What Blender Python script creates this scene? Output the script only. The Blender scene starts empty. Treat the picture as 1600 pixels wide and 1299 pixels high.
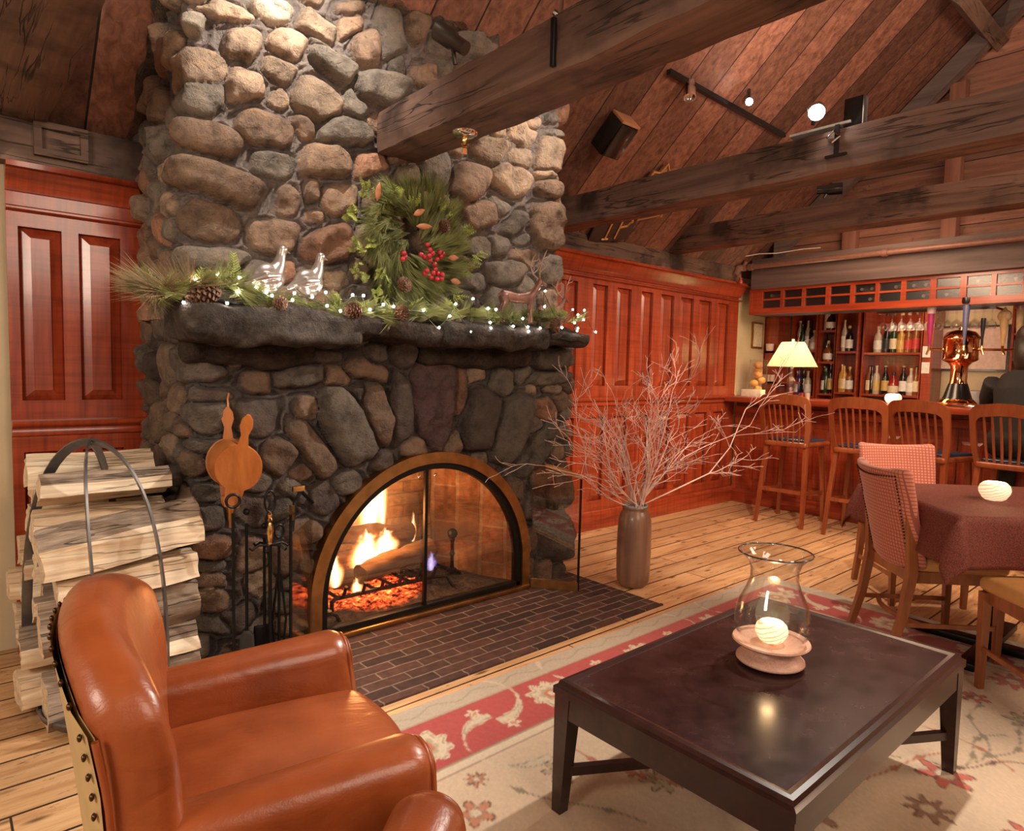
import bpy, bmesh, math, random
import numpy as np
from mathutils import Vector, Matrix, Euler

random.seed(7)
rng = np.random.RandomState(11)
SC = bpy.context.scene
COL = SC.collection
PI = math.pi

# ------------------------------------------------------------------ camera
CW, CH = 1600., 1299.
FPX = 1029.64
CAM_H = 1.32
R3 = np.array([[0.75304, 0.02840, -0.65737],
               [-0.65757, 0.06890, -0.75024],
               [0.02398, 0.99722, 0.07057]])
_u, _s, _v = np.linalg.svd(R3)
R3 = _u @ _v
cam_d = bpy.data.cameras.new('camera')
cam = bpy.data.objects.new('camera', cam_d)
COL.objects.link(cam)
cam_d.sensor_fit = 'HORIZONTAL'
cam_d.sensor_width = 36.0
cam_d.lens = FPX / CW * 36.0
cam_d.clip_start = 0.02
_m = Matrix(R3.tolist()).to_4x4()
_m.translation = (0, 0, CAM_H)
cam.matrix_world = _m
SC.camera = cam

SC.view_settings.view_transform = 'Standard'
SC.view_settings.look = 'None'
SC.view_settings.gamma = 1.0
SC.view_settings.use_curve_mapping = False
SC.view_settings.exposure = 0.58

# ------------------------------------------------------------------ world, track and fill lights
wd = bpy.data.worlds.new('world')
SC.world = wd
wd.use_nodes = True
wd.node_tree.nodes['Background'].inputs[0].default_value = (1.0, 0.74, 0.56, 1)
wd.node_tree.nodes['Background'].inputs[1].default_value = 0.27

def light(name, kind, loc, energy, color=(1, .8, .6), target=None, size=.1, size_y=None, spot=60, blend=.5):
    l = bpy.data.lights.new(name, kind)
    l.energy = energy
    l.color = color
    if kind == 'AREA':
        l.shape = 'RECTANGLE' if size_y else 'SQUARE'
        l.size = size
        if size_y: l.size_y = size_y
    else:
        l.shadow_soft_size = size
    if kind == 'SPOT':
        l.spot_size = math.radians(spot)
        l.spot_blend = blend
    o = bpy.data.objects.new(name, l)
    COL.objects.link(o)
    o.location = loc
    if target is not None:
        d = Vector(target) - Vector(loc)
        o.rotation_euler = d.to_track_quat('-Z', 'Y').to_euler()
    return o

WARM = (1.0, .78, .56)
# added fill lights out of view, standing in for the room's general light
light('room_fill', 'AREA', (1.2, -1.6, 2.9), 50, (1, .80, .62), (1.6, 1.8, .7), 1.6)
light('room_fill', 'AREA', (4.4, -.9, 3.0), 58, (1, .70, .48), (4.4, 2.2, .7), 1.4)
light('room_fill', 'AREA', (-1.7, .9, 2.2), 34, (1, .84, .66), (.2, 2.4, .6), .8)  # fill added for the chair back, left floor and left wall
# track spots, then fill spots added to brighten table, floor and roof
light('track_or_fill_spot', 'SPOT', (1.22, 2.30, 3.22), 72, (1, .93, .82), (1.12, 2.9, 2.45), .025, spot=112, blend=1)
light('track_or_fill_spot', 'SPOT', (2.72, 2.28, 3.00), 36, (1, .91, .80), (2.52, 2.9, 2.2), .025, spot=105, blend=1)
light('track_or_fill_spot', 'SPOT', (3.26, 1.56, 2.62), 700, (1, .92, .82), (.2, 2.35, .35), .03, spot=50, blend=.7)
light('track_or_fill_spot', 'SPOT', (3.26, 1.0, 2.62), 165, (1, .90, .78), (1.7, .9, .3), .04, spot=70, blend=.9)  # added fill on the coffee table and rug
light('track_or_fill_spot', 'SPOT', (3.5, 1.2, 2.9), 150, (1, .82, .66), (4.5, 2.8, .35), .05, spot=85, blend=.9)  # added to brighten the right-hand floor and panelling
light('roof_fill', 'SPOT', (3.5, 1.75, 2.66), 72, (1, .80, .64), (4.6, 1.9, 4.1), .05, spot=110, blend=1)  # fill added to lift the dark roof boards, no fixture of its own
light('bar_fill', 'AREA', (6.75, 2.2, 1.90), 10, (1, .70, .46), (7.4, 2.2, 1.2), .3, 2.4)  # unseen warm fill for the bar interior
light('bar_fill', 'AREA', (5.2, 1.9, 2.36), 20, (1, .66, .42), (5.9, 2.3, .7), .5, 1.2)  # fill added in front of the bar, no fixture of its own

# ------------------------------------------------------------------ picture <-> place (rays through the photograph meet a real plane)
def _ray(p):
    c = np.array([(p[0] - CW / 2) / FPX, -(p[1] - CH / 2) / FPX, -1.0])
    return R3 @ c
_C = np.array([0, 0, CAM_H])
def onz(p, z=0.0):
    r = _ray(p); return _C + r * ((z - CAM_H) / r[2])
def ony(p, y):
    r = _ray(p); return _C + r * (y / r[1])
def onx(p, x):
    r = _ray(p); return _C + r * (x / r[0])

# ------------------------------------------------------------------ numpy noise
def _hash(ix, iy, iz):
    n = (ix * 374761393 + iy * 668265263 + iz * 1274126177) & 0xffffffff
    n = ((n ^ (n >> 13)) * 1274126177) & 0xffffffff
    n = n ^ (n >> 16)
    return (n & 0xffff) / 65535.0
def vnoise(x, y, z=0.0):
    x = np.asarray(x, float); y = np.asarray(y, float); z = np.zeros_like(x) + z
    ix, iy, iz = np.floor(x).astype(np.int64), np.floor(y).astype(np.int64), np.floor(z).astype(np.int64)
    fx, fy, fz = x - ix, y - iy, z - iz
    fx = fx * fx * (3 - 2 * fx); fy = fy * fy * (3 - 2 * fy); fz = fz * fz * (3 - 2 * fz)
    r = 0
    for a in (0, 1):
        for b in (0, 1):
            for c in (0, 1):
                w = (fx if a else 1 - fx) * (fy if b else 1 - fy) * (fz if c else 1 - fz)
                r = r + w * _hash(ix + a, iy + b, iz + c)
    return r * 2 - 1
def fbm(x, y, z=0.0, o=4):
    r = 0; a = 1.; f = 1.; t = 0
    for k in range(o):
        r = r + a * vnoise(np.asarray(x) * f + 17.3 * k, np.asarray(y) * f + 5.1 * k, np.asarray(z) * f + 9.7 * k)
        t += a; a *= .5; f *= 2.03
    return r / t

# ------------------------------------------------------------------ mesh builder
class MB:
    def __init__(s): s.V = []; s.F = []
    def add(s, vs, fs):
        b = len(s.V); s.V.extend([tuple(v) for v in vs]); s.F.extend([tuple(i + b for i in f) for f in fs]); return s
    def box(s, c, size, rot=None, taper=None, r=0.0):
        """box, edges chamfered by r"""
        hx, hy, hz = size[0] / 2, size[1] / 2, size[2] / 2
        if r > 0:
            return s.rbox(c, size, min(r, hx * .98, hy * .98, hz * .98), 1, 2, rot)
        vs = []
        for z in (-hz, hz):
            k = 1 if (taper is None or z > 0) else taper
            for x, y in ((-hx, -hy), (hx, -hy), (hx, hy), (-hx, hy)):
                vs.append(Vector((x * k, y * k, z)))
        if rot is not None: vs = [rot @ v for v in vs]
        vs = [v + Vector(c) for v in vs]
        return s.add(vs, [(3, 2, 1, 0), (4, 5, 6, 7), (0, 1, 5, 4), (1, 2, 6, 5), (2, 3, 7, 6), (3, 0, 4, 7)])
    def bb(s, a, b, r=0.0):
        c = [(a[i] + b[i]) / 2 for i in range(3)]; d = [abs(b[i] - a[i]) for i in range(3)]
        return s.box(c, d, r=r)
    def rbox(s, c, size, r, seg=3, n=4, rot=None, f=None):
        """rounded box: n cells across each flat, seg cells round each edge; f deforms local points"""
        h = [size[i] / 2 for i in range(3)]
        def coords(H):
            ins = H - r
            a = [-H + r * (1 - math.cos(k / seg * PI / 2)) * 1.0 for k in range(seg)]
            a = [-ins - r * math.cos(k / seg * PI / 2) for k in range(seg)]
            mid = [-ins + 2 * ins * k / n for k in range(n + 1)]
            return a + mid + [-q for q in reversed(a)]
        X, Y, Z = coords(h[0]), coords(h[1]), coords(h[2])
        idx = {}; vs = []; fs = []
        def vert(i, j, k):
            if (i, j, k) in idx: return idx[(i, j, k)]
            p = Vector((X[i], Y[j], Z[k]))
            q = Vector([max(-(h[t] - r), min(h[t] - r, p[t])) for t in range(3)])
            d = p - q
            if d.length > 1e-9:
                # push to sphere of radius r
                m = max(abs(d.x), abs(d.y), abs(d.z))
                p = q + d.normalized() * r if d.length > 1e-6 else p
            if f: p = Vector(f(p))
            if rot is not None: p = rot @ p
            p = p + Vector(c)
            idx[(i, j, k)] = len(vs); vs.append(p); return idx[(i, j, k)]
        nx, ny, nz = len(X) - 1, len(Y) - 1, len(Z) - 1
        for i in range(nx):
            for j in range(ny):
                fs.append((vert(i, j, 0), vert(i, j + 1, 0), vert(i + 1, j + 1, 0), vert(i + 1, j, 0)))
                fs.append((vert(i, j, nz), vert(i + 1, j, nz), vert(i + 1, j + 1, nz), vert(i, j + 1, nz)))
        for i in range(nx):
            for k in range(nz):
                fs.append((vert(i, 0, k), vert(i + 1, 0, k), vert(i + 1, 0, k + 1), vert(i, 0, k + 1)))
                fs.append((vert(i, ny, k), vert(i, ny, k + 1), vert(i + 1, ny, k + 1), vert(i + 1, ny, k)))
        for j in range(ny):
            for k in range(nz):
                fs.append((vert(0, j, k), vert(0, j, k + 1), vert(0, j + 1, k + 1), vert(0, j + 1, k)))
                fs.append((vert(nx, j, k), vert(nx, j + 1, k), vert(nx, j + 1, k + 1), vert(nx, j, k + 1)))
        return s.add(vs, fs)
    def tube(s, pts, rad, n=8, cap=True, flat=None, up=None):
        pts = [Vector(p) for p in pts]
        if not hasattr(rad, '__len__'): rad = [rad] * len(pts)
        t0 = (pts[1] - pts[0]).normalized()
        ref = Vector(up) if up else (Vector((0, 0, 1)) if abs(t0.z) < .9 else Vector((1, 0, 0)))
        u = t0.cross(ref)
        if u.length < 1e-6: u = t0.cross(Vector((0, 1, 0)))
        u.normalize()
        b = len(s.V)
        for i, p in enumerate(pts):
            if i == 0: t = pts[1] - pts[0]
            elif i == len(pts) - 1: t = pts[-1] - pts[-2]
            else: t = pts[i + 1] - pts[i - 1]
            if t.length < 1e-9: t = t0
            t = t.normalized()
            u = u - t * u.dot(t)
            if u.length < 1e-6: u = t.orthogonal()
            u.normalize(); w = t.cross(u)
            for k in range(n):
                a = 2 * PI * k / n + (PI / n if n == 4 else 0)
                fx, fy = (1, 1) if flat is None else flat
                s.V.append(tuple(p + u * math.cos(a) * rad[i] * fx + w * math.sin(a) * rad[i] * fy))
        for i in range(len(pts) - 1):
            for k in range(n):
                a = b + i * n + k; c = b + i * n + (k + 1) % n
                s.F.append((a, c, c + n, a + n))
        if cap:
            s.F.append(tuple(b + k for k in reversed(range(n))))
            e = b + (len(pts) - 1) * n
            s.F.append(tuple(e + k for k in range(n)))
        return s
    def lathe(s, prof, c=(0, 0, 0), n=24, rot=None, sx=1, sy=1, cap=True, arc=None):
        b = len(s.V)
        c = Vector(c)
        for r, z in prof:
            for k in range(n):
                a = 2 * PI * k / n
                v = Vector((r * math.cos(a) * sx, r * math.sin(a) * sy, z))
                if rot is not None: v = rot @ v
                s.V.append(tuple(v + c))
        for i in range(len(prof) - 1):
            for k in range(n):
                a = b + i * n + k; d = b + i * n + (k + 1) % n
                s.F.append((a, d, d + n, a + n))
        if cap:
            if prof[0][0] > 1e-5: s.F.append(tuple(b + k for k in reversed(range(n))))
            if prof[-1][0] > 1e-5: s.F.append(tuple(b + (len(prof) - 1) * n + k for k in range(n)))
        return s
    def prism(s, poly, p0, ux, uy, depth):
        """poly in (ux,uy) plane from p0, thickened by vector depth"""
        p0 = Vector(p0); ux = Vector(ux); uy = Vector(uy); d = Vector(depth)
        n = len(poly); b = len(s.V)
        for off in (Vector((0, 0, 0)), d):
            for x, y in poly: s.V.append(tuple(p0 + ux * x + uy * y + off))
        s.F.append(tuple(b + i for i in reversed(range(n))))
        s.F.append(tuple(b + n + i for i in range(n)))
        for i in range(n):
            j = (i + 1) % n
            s.F.append((b + i, b + j, b + n + j, b + n + i))
        return s
    def sphere(s, c, r, n=12, m=8, sc=(1, 1, 1)):
        prof = [(r * math.sin(PI * i / m), -r * math.cos(PI * i / m)) for i in range(m + 1)]
        b = len(s.V)
        s.lathe(prof, (0, 0, 0), n)
        for i in range(b, len(s.V)):
            v = s.V[i]; s.V[i] = (c[0] + v[0] * sc[0], c[1] + v[1] * sc[1], c[2] + v[2] * sc[2])
        return s
    def warp(s, f):
        s.V = [tuple(f(Vector(v))) for v in s.V]; return s
    def rough(s, amp, freq, seed=0.0):
        A = np.array(s.V)
        for ax in range(3):
            A[:, ax] += amp * fbm(A[:, 0] * freq + seed + 31 * ax, A[:, 1] * freq + seed, A[:, 2] * freq - seed, 3)
        s.V = [tuple(v) for v in A.tolist()]; return s

def weld(me, d=1e-5):
    bm = bmesh.new(); bm.from_mesh(me)
    bmesh.ops.remove_doubles(bm, verts=bm.verts, dist=d)
    bmesh.ops.recalc_face_normals(bm, faces=bm.faces)
    bm.to_mesh(me); bm.free()

def mesh_obj(name, mb, mat, smooth=40, fix=True):
    me = bpy.data.meshes.new(name)
    me.from_pydata(mb.V, [], mb.F)
    if fix: weld(me)
    if mat is not None: me.materials.append(mat)
    if smooth:
        me.shade_smooth()
        if smooth < 180: me.set_sharp_from_angle(angle=math.radians(smooth))
    me.update()
    o = bpy.data.objects.new(name, me)
    COL.objects.link(o)
    return o

def tag(o, label=None, cat=None, group=None, kind=None):
    if label: o['label'] = label
    if cat: o['category'] = cat
    if group: o['group'] = group
    if kind: o['kind'] = kind
    return o

def thing(name, label, cat, loc=(0, 0, 0), rz=0.0, group=None, kind=None):
    o = bpy.data.objects.new(name, None)
    COL.objects.link(o)
    o.empty_display_size = .1
    o.location = loc; o.rotation_euler = (0, 0, rz)
    return tag(o, label, cat, group, kind)

def part(name, mb, mat, parent, smooth=40, world=False, label=None, kind=None, fix=True):
    """a child mesh; world=True: mb is in world coordinates and the parent is not rotated"""
    if world:
        l = root_loc(parent)
        mb.V = [(v[0] - l.x, v[1] - l.y, v[2] - l.z) for v in mb.V]
    o = mesh_obj(name, mb, mat, smooth, fix)
    o.parent = parent
    return tag(o, label, None, None, kind)

def root_loc(o):
    l = Vector((0, 0, 0))
    while o is not None:
        l = l + o.location; o = o.parent
    return l

def solo(name, mb, mat, label, cat, loc=None, smooth=40, group=None, kind=None, fix=True, world=True):
    """a thing that is one mesh (world coordinates, origin moved to its base)"""
    if world:
        A = np.array(mb.V)
        lo, hi = A.min(0), A.max(0)
        c = ((lo[0] + hi[0]) / 2, (lo[1] + hi[1]) / 2, lo[2])
        mb.V = [tuple(v) for v in (A - np.array(c)).tolist()]
    else: c = loc
    o = mesh_obj(name, mb, mat, smooth, fix)
    o.location = c
    return tag(o, label, cat, group, kind)

def struct(name, mb, mat, smooth=0, fix=True):
    o = mesh_obj(name, mb, mat, smooth, fix)
    o['kind'] = 'structure'
    return o

def copy_tree(o, parent=None, loc=None, rz=None, label=None, rot=None):
    c = o.copy(); COL.objects.link(c)
    if parent is not None: c.parent = parent
    if loc is not None: c.location = loc
    if rz is not None: c.rotation_euler = (0, 0, rz)
    if rot is not None: c.rotation_euler = rot
    if label: c['label'] = label
    for ch in [x for x in o.children]: copy_tree(ch, c)
    return c

# ------------------------------------------------------------------ materials
class NT:
    def __init__(s, name):
        s.m = bpy.data.materials.new(name); s.m.use_nodes = True
        s.t = s.m.node_tree; s.t.nodes.clear()
        s.out = s.t.nodes.new('ShaderNodeOutputMaterial')
    def n(s, kind, props=None, **inp):
        nd = s.t.nodes.new(kind)
        for k, v in (props or {}).items(): setattr(nd, k, v)
        for k, v in inp.items():
            key = int(k[1:]) if k[0] == 'i' and k[1:].isdigit() else k.replace('_', ' ')
            s.set(nd.inputs[key], v)
        return nd
    def set(s, sock, v):
        if isinstance(v, bpy.types.NodeSocket): s.t.links.new(v, sock)
        elif isinstance(v, (tuple, list)) and sock.type == 'RGBA' and len(v) == 3: sock.default_value = (*v, 1)
        else: sock.default_value = v
    def math(s, op, a, b=0.0, c=0.0):
        nd = s.t.nodes.new('ShaderNodeMath'); nd.operation = op
        s.set(nd.inputs[0], a); s.set(nd.inputs[1], b); s.set(nd.inputs[2], c); return nd.outputs[0]
    def mix(s, f, a, b, mode='MIX'):
        nd = s.t.nodes.new('ShaderNodeMix'); nd.data_type = 'RGBA'; nd.blend_type = mode
        s.set(nd.inputs[0], f); s.set(nd.inputs[6], a); s.set(nd.inputs[7], b); return nd.outputs[2]
    def ramp(s, f, stops):
        nd = s.t.nodes.new('ShaderNodeValToRGB'); e = nd.color_ramp.elements
        while len(e) < len(stops): e.new(.5)
        for i, (p, c) in enumerate(stops):
            e[i].position = p; e[i].color = (*c, 1) if len(c) == 3 else c
        s.set(nd.inputs[0], f); return nd.outputs[0]
    def coord(s, scale=(1, 1, 1), rot=(0, 0, 0), loc=(0, 0, 0), kind='Object'):
        tc = s.t.nodes.new('ShaderNodeTexCoord')
        mp = s.t.nodes.new('ShaderNodeMapping')
        s.t.links.new(tc.outputs[kind], mp.inputs[0])
        mp.inputs['Location'].default_value = loc
        mp.inputs['Rotation'].default_value = rot
        mp.inputs['Scale'].default_value = scale
        return mp.outputs[0]
    def noise(s, vec, scale, detail=4, rough=.5, dist=0.0):
        nd = s.t.nodes.new('ShaderNodeTexNoise')
        s.set(nd.inputs['Vector'], vec); nd.inputs['Scale'].default_value = scale
        nd.inputs['Detail'].default_value = detail; nd.inputs['Roughness'].default_value = rough
        nd.inputs['Distortion'].default_value = dist
        return nd.outputs[0]
    def bump(s, h, strength=.3, dist=.01, normal=None):
        nd = s.t.nodes.new('ShaderNodeBump')
        s.set(nd.inputs['Height'], h); nd.inputs['Strength'].default_value = strength
        nd.inputs['Distance'].default_value = dist
        if normal is not None: s.set(nd.inputs['Normal'], normal)
        return nd.outputs[0]
    def bsdf(s, **k):
        nd = s.t.nodes.new('ShaderNodeBsdfPrincipled')
        for a, v in k.items(): s.set(nd.inputs[a.replace('_', ' ')], v)
        s.t.links.new(nd.outputs[0], s.out.inputs[0]); return nd

def m_plain(name, col, rough=.5, metal=0.0, coat=0.0, emit=None, es=0.0, noise=.12, nscale=30, bump=0.0, spec=.5):
    t = NT(name)
    v = t.coord()
    n = t.noise(v, nscale, 3)
    dark = tuple(c * (1 - noise) for c in col); lite = tuple(min(1, c * (1 + noise)) for c in col)
    c = t.ramp(n, [(.3, dark), (.7, lite)])
    k = dict(Base_Color=c, Roughness=rough, Metallic=metal, Coat_Weight=coat)
    b = t.bsdf(**k)
    b.inputs['Specular IOR Level'].default_value = spec
    if emit:
        b.inputs['Emission Color'].default_value = (*emit, 1); b.inputs['Emission Strength'].default_value = es
    if bump: t.set(b.inputs['Normal'], t.bump(n, bump, .004))
    return t.m

def m_wood(name, c1, c2, axis='z', scale=1.0, rough=.35, coat=0.0, bump=.15, dark=None, contrast=1.0, curl=False, cracks=0.0):
    """wood with grain along axis"""
    t = NT(name)
    s = {'x': (.8, 9, 9), 'y': (9, .8, 9), 'z': (9, 9, .8)}[axis]
    v = t.coord(tuple(q * scale for q in s))
    n1 = t.noise(v, 1.6, 6, .6, .8)
    n2 = t.noise(t.coord(tuple(q * scale for q in {'x': (2, 60, 60), 'y': (60, 2, 60), 'z': (60, 60, 2)}[axis])), 1.0, 3)
    f = t.math('ADD', t.math('MULTIPLY', n1, .72), t.math('MULTIPLY', n2, .28))
    lo = .5 - .18 / contrast; hi = .5 + .18 / contrast
    c = t.ramp(f, [(lo, c1), (hi, c2)])
    if curl:
        w = t.noise(t.coord({'z': (2.5, 2.5, 42), 'x': (42, 2.5, 2.5), 'y': (2.5, 42, 2.5)}[axis]), 1.0, 2, .5, .6)
        c = t.mix(t.ramp(w, [(.45, (0, 0, 0)), (.65, (.30, .30, .30))]), c, tuple(q * .45 for q in c1), 'MIX')
    if dark:
        n3 = t.noise(t.coord((1.3, 1.3, 1.3)), 2.2, 4, .6)
        c = t.mix(t.ramp(n3, [(.48, (0, 0, 0)), (.66, (1, 1, 1))]), c, dark)
    if cracks:
        cs_ = {'x': (1.1, 15, 15), 'y': (15, 1.1, 15), 'z': (15, 15, 1.1)}[axis]
        ck = t.noise(t.coord(cs_), 1.0, 3, .55, .4)
        cl = t.math('ABSOLUTE', t.math('SUBTRACT', ck, .5))
        msk = t.ramp(cl, [(.0, (1, 1, 1)), (.006, (.9, .9, .9)), (.016, (0, 0, 0))])
        gate = t.ramp(t.noise(t.coord((1.7, 1.7, 1.7), loc=(3, 1, 5)), 1.0, 3), [(.45, (0, 0, 0)), (.55, (1, 1, 1))])
        ms = t.math('MULTIPLY', t.math('MULTIPLY', msk, gate), cracks)
        c = t.mix(ms, c, (.008, .005, .004))
        f = t.math('SUBTRACT', f, t.math('MULTIPLY', ms, 1.2))
    b = t.bsdf(Base_Color=c, Roughness=rough, Coat_Weight=coat, Coat_Roughness=.12)
    t.set(b.inputs['Normal'], t.bump(f, bump, .004))
    return t.m

def m_thinglass(name, tint=(1, 1, 1), rough=.0, refl=1.0, base=.03):
    t = NT(name)
    tr = t.n('ShaderNodeBsdfTransparent', Color=tint)
    gl = t.n('ShaderNodeBsdfGlossy', Color=(1, 1, 1), Roughness=rough)
    lw = t.n('ShaderNodeLayerWeight', Blend=.5)
    f = t.math('MINIMUM', t.math('ADD', t.math('MULTIPLY', t.math('POWER', lw.outputs['Facing'], 4.0), refl), base), .95)
    mx = t.n('ShaderNodeMixShader', i0=f, i1=tr.outputs[0], i2=gl.outputs[0])
    t.t.links.new(mx.outputs[0], t.out.inputs[0])
    return t.m

def m_emit(name, col, strength):
    t = NT(name)
    e = t.n('ShaderNodeEmission', Color=(*col, 1), Strength=strength)
    t.t.links.new(e.outputs[0], t.out.inputs[0])
    return t.m

M = {}
CH1, CH2 = (.17, .020, .008), (.50, .080, .024)
M['cherry_z'] = m_wood('cherry wood upright', CH1, CH2, 'z', 1.0, .28, .35, .08, curl=True)
M['cherry_x'] = m_wood('cherry wood lengthwise', CH1, CH2, 'x', 1.0, .28, .35, .08, curl=True)
M['cherry_y'] = m_wood('cherry wood cross', CH1, CH2, 'y', 1.0, .28, .35, .08)
M['beam'] = m_wood('old hewn timber', (.070, .036, .026), (.26, .145, .105), 'y', .6, .66, 0, .9, dark=(.045, .024, .017), cracks=.8)
M['beam_x'] = m_wood('old plate timber', (.070, .038, .026), (.24, .14, .10), 'x', .6, .7, 0, .9, dark=(.045, .024, .017), cracks=.8)
M['beam_z'] = m_wood('red brown stud timber', (.14, .05, .03), (.30, .12, .075), 'z', .6, .65, 0, .5)
M['header'] = m_wood('grey weathered board', (.060, .038, .034), (.17, .115, .10), 'y', .5, .6, 0, .5)
M['iron'] = m_plain('black iron', (.022, .020, .019), .42, .8)
M['steel'] = m_plain('grey steel band', (.20, .20, .21), .38, .9)
M['brass'] = m_plain('aged brass', (.46, .24, .085), .34, 1.0, noise=.25, nscale=14)
M['brass_shiny'] = m_plain('polished brass', (.85, .55, .22), .12, 1.0)
M['copper'] = m_plain('polished copper', (.90, .42, .20), .10, 1.0, noise=.05)
M['chrome'] = m_plain('chrome', (.75, .72, .70), .12, 1.0, noise=.04)
M['black'] = m_plain('black enamel', (.012, .011, .011), .25, 0, .3)
M['cream'] = m_plain('cream plaster', (.62, .50, .32), .8, noise=.05, nscale=6, bump=.1)
M['glass'] = m_thinglass('clear glass', (.97, .97, .96), 0, 1.0, .04)
M['doorglass'] = m_thinglass('smoked door glass', (.90, .86, .82), .0, .8, .05)
M['leather'] = None
t = NT('cognac leather')
v = t.coord()
n = t.noise(v, 5, 4, .55); n2 = t.noise(v, 260, 3)
c = t.ramp(n, [(.3, (.20, .042, .010)), (.55, (.31, .070, .017)), (.78, (.39, .10, .028))])
b = t.bsdf(Base_Color=c, Roughness=t.math('ADD', t.math('MULTIPLY', n, .18), .27), Coat_Weight=.22, Coat_Roughness=.25)
n3 = t.noise(t.coord((5, 14, 9), (.3, .2, .5)), 1.6, 3, .5, 1.2)
t.set(b.inputs['Normal'], t.bump(t.math('ADD', t.math('ADD', t.math('MULTIPLY', n2, .12), n), n3), .22, .014))
M['leather'] = t.m
M['leather_tan'] = m_plain('pale leather back', (.52, .36, .17), .5, nscale=12)
M['nail'] = m_plain('antique nail head', (.10, .06, .035), .3, 1.0)
M['espresso'] = m_wood('espresso stained wood', (.012, .004, .004), (.040, .012, .009), 'x', 1, .30, .25, .06)
t = NT('espresso leather top')
n = t.noise(t.coord(), 9, 6, .65)
c = t.ramp(n, [(.35, (.012, .005, .005)), (.7, (.040, .014, .013))])
b = t.bsdf(Base_Color=c, Roughness=t.math('ADD', t.math('MULTIPLY', n, .22), .14), Coat_Weight=.08, Coat_Roughness=.15)
t.set(b.inputs['Normal'], t.bump(n, .05, .003))
M['tabletop'] = t.m
M['chairwood'] = m_wood('chair wood', (.20, .055, .018), (.36, .12, .04), 'z', 1, .32, .3, .06)
M['stoolwood'] = m_wood('bar stool wood', (.20, .042, .014), (.36, .092, .028), 'z', 1, .28, .35, .06)
M['seat_tan'] = m_plain('tan vinyl', (.56, .28, .10), .38, noise=.06)
M['seat_blue'] = m_plain('slate blue vinyl', (.035, .045, .075), .22, 0, .3, noise=.05)
t = NT('salmon grid fabric')
v = t.coord(kind='Object')
sx = t.n('ShaderNodeSeparateXYZ', Vector=v)
def _grid(o):
    return t.math('LESS_THAN', t.math('FRACT', t.math('MULTIPLY', o, 58.0)), .26)
g = t.math('MAXIMUM', _grid(sx.outputs[1]), _grid(sx.outputs[2]))
c = t.mix(g, (.60, .20, .125), (.30, .070, .042))
b = t.bsdf(Base_Color=c, Roughness=.75)
t.set(b.inputs['Normal'], t.bump(t.math('SUBTRACT', 1.0, g), .35, .004))
b.inputs['Sheen Weight'].default_value = .3
M['gridfabric'] = t.m
t = NT('burgundy tablecloth')
n = t.noise(t.coord(), 220, 2)
c = t.ramp(n, [(.35, (.085, .015, .010)), (.65, (.22, .050, .030))])
b = t.bsdf(Base_Color=c, Roughness=.8)
t.set(b.inputs['Normal'], t.bump(n, .3, .003))
M['cloth'] = t.m
M['ceramic'] = m_plain('blush speckled stoneware', (.60, .34, .25), .4, noise=.15, nscale=160)
M['vase'] = m_wood('brown glazed stoneware', (.10, .045, .026), (.34, .18, .11), 'z', .5, .38, .2, .12, dark=(.11, .05, .04))
M['twig'] = m_plain('bleached twig', (.62, .42, .36), .7, noise=.3, nscale=8)
M['bark'] = m_wood('birch bark', (.13, .085, .06), (.46, .35, .26), 'x', 2.6, .85, 0, 1.0, dark=(.10, .065, .04), cracks=.8, contrast=1.3)
M['split'] = m_wood('split birch face', (.52, .33, .18), (.90, .77, .58), 'x', 1.5, .75, 0, 1.0, cracks=.55, contrast=1.15)
M['char'] = m_wood('charred log', (.012, .009, .008), (.10, .05, .03), 'x', 1.5, .9, 0, .8)
M['needle'] = m_plain('pine needle', (.24, .25, .085), .55, noise=.45, nscale=10)
M['needle2'] = m_plain('yellow green cedar', (.34, .38, .09), .6, noise=.35, nscale=12)
M['needle3'] = m_plain('brown garland sprig', (.30, .20, .10), .7, noise=.35, nscale=12)
M['cone'] = m_plain('pine cone scale', (.13, .055, .025), .6, noise=.4, nscale=60)
M['berry'] = m_plain('red berry', (.42, .012, .022), .28, 0, .4)
M['leafdry'] = m_plain('dry orange leaf', (.42, .16, .07), .6, noise=.3)
M['bulb'] = m_emit('fairy bulb', (1.0, .93, .80), 46)
M['cord'] = m_plain('light string wire', (.03, .04, .02), .5)
M['mercury'] = m_plain('silvered glass', (.50, .43, .39), .30, .75, .3, noise=.12, nscale=14)
M['bronze'] = m_plain('bronzed resin', (.24, .115, .085), .42, .35, noise=.4, nscale=26, bump=.3)
M['shade'] = None
t = NT('pale lamp shade')
df = t.n('ShaderNodeBsdfDiffuse', Color=(.80, .80, .62, 1))
tl = t.n('ShaderNodeBsdfTranslucent', Color=(.82, .92, .74, 1))
mx = t.n('ShaderNodeMixShader', i0=.6, i1=df.outputs[0], i2=tl.outputs[0])
t.t.links.new(mx.outputs[0], t.out.inputs[0]); M['shade'] = t.m
M['speckstone'] = m_plain('grey mantel stone', (.12, .105, .095), .8, noise=.4, nscale=9, bump=.8)

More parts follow.
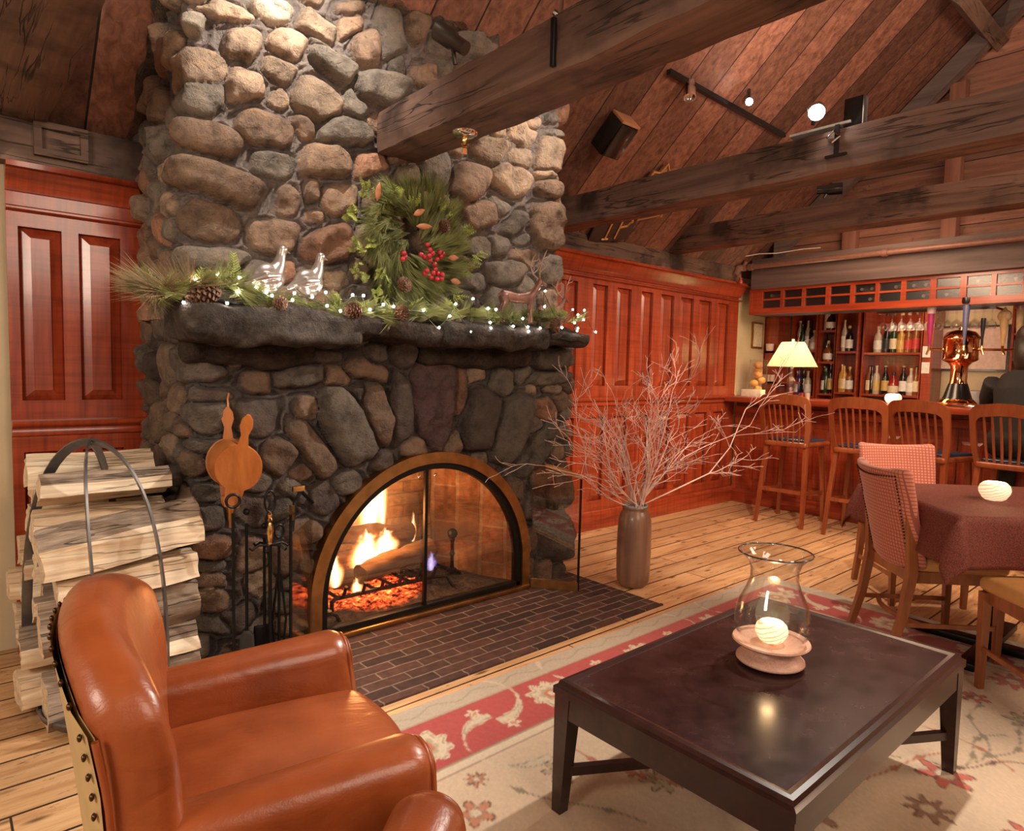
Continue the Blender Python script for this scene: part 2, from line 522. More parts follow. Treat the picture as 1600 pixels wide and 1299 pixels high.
# stone carrying its own colour per stone
def m_stone(name, rough=.82):
    t = NT(name)
    a = t.n('ShaderNodeAttribute', dict(attribute_name='Col'))
    v = t.coord()
    n = t.noise(v, 13, 8, .68); n2 = t.noise(v, 60, 5, .7); n3 = t.noise(v, 4.5, 3)
    c = t.mix(1.0, a.outputs['Color'], t.ramp(n, [(.30, (.34, .31, .28)), (.50, (1, 1, 1)), (.72, (1.5, 1.4, 1.22))]), 'MULTIPLY')
    vr = t.n('ShaderNodeTexVoronoi', dict(feature='DISTANCE_TO_EDGE'), Vector=v, Scale=11.0)
    vr2 = t.ramp(t.math('ADD', vr.outputs[0], t.math('MULTIPLY', n2, .03)), [(.0, (0, 0, 0)), (.035, (1, 1, 1))])
    c = t.mix(t.ramp(n3, [(.35, (.28, .28, .28)), (.6, (0, 0, 0))]), c, t.mix(1.0, a.outputs['Color'], (.62, .66, .70), 'MULTIPLY'))
    b = t.bsdf(Base_Color=c, Roughness=rough)
    b.inputs['Specular IOR Level'].default_value = .35
    h = t.math('ADD', t.math('ADD', t.math('MULTIPLY', n, 1.0), t.math('MULTIPLY', n2, .45)), t.math('MULTIPLY', vr2, .12))
    t.set(b.inputs['Normal'], t.bump(h, 1.0, .030))
    return t.m
M['stone'] = m_stone('field stone')

def m_floor():
    """wide pine boards running along x, dark gaps and knots"""
    t = NT('wide pine boards')
    v = t.coord()
    s = t.n('ShaderNodeSeparateXYZ', Vector=v)
    W = .165
    yy = t.math('DIVIDE', t.math('ADD', s.outputs[1], .02), W)
    row = t.math('FLOOR', yy); fr = t.math('FRACT', yy)
    wn = t.n('ShaderNodeTexWhiteNoise', dict(noise_dimensions='1D'), W=row)
    xx = t.math('DIVIDE', t.math('ADD', s.outputs[0], t.math('MULTIPLY', wn.outputs[0], 3.1)), 2.6)
    col = t.math('FLOOR', xx); fx = t.math('FRACT', xx)
    cv = t.n('ShaderNodeCombineXYZ', i0=col, i1=row)
    wn2 = t.n('ShaderNodeTexWhiteNoise', dict(noise_dimensions='3D'), Vector=cv.outputs[0])
    gy = t.math('MAXIMUM', t.math('LESS_THAN', fr, .035), t.math('GREATER_THAN', fr, .975))
    gx = t.math('LESS_THAN', fx, .0025)
    gap = t.math('MAXIMUM', gy, gx)
    off = t.n('ShaderNodeVectorMath', dict(operation='ADD'), i0=v, i1=wn2.outputs['Color'])
    mp = t.n('ShaderNodeMapping', Vector=off.outputs[0], Scale=(1.2, 14, 1))
    g = t.noise(mp.outputs[0], 2.2, 6, .62, .9)
    c = t.ramp(g, [(.28, (.40, .20, .095)), (.5, (.62, .37, .185)), (.75, (.76, .52, .29))])
    tone = t.ramp(wn2.outputs[0], [(0, (.78, .74, .70)), (1, (1.14, 1.1, 1.05))])
    c = t.mix(1.0, c, tone, 'MULTIPLY')
    # knots and scuffs
    mk = t.n('ShaderNodeMapping', Vector=off.outputs[0], Scale=(4.0, 13, 1))
    vk = t.n('ShaderNodeTexVoronoi', dict(feature='F1'), Vector=mk.outputs[0], Scale=1.0)
    kn = t.ramp(vk.outputs['Distance'], [(.06, (1, 1, 1)), (.19, (0, 0, 0))])
    sc = t.noise(t.n('ShaderNodeMapping', Vector=v, Scale=(5, 15, 1)).outputs[0], 1.5, 8, .74)
    sc2 = t.ramp(sc, [(.585, (0, 0, 0)), (.635, (1, 1, 1))])
    c = t.mix(t.math('MULTIPLY', kn, .85), c, (.07, .028, .012))
    c = t.mix(t.math('MULTIPLY', sc2, .75), c, (.14, .062, .034))
    c = t.mix(gap, c, (.030, .014, .008))
    b = t.bsdf(Base_Color=c, Roughness=t.math('ADD', t.math('MULTIPLY', g, .25), .30))
    h = t.math('SUBTRACT', t.math('MULTIPLY', g, .12), gap)
    t.set(b.inputs['Normal'], t.bump(h, .5, .006))
    return t.m
M['floor'] = m_floor()

def m_planks(name, c1, c2, W, along, across, gap=.04, rough=.6, groove=(.012, .006, .004)):
    """sheathing boards; along / across are object axes 0,1,2"""
    t = NT(name)
    v = t.coord()
    s = t.n('ShaderNodeSeparateXYZ', Vector=v)
    yy = t.math('DIVIDE', s.outputs[across], W)
    row = t.math('FLOOR', yy); fr = t.math('FRACT', yy)
    wn = t.n('ShaderNodeTexWhiteNoise', dict(noise_dimensions='1D'), W=row)
    g1 = t.math('LESS_THAN', fr, gap)
    cv = t.n('ShaderNodeCombineXYZ', i0=t.math('MULTIPLY', wn.outputs[0], 30.0), i1=t.math('MULTIPLY', wn.outputs[0], 7.0))
    off = t.n('ShaderNodeVectorMath', dict(operation='ADD'), i0=v, i1=cv.outputs[0])
    sc = [16, 16, 16]; sc[along] = 1.4
    mp = t.n('ShaderNodeMapping', Vector=off.outputs[0], Scale=tuple(sc))
    g = t.noise(mp.outputs[0], 1.5, 6, .65, .6)
    c = t.ramp(g, [(.3, c1), (.72, c2)])
    tone = t.ramp(wn.outputs[0], [(0, (.50, .48, .46)), (1, (1.3, 1.26, 1.22))])
    c = t.mix(1.0, c, tone, 'MULTIPLY')
    kn = t.noise(v, 7, 5, .7)
    c = t.mix(t.ramp(kn, [(.60, (0, 0, 0)), (.72, (.7, .7, .7))]), c, (.03, .015, .01))
    c = t.mix(g1, c, groove)
    b = t.bsdf(Base_Color=c, Roughness=rough)
    t.set(b.inputs['Normal'], t.bump(t.math('SUBTRACT', t.math('MULTIPLY', g, .4), g1), .6, .012))
    return t.m
M['roof'] = m_planks('roof boards', (.085, .030, .019), (.29, .125, .080), .27, 1, 0, .035)
M['gable'] = m_planks('gable boards', (.15, .06, .038), (.34, .155, .10), .26, 1, 2, .03)

def m_brick(name, c1, c2, mortar, bw, bh, ms=.008, rough=.7, rot=(0, 0, 0), bump=.6, soot=None):
    t = NT(name)
    v = t.coord((1, 1, 1), rot)
    # slightly wobbly
    nz = t.n('ShaderNodeTexNoise', Vector=v, Scale=9.0)
    off = t.n('ShaderNodeVectorMath', dict(operation='SCALE'), i0=nz.outputs['Color'], Scale=.012)
    v2 = t.n('ShaderNodeVectorMath', dict(operation='ADD'), i0=v, i1=off.outputs[0])
    br = t.n('ShaderNodeTexBrick', Vector=v2.outputs[0], Color1=(*c1, 1), Color2=(*c2, 1), Mortar=(*mortar, 1), Scale=1.0)
    br.inputs['Mortar Size'].default_value = ms; br.inputs['Mortar Smooth'].default_value = .25
    br.inputs['Brick Width'].default_value = bw; br.inputs['Row Height'].default_value = bh; br.inputs['Bias'].default_value = 0
    n = t.noise(v, 22, 5, .65)
    c = t.mix(1.0, br.outputs['Color'], t.ramp(n, [(.3, (.55, .55, .55)), (.7, (1.35, 1.3, 1.25))]), 'MULTIPLY')
    if soot:
        n3 = t.noise(v, 3.0, 3)
        c = t.mix(t.ramp(n3, [(.38, (0, 0, 0)), (.62, (.8, .8, .8))]), c, soot)
    b = t.bsdf(Base_Color=c, Roughness=rough)
    h = t.math('ADD', t.math('MULTIPLY', t.math('SUBTRACT', 1.0, br.outputs['Fac']), 1.0), t.math('MULTIPLY', n, .35))
    t.set(b.inputs['Normal'], t.bump(h, bump, .008))
    return t.m
M['hearthbrick'] = m_brick('hearth bricks', (.030, .012, .009), (.085, .032, .022), (.20, .145, .11), .205, .068, .0045, .8)
M['firebrick_xz'] = m_brick('fire bricks back', (.30, .17, .09), (.40, .24, .13), (.20, .13, .08), .23, .075, .005, .85, (PI / 2, 0, 0), soot=(.05, .03, .02))
M['firebrick_yz'] = m_brick('fire bricks side', (.26, .11, .05), (.38, .18, .085), (.40, .27, .16), .23, .075, .006, .85, (PI / 2, 0, PI / 2), soot=(.06, .03, .02))
# ------------------------------------------------------------------ room shell
RA, RS = 2.33, .90          # roof: z = RA + RS*(3.65-y)
def roofz(y): return RA + RS * (3.65 - y)
YW = 3.65
struct('floor', MB().bb((-2.2, -2.6, -.08), (8.0, 4.4, 0)), M['floor'])
mb = MB()
rt = .06
y0, y1 = .30, 3.95
mb.add([(-2.2, y1, roofz(y1)), (6.6, y1, roofz(y1)), (6.6, y0, roofz(y0)), (-2.2, y0, roofz(y0)),
        (-2.2, y1, roofz(y1) + rt), (6.6, y1, roofz(y1) + rt), (6.6, y0, roofz(y0) + rt), (-2.2, y0, roofz(y0) + rt)],
       [(0, 1, 2, 3), (7, 6, 5, 4), (0, 4, 5, 1), (1, 5, 6, 2), (2, 6, 7, 3), (3, 7, 4, 0)])
struct('ceiling', mb, M['roof'])
mb = MB()
y2 = -3.2; z2 = roofz(y0) - RS * (y0 - y2)
mb.add([(-2.2, y0, roofz(y0)), (6.6, y0, roofz(y0)), (6.6, y2, z2), (-2.2, y2, z2), (-2.2, y0, roofz(y0) + rt), (6.6, y0, roofz(y0) + rt), (6.6, y2, z2 + rt), (-2.2, y2, z2 + rt)],
       [(0, 1, 2, 3), (7, 6, 5, 4), (0, 4, 5, 1), (1, 5, 6, 2), (2, 6, 7, 3), (3, 7, 4, 0)])
struct('ceiling_front', mb, M['roof'])  # unseen other roof slope, added to block world light from above
# wall behind the fireplace: cream plaster
struct('wall_back', MB().bb((-2.2, YW + .01, 0), (7.72, YW + .12, 2.40)), M['cream'])
# gable boards above the bar opening
mb = MB()
mb.prism([(3.65, 2.20), (-1.8, 2.20), (-1.8, 5.4), (.30, roofz(.30)), (3.65, roofz(3.65))], (6.48, 0, 0), (0, 1, 0), (0, 0, 1), (.08, 0, 0))
struct('wall_gable', mb, M['gable'])
struct('wall_bar', MB().bb((7.72, -1.5, 0), (7.82, YW + .12, 2.6)), M['cream'])
struct('ceiling_bar', MB().bb((6.56, -1.5, 2.42), (7.82, YW + .12, 2.5)), M['cherry_y'])

# ------------------------------------------------------------------ timbers
def hewn(a, b, seed, amp=.008, n=40):
    """a rough-hewn timber between corners a and b (long axis found)"""
    c = [(a[i] + b[i]) / 2 for i in range(3)]; d = [abs(b[i] - a[i]) for i in range(3)]
    ax = d.index(max(d))
    m = MB(); m.rbox((0, 0, 0), d, .012, 1, 3)
    # cut along the long axis
    m2 = MB()
    o = [i for i in range(3) if i != ax]
    N = n; K = 5
    vs = []; fs = []
    for i in range(N + 1):
        s = -d[ax] / 2 + d[ax] * i / N
        ring = []
        hu, hv = d[o[0]] / 2, d[o[1]] / 2
        per = [(-hu + 2 * hu * k / K, -hv) for k in range(K)] + [(hu, -hv + 2 * hv * k / K) for k in range(K)] + \
              [(hu - 2 * hu * k / K, hv) for k in range(K)] + [(-hu, hv - 2 * hv * k / K) for k in range(K)]
        for k, (u, v) in enumerate(per):
            if k % K == 0: u *= .965; v *= .965
            p = [0, 0, 0]; p[ax] = s; p[o[0]] = u; p[o[1]] = v
            vs.append(p)
    P = 4 * K
    A = np.array(vs)
    for t_ in o:
        A[:, t_] += amp * fbm(A[:, ax] * 1.3 + seed, A[:, o[0]] * 6, A[:, o[1]] * 6 + 10 * t_, 3) + amp * .7 * fbm(A[:, ax] * 7 + seed, A[:, o[0]] * 14, A[:, o[1]] * 14 + 10 * t_, 2)
    A += np.array(c)
    for i in range(N):
        for k in range(P):
            fs.append((i * P + k, i * P + (k + 1) % P, (i + 1) * P + (k + 1) % P, (i + 1) * P + k))
    fs.append(tuple(reversed(range(P)))); fs.append(tuple(N * P + k for k in range(P)))
    m2.add(A.tolist(), fs)
    return m2
G = 'hewn tie beams across the room'
solo('ceiling_beam', hewn((.16, -.9, 2.33), (.40, 3.56, 2.56), 1), M['beam'], 'dark timber tie beam crossing the top left corner in shadow', 'beam', group=G)
b1 = hewn((1.61, -.9, 2.325), (1.84, 2.86, 2.52), 2, .012, 70)
bo = solo('ceiling_beam', b1, M['beam'], 'large hewn tie beam running out from the stone chimney, with a sprinkler below', 'beam', group=G)
solo('ceiling_beam', hewn((3.31, -.9, 2.315), (3.50, 3.56, 2.515), 3), M['beam'], 'hewn tie beam right of the chimney carrying the bright spotlight', 'beam', group=G)
solo('ceiling_beam', hewn((4.93, -.9, 2.385), (5.11, 3.56, 2.585), 4, .006), M['beam'], 'hewn tie beam nearest the bar with a small black spotlight on top', 'beam', group=G)
# wall plate timbers on the panelling
solo('wall_plate', hewn((2.95, 3.58, 2.245), (6.18, 3.78, 2.395), 5, .005), M['beam_x'], 'rough timber plate lying on top of the long panelling right of the fireplace', 'beam')
pl = solo('wall_plate', hewn((-1.6, 3.57, 2.15), (.80, 3.78, 2.345), 6, .005), M['beam_x'], 'short dark timber plate above the panelling left of the chimney', 'beam')
# little mitred frame on the left plate
t = thing('wall_frame', 'small rectangular moulded wooden frame on the plate above the left panelling', 'frame', (.43, 3.555, 2.19))
def mitre_frame(x0, x1, z0, z1, w, d, y):
    m = MB()
    o = [(x0, z0), (x1, z0), (x1, z1), (x0, z1)]; i_ = [(x0 + w, z0 + w), (x1 - w, z0 + w), (x1 - w, z1 - w), (x0 + w, z1 - w)]
    for k in range(4):
        j = (k + 1) % 4
        m.prism([o[k], o[j], i_[j], i_[k]], (0, y, 0), (1, 0, 0), (0, 0, 1), (0, -d, 0))
    return m
a = ony((72, 250), 3.55); 
x_l, x_r = ony((62, 240), 3.55)[0], ony((137, 230), 3.55)[0]
part('frame_moulding', mitre_frame(x_l - .02, x_r, 2.19, 2.335, .028, .03, 3.565), M['beam_x'], t, world=True)
part('frame_backing', MB().bb((x_l, 3.558, 2.21), (x_r - .02, 3.566, 2.32)), M['beam_x'], t, world=True)
# gable framing
def rafter():
    m = MB()
    p = [(3.30, roofz(3.30)), (.35, roofz(.35)), (.35, roofz(.35) - .18), (3.30, roofz(3.30) - .18)]
    return m.prism(p, (6.28, 0, -.02), (0, 1, 0), (0, 0, 1), (.10, 0, 0))
solo('rafter', rafter(), M['header'], 'sloping rafter against the gable boards at the upper right', 'beam')
yst = onx((1492, 200), 6.36)[1]
solo('gable_stud', MB().bb((6.36, yst - .055, 2.49), (6.47, yst + .055, roofz(yst) - .22), .004), M['beam_z'], 'upright red brown stud under the rafter on the gable wall', 'post')
yst = onx((1325, 362), 6.36)[1]
solo('gable_stud', MB().bb((6.38, yst - .06, 2.49), (6.47, yst + .06, 2.9), .004), M['beam_z'], 'short stud just above the bar header, left of the tall stud', 'post')
solo('purlin', MB().box((6.05, 1.62, roofz(1.62) - .12), (1.1, .10, .16), Matrix.Rotation(-.73, 3, 'X')), M['beam_x'], 'short timber stub meeting the rafter at the top right', 'beam')

# header over the bar opening
solo('bar_header', hewn((6.20, -1.4, 2.175), (6.34, 3.48, 2.47), 9, .002), M['header'], 'long grey brown header board over the bar opening', 'beam')
t = thing('sprinkler_pipe', 'brown painted pipe running along the header above the bar', 'pipe', (6.12, 3.5, 2.38))
zp = 2.385
m = MB().tube([(6.13, 3.52, zp), (6.13, -1.4, zp)], .024, 12)
part('pipe_run', m, M['pipe'] if 'pipe' in M else M.setdefault('pipe', m_plain('brown painted pipe', (.20, .095, .07), .4)), t, world=True)
for y in (3.45, 2.22, .9):
    part('pipe_collar', MB().tube([(6.13, y + .022, zp), (6.13, y - .022, zp)], .034, 12), M['pipe'], t, world=True)
m = MB().tube([(6.13, 3.50, zp), (6.12, 3.54, zp), (6.08, 3.56, zp - .01), (6.06, 3.565, zp - .05), (6.02, 3.56, zp - .09)], [.034, .036, .038, .036, .028], 12)
part('pipe_elbow', m, M['pipe'], t, world=True)
part('pipe_riser', MB().tube([(6.12, 3.53, zp), (6.12, 3.50, zp + .06)], .022, 10), M['pipe'], t, world=True)
part('red_valve', MB().lathe([(.0, 0), (.026, .002), (.026, .03), (.014, .035), (.012, .06), (0, .062)], (6.03, 3.50, zp - .17), 10), m_plain('red valve', (.40, .02, .015), .4), t, world=True)
solo('wire', MB().tube([(6.05, 3.54, 2.48), (6.1, 3.35, 2.50), (6.15, 3.2, 2.495), (6.18, 2.95, 2.51), (6.19, 2.8, 2.505)], .005, 6), m_plain('white cable', (.6, .55, .5), .5), 'thin white cable curling over the header left end', 'cable')

# ------------------------------------------------------------------ panelling
def raised_panel(x0, x1, z0, z1, y, bev=.045):
    """recessed opening with a bevelled field; faces -y; y = face plane of the frame"""
    m = MB()
    r = y + .026
    o = [(x0, r, z0), (x1, r, z0), (x1, r, z1), (x0, r, z1)]
    b = min(bev, (x1 - x0) * .3)
    f = y + .002
    i_ = [(x0 + b, f, z0 + b), (x1 - b, f, z0 + b), (x1 - b, f, z1 - b), (x0 + b, f, z1 - b)]
    i2 = [(x0 + b, f + .004, z0 + b), (x1 - b, f + .004, z0 + b), (x1 - b, f + .004, z1 - b), (x0 + b, f + .004, z1 - b)]
    m.add(o + i2, [(k, (k + 1) % 4, 4 + (k + 1) % 4, 4 + k) for k in range(4)])
    m.add(i2 + i_, [(k, (k + 1) % 4, 4 + (k + 1) % 4, 4 + k) for k in range(4)] + [(4, 5, 6, 7)])
    return m
def frame_grid(x0, x1, z0, z1, y, openings, d=.022):
    """a flat frame with rectangular openings given as sorted list of (xa,xb) between za,zb"""
    m = MB()
    for (za, zb, cols) in openings:
        m.bb((x0, y, za - .0001), (cols[0][0], y + d, zb))
        for k in range(len(cols) - 1): m.bb((cols[k][1], y, za), (cols[k + 1][0], y + d, zb))
        m.bb((cols[-1][1], y, za), (x1, y + d, zb))
    zs = [z0] + [q for o in openings for q in (o[0], o[1])] + [z1]
    for k in range(0, len(zs), 2): m.bb((x0, y, zs[k]), (x1, y + d, zs[k + 1]))
    return m
def moulding(x0, x1, prof, y, ret=0):
    """profile list of (out, z) extruded along x; ret = returned end past x1"""
    m = MB()
    n = len(prof)
    vs = [(x0, y - o, z) for o, z in prof] + [(x1 + o * ret, y - o, z) for o, z in prof]
    fs = [(k, k + 1, n + k + 1, n + k) for k in range(n - 1)]
    m.add(vs, fs)
    b = [(x0, y + .01, z) for o, z in prof] + [(x1, y + .01, z) for o, z in prof]
    m.add(vs[n:] + b[n:], [(k, k + 1, n + k + 1, n + k) for k in range(n - 1)])
    m.add([vs[0], vs[n], b[n], b[0], vs[n - 1], vs[2 * n - 1], b[2 * n - 1], b[n - 1]], [(0, 1, 2, 3), (4, 5, 6, 7)])
    m.add(vs[:n] + b[:n], [(k, k + 1, n + k + 1, n + k) for k in range(n - 1)])
    return m
crown = lambda z0, z1, o: [(0, z0), (.012, z0), (.014, z0 + .015), (.022, z0 + (z1 - z0) * .25), (o * .45, z0 + (z1 - z0) * .45), (o * .72, z0 + (z1 - z0) * .74), (o * .80, z1 - .03), (o, z1 - .026), (o, z1 - .004), (0, z1)]
bead = lambda z0, h, o: [(0, z0), (o * .5, z0 + h * .12), (o, z0 + h * .35), (o, z0 + h * .65), (o * .5, z0 + h * .9), (0, z0 + h)]
rail = lambda z: [(0, z - .075), (.014, z - .07), (.018, z - .05), (.012, z - .04), (.034, z - .03), (.042, z - .018), (.042, z - .004), (0, z)]
base = lambda h: [(0, 0), (.022, 0), (.022, h - .03), (.016, h - .012), (.006, h - .002), (0, h)]

def panelling(label, x0, x1, yf, cols, ztop, zrail, panel_up, panel_lo, frieze, hb, ret, zc0, zbead):
    t = thing('wall_panelling', label, 'panelling', ((x0 + x1) / 2, yf, 0))
    part('panel_frame', frame_grid(x0, x1, .0, ztop - .01, yf, [(panel_lo[0], panel_lo[1], cols), (panel_up[0], panel_up[1], cols)]), M['cherry_z'], t, smooth=0, world=True)
    for za, zb in (panel_lo, panel_up):
        for xa, xb in cols:
            part('raised_panel', raised_panel(xa, xb, za, zb, yf), M['cherry_z'], t, smooth=0, world=True)
    part('cornice', moulding(x0, x1, crown(zc0, ztop, .085), yf, ret), M['cherry_x'], t, smooth=50, world=True)
    part('bead_moulding', moulding(x0, x1, bead(zbead, .028, .026), yf, ret), M['cherry_x'], t, smooth=50, world=True)
    part('dado_rail', moulding(x0, x1, rail(zrail), yf, ret), M['cherry_x'], t, smooth=50, world=True)
    part('skirting', moulding(x0, x1, base(hb), yf, ret), M['cherry_x'], t, smooth=50, world=True)
    return t
cols = [(3.28, 3.47), (3.64, 3.83)]
pxs = [(925, 948), (963, 985), (1001, 1019), (1032, 1052), (1063, 1083), (1092, 1111), (1121, 1138)]
for a, b in pxs: cols.append((ony((a, 470), 3.63)[0], ony((b, 470), 3.63)[0]))
panelling('long cherry raised-panel wall panelling between the fireplace and the bar', 2.95, 6.225, 3.62, cols, 2.24, 1.105,
          (1.20, 2.02), (.24, .94), None, .165, 1, 2.10, 2.055)
cl = [(ony((29, 420), 3.60)[0], ony((97, 420), 3.60)[0]), (ony((123, 420), 3.60)[0], ony((188, 420), 3.60)[0])]
panelling('narrow cherry two-panel section left of the stone chimney, behind the firewood', .245, .80, 3.59, cl, 2.145, 1.045,
          (1.13, 1.885), (.22, .90), None, .20, -1, 2.03, 1.945)
# ------------------------------------------------------------------ stone masonry: one wrapped relief of individually placed stones
TAN, BRN, GRY, RST, DRK, WHT = (.47, .325, .225), (.34, .215, .145), (.25, .20, .16), (.42, .215, .135), (.16, .115, .095), (.56, .45, .34)
def stones_from_photo(rows, y, x0, Ls, hs=1.0):
    out = []
    for (px, py, a, b, ang, c) in rows:
        ca, sa = math.cos(math.radians(ang)), math.sin(math.radians(ang))
        P = ony((px, py), y); A = ony((px + a * ca, py + a * sa), y); B = ony((px - b * sa, py + b * ca), y)
        u, v = P[0] - x0 + Ls, P[2]
        Mx = np.array([[A[0] - P[0], B[0] - P[0]], [A[2] - P[2], B[2] - P[2]]])
        size = math.sqrt(abs(np.linalg.det(Mx)))
        out.append((u, v, np.linalg.inv(Mx), size * hs, c))
    return out
def fill_stones(st, U, z0, z1, rmin, rmax, pal, keep, seed, tries=5000, elong=(.9, 1.5)):
    r = random.Random(seed)
    st = list(st)
    for k in range(tries):
        u = r.uniform(0, U); v = r.uniform(z0, z1); q = r.uniform(rmin, rmax) * (1 if k < tries * .6 else .72)
        if not keep(u, v): continue
        ok = True
        for (su, sv, Mi, sz, c) in st:
            d = Mi @ np.array([u - su, v - sv])
            n = math.hypot(d[0], d[1])
            dist = math.hypot(u - su, v - sv)
            if dist - dist / max(n, 1e-6) < q * .80: ok = False; break
        if not ok: continue
        e = r.uniform(*elong); an = r.uniform(-.5, .5)
        a, b = q * math.sqrt(e), q / math.sqrt(e)
        Mx = np.array([[a * math.cos(an), -b * math.sin(an)], [a * math.sin(an), b * math.cos(an)]])
        st.append((u, v, np.linalg.inv(Mx), q, r.choice(pal)))
    return st

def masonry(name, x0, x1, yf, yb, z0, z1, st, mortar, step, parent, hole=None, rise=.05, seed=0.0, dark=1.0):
    Ls = yb - yf; Wf = x1 - x0; U = 2 * Ls + Wf
    nu = int(U / step); nv = int((z1 - z0) / step)
    uu, vv = np.meshgrid(np.linspace(0, U, nu + 1), np.linspace(z0, z1, nv + 1))
    # path
    X = np.where(uu < Ls, x0, np.where(uu < Ls + Wf, x0 + (uu - Ls), x1))
    Y = np.where(uu < Ls, yb - uu, np.where(uu < Ls + Wf, yf, yf + (uu - Ls - Wf)))
    rc = .07
    def ang(c): return np.clip((uu - c) / rc, -1, 1) * PI / 4 + PI / 4
    th = np.where(uu < Ls + Wf / 2, ang(Ls), ang(Ls + Wf) + PI / 2)  # 0:-x, pi/2:-y, pi:+x
    NX, NY = -np.cos(th), -np.sin(th)
    pull = np.zeros_like(uu)
    for c in (Ls, Ls + Wf):
        q = np.clip(1 - np.abs(uu - c) / rc, 0, 1); pull += q * q * rc * .35
    # domain warp for irregular outlines
    wu = uu + .026 * fbm(uu * 5 + seed, vv * 5, 3.3 + seed, 3) + .006 * fbm(uu * 24, vv * 24, seed, 2)
    wv = vv + .026 * fbm(uu * 5 + 40, vv * 5 + seed, 9.1, 3) + .006 * fbm(uu * 24 + 9, vv * 24, seed + 4, 2)
    d1 = np.full(uu.shape, 9.); d2 = np.full(uu.shape, 9.); id1 = np.zeros(uu.shape, int)
    for i, (su, sv, Mi, sz, c) in enumerate(st):
        R_ = sz * 3.2 + .06
        msk = (np.abs(uu - su) < R_) & (np.abs(vv - sv) < R_)
        if not msk.any(): continue
        sk = .35 * (_hash(np.int64(i), np.int64(8), np.int64(2)) - .5)
        a = Mi[0, 0] * (wu[msk] - su) + Mi[0, 1] * (wv[msk] - sv)
        b = Mi[1, 0] * (wu[msk] - su) + Mi[1, 1] * (wv[msk] - sv)
        e = 2.4 + 2.4 * _hash(np.int64(i), np.int64(3), np.int64(7))
        a = a * (1 + sk * b); b = b * (1 - sk * 1.2 * a)
        d = (np.abs(a) ** e + np.abs(b) ** e) ** (1 / e) / 1.04
        # distance outside the stone outline in metres
        dd = (d - 1) * sz
        o1 = d1[msk]; o2 = d2[msk]; oi = id1[msk]
        nearer = dd < o1
        o2 = np.where(nearer, o1, np.minimum(o2, dd)); oi = np.where(nearer, i, oi); o1 = np.where(nearer, dd, o1)
        d1[msk] = o1; d2[msk] = o2; id1[msk] = oi
    size = np.array([s[3] for s in st])[id1]
    dn = d1 / size + 1                                    # 0 centre .. 1 rim
    gap = (d2 - d1)
    g = np.clip(gap / .035, 0, 1)
    dome = np.sqrt(np.clip(1 - np.clip(dn, 0, 1) ** 4.5, 0, 1)) * np.sqrt(g)
    inside = (d1 < 0) & (gap > .006)
    hmax = rise * (.55 + .75 * _hash(id1, id1 * 3, 5)) * np.clip(size / .10, .55, 1.25)
    roughk = .35 + .9 * _hash(id1, id1 * 7, 2)
    rg = fbm(uu * 14 + seed, vv * 14, id1 * 1.7, 5)
    facet = np.abs(fbm(uu * 7 + id1 * 3.1, vv * 7, 2.2, 2))
    H = np.where(inside, .010 + dome * (hmax + .026 * roughk * rg - .044 * roughk * facet),
                 .005 * fbm(uu * 9, vv * 9, 1.0, 3) + .026 * np.exp(-(gap / .016) ** 2) - .012)
    tilt = (_hash(id1, id1, 11) - .5) * .25 * (wv - np.array([s[1] for s in st])[id1])
    H = np.where(inside, H + tilt * dome, H)
    H = np.where(inside, H, H * np.clip((d1 / .012), .2, 1))
    Xp = X + NX * (H - pull); Yp = Y + NY * (H - pull); Zp = np.minimum(vv, roofz(Yp) - .004)
    cols = np.array([s[4] for s in st])[id1]
    var = (.72 + .5 * _hash(id1, id1 * 5, 1))[..., None]
    mo = np.array(mortar)[None, None, :] * (.85 + .3 * (fbm(uu * 6, vv * 6, 4.0, 3)[..., None] + .5))
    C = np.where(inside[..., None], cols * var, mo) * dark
    nvrt = uu.size
    V = np.stack([Xp.ravel(), Yp.ravel(), Zp.ravel()], 1)
    I = np.arange(nvrt).reshape(uu.shape)
    F = np.stack([I[:-1, :-1].ravel(), I[:-1, 1:].ravel(), I[1:, 1:].ravel(), I[1:, :-1].ravel()], 1)
    if hole is not None:
        fx = uu[:-1, :-1].ravel() + step / 2 - Ls + x0; fz = vv[:-1, :-1].ravel() + step / 2
        F = F[~hole(fx, fz)]
    l = root_loc(parent)
    V = V - np.array([l.x, l.y, l.z])
    me = bpy.data.meshes.new(name)
    me.from_pydata(V.tolist(), [], F.tolist())
    ca = me.color_attributes.new('Col', 'FLOAT_COLOR', 'POINT')
    cc = np.ones((nvrt, 4), np.float32); cc[:, :3] = np.clip(C.reshape(-1, 3), 0, 1)
    ca.data.foreach_set('color', cc.ravel())
    me.materials.append(M['stone']); me.shade_smooth(); me.update()
    o = bpy.data.objects.new(name, me); COL.objects.link(o); o.parent = parent
    return o

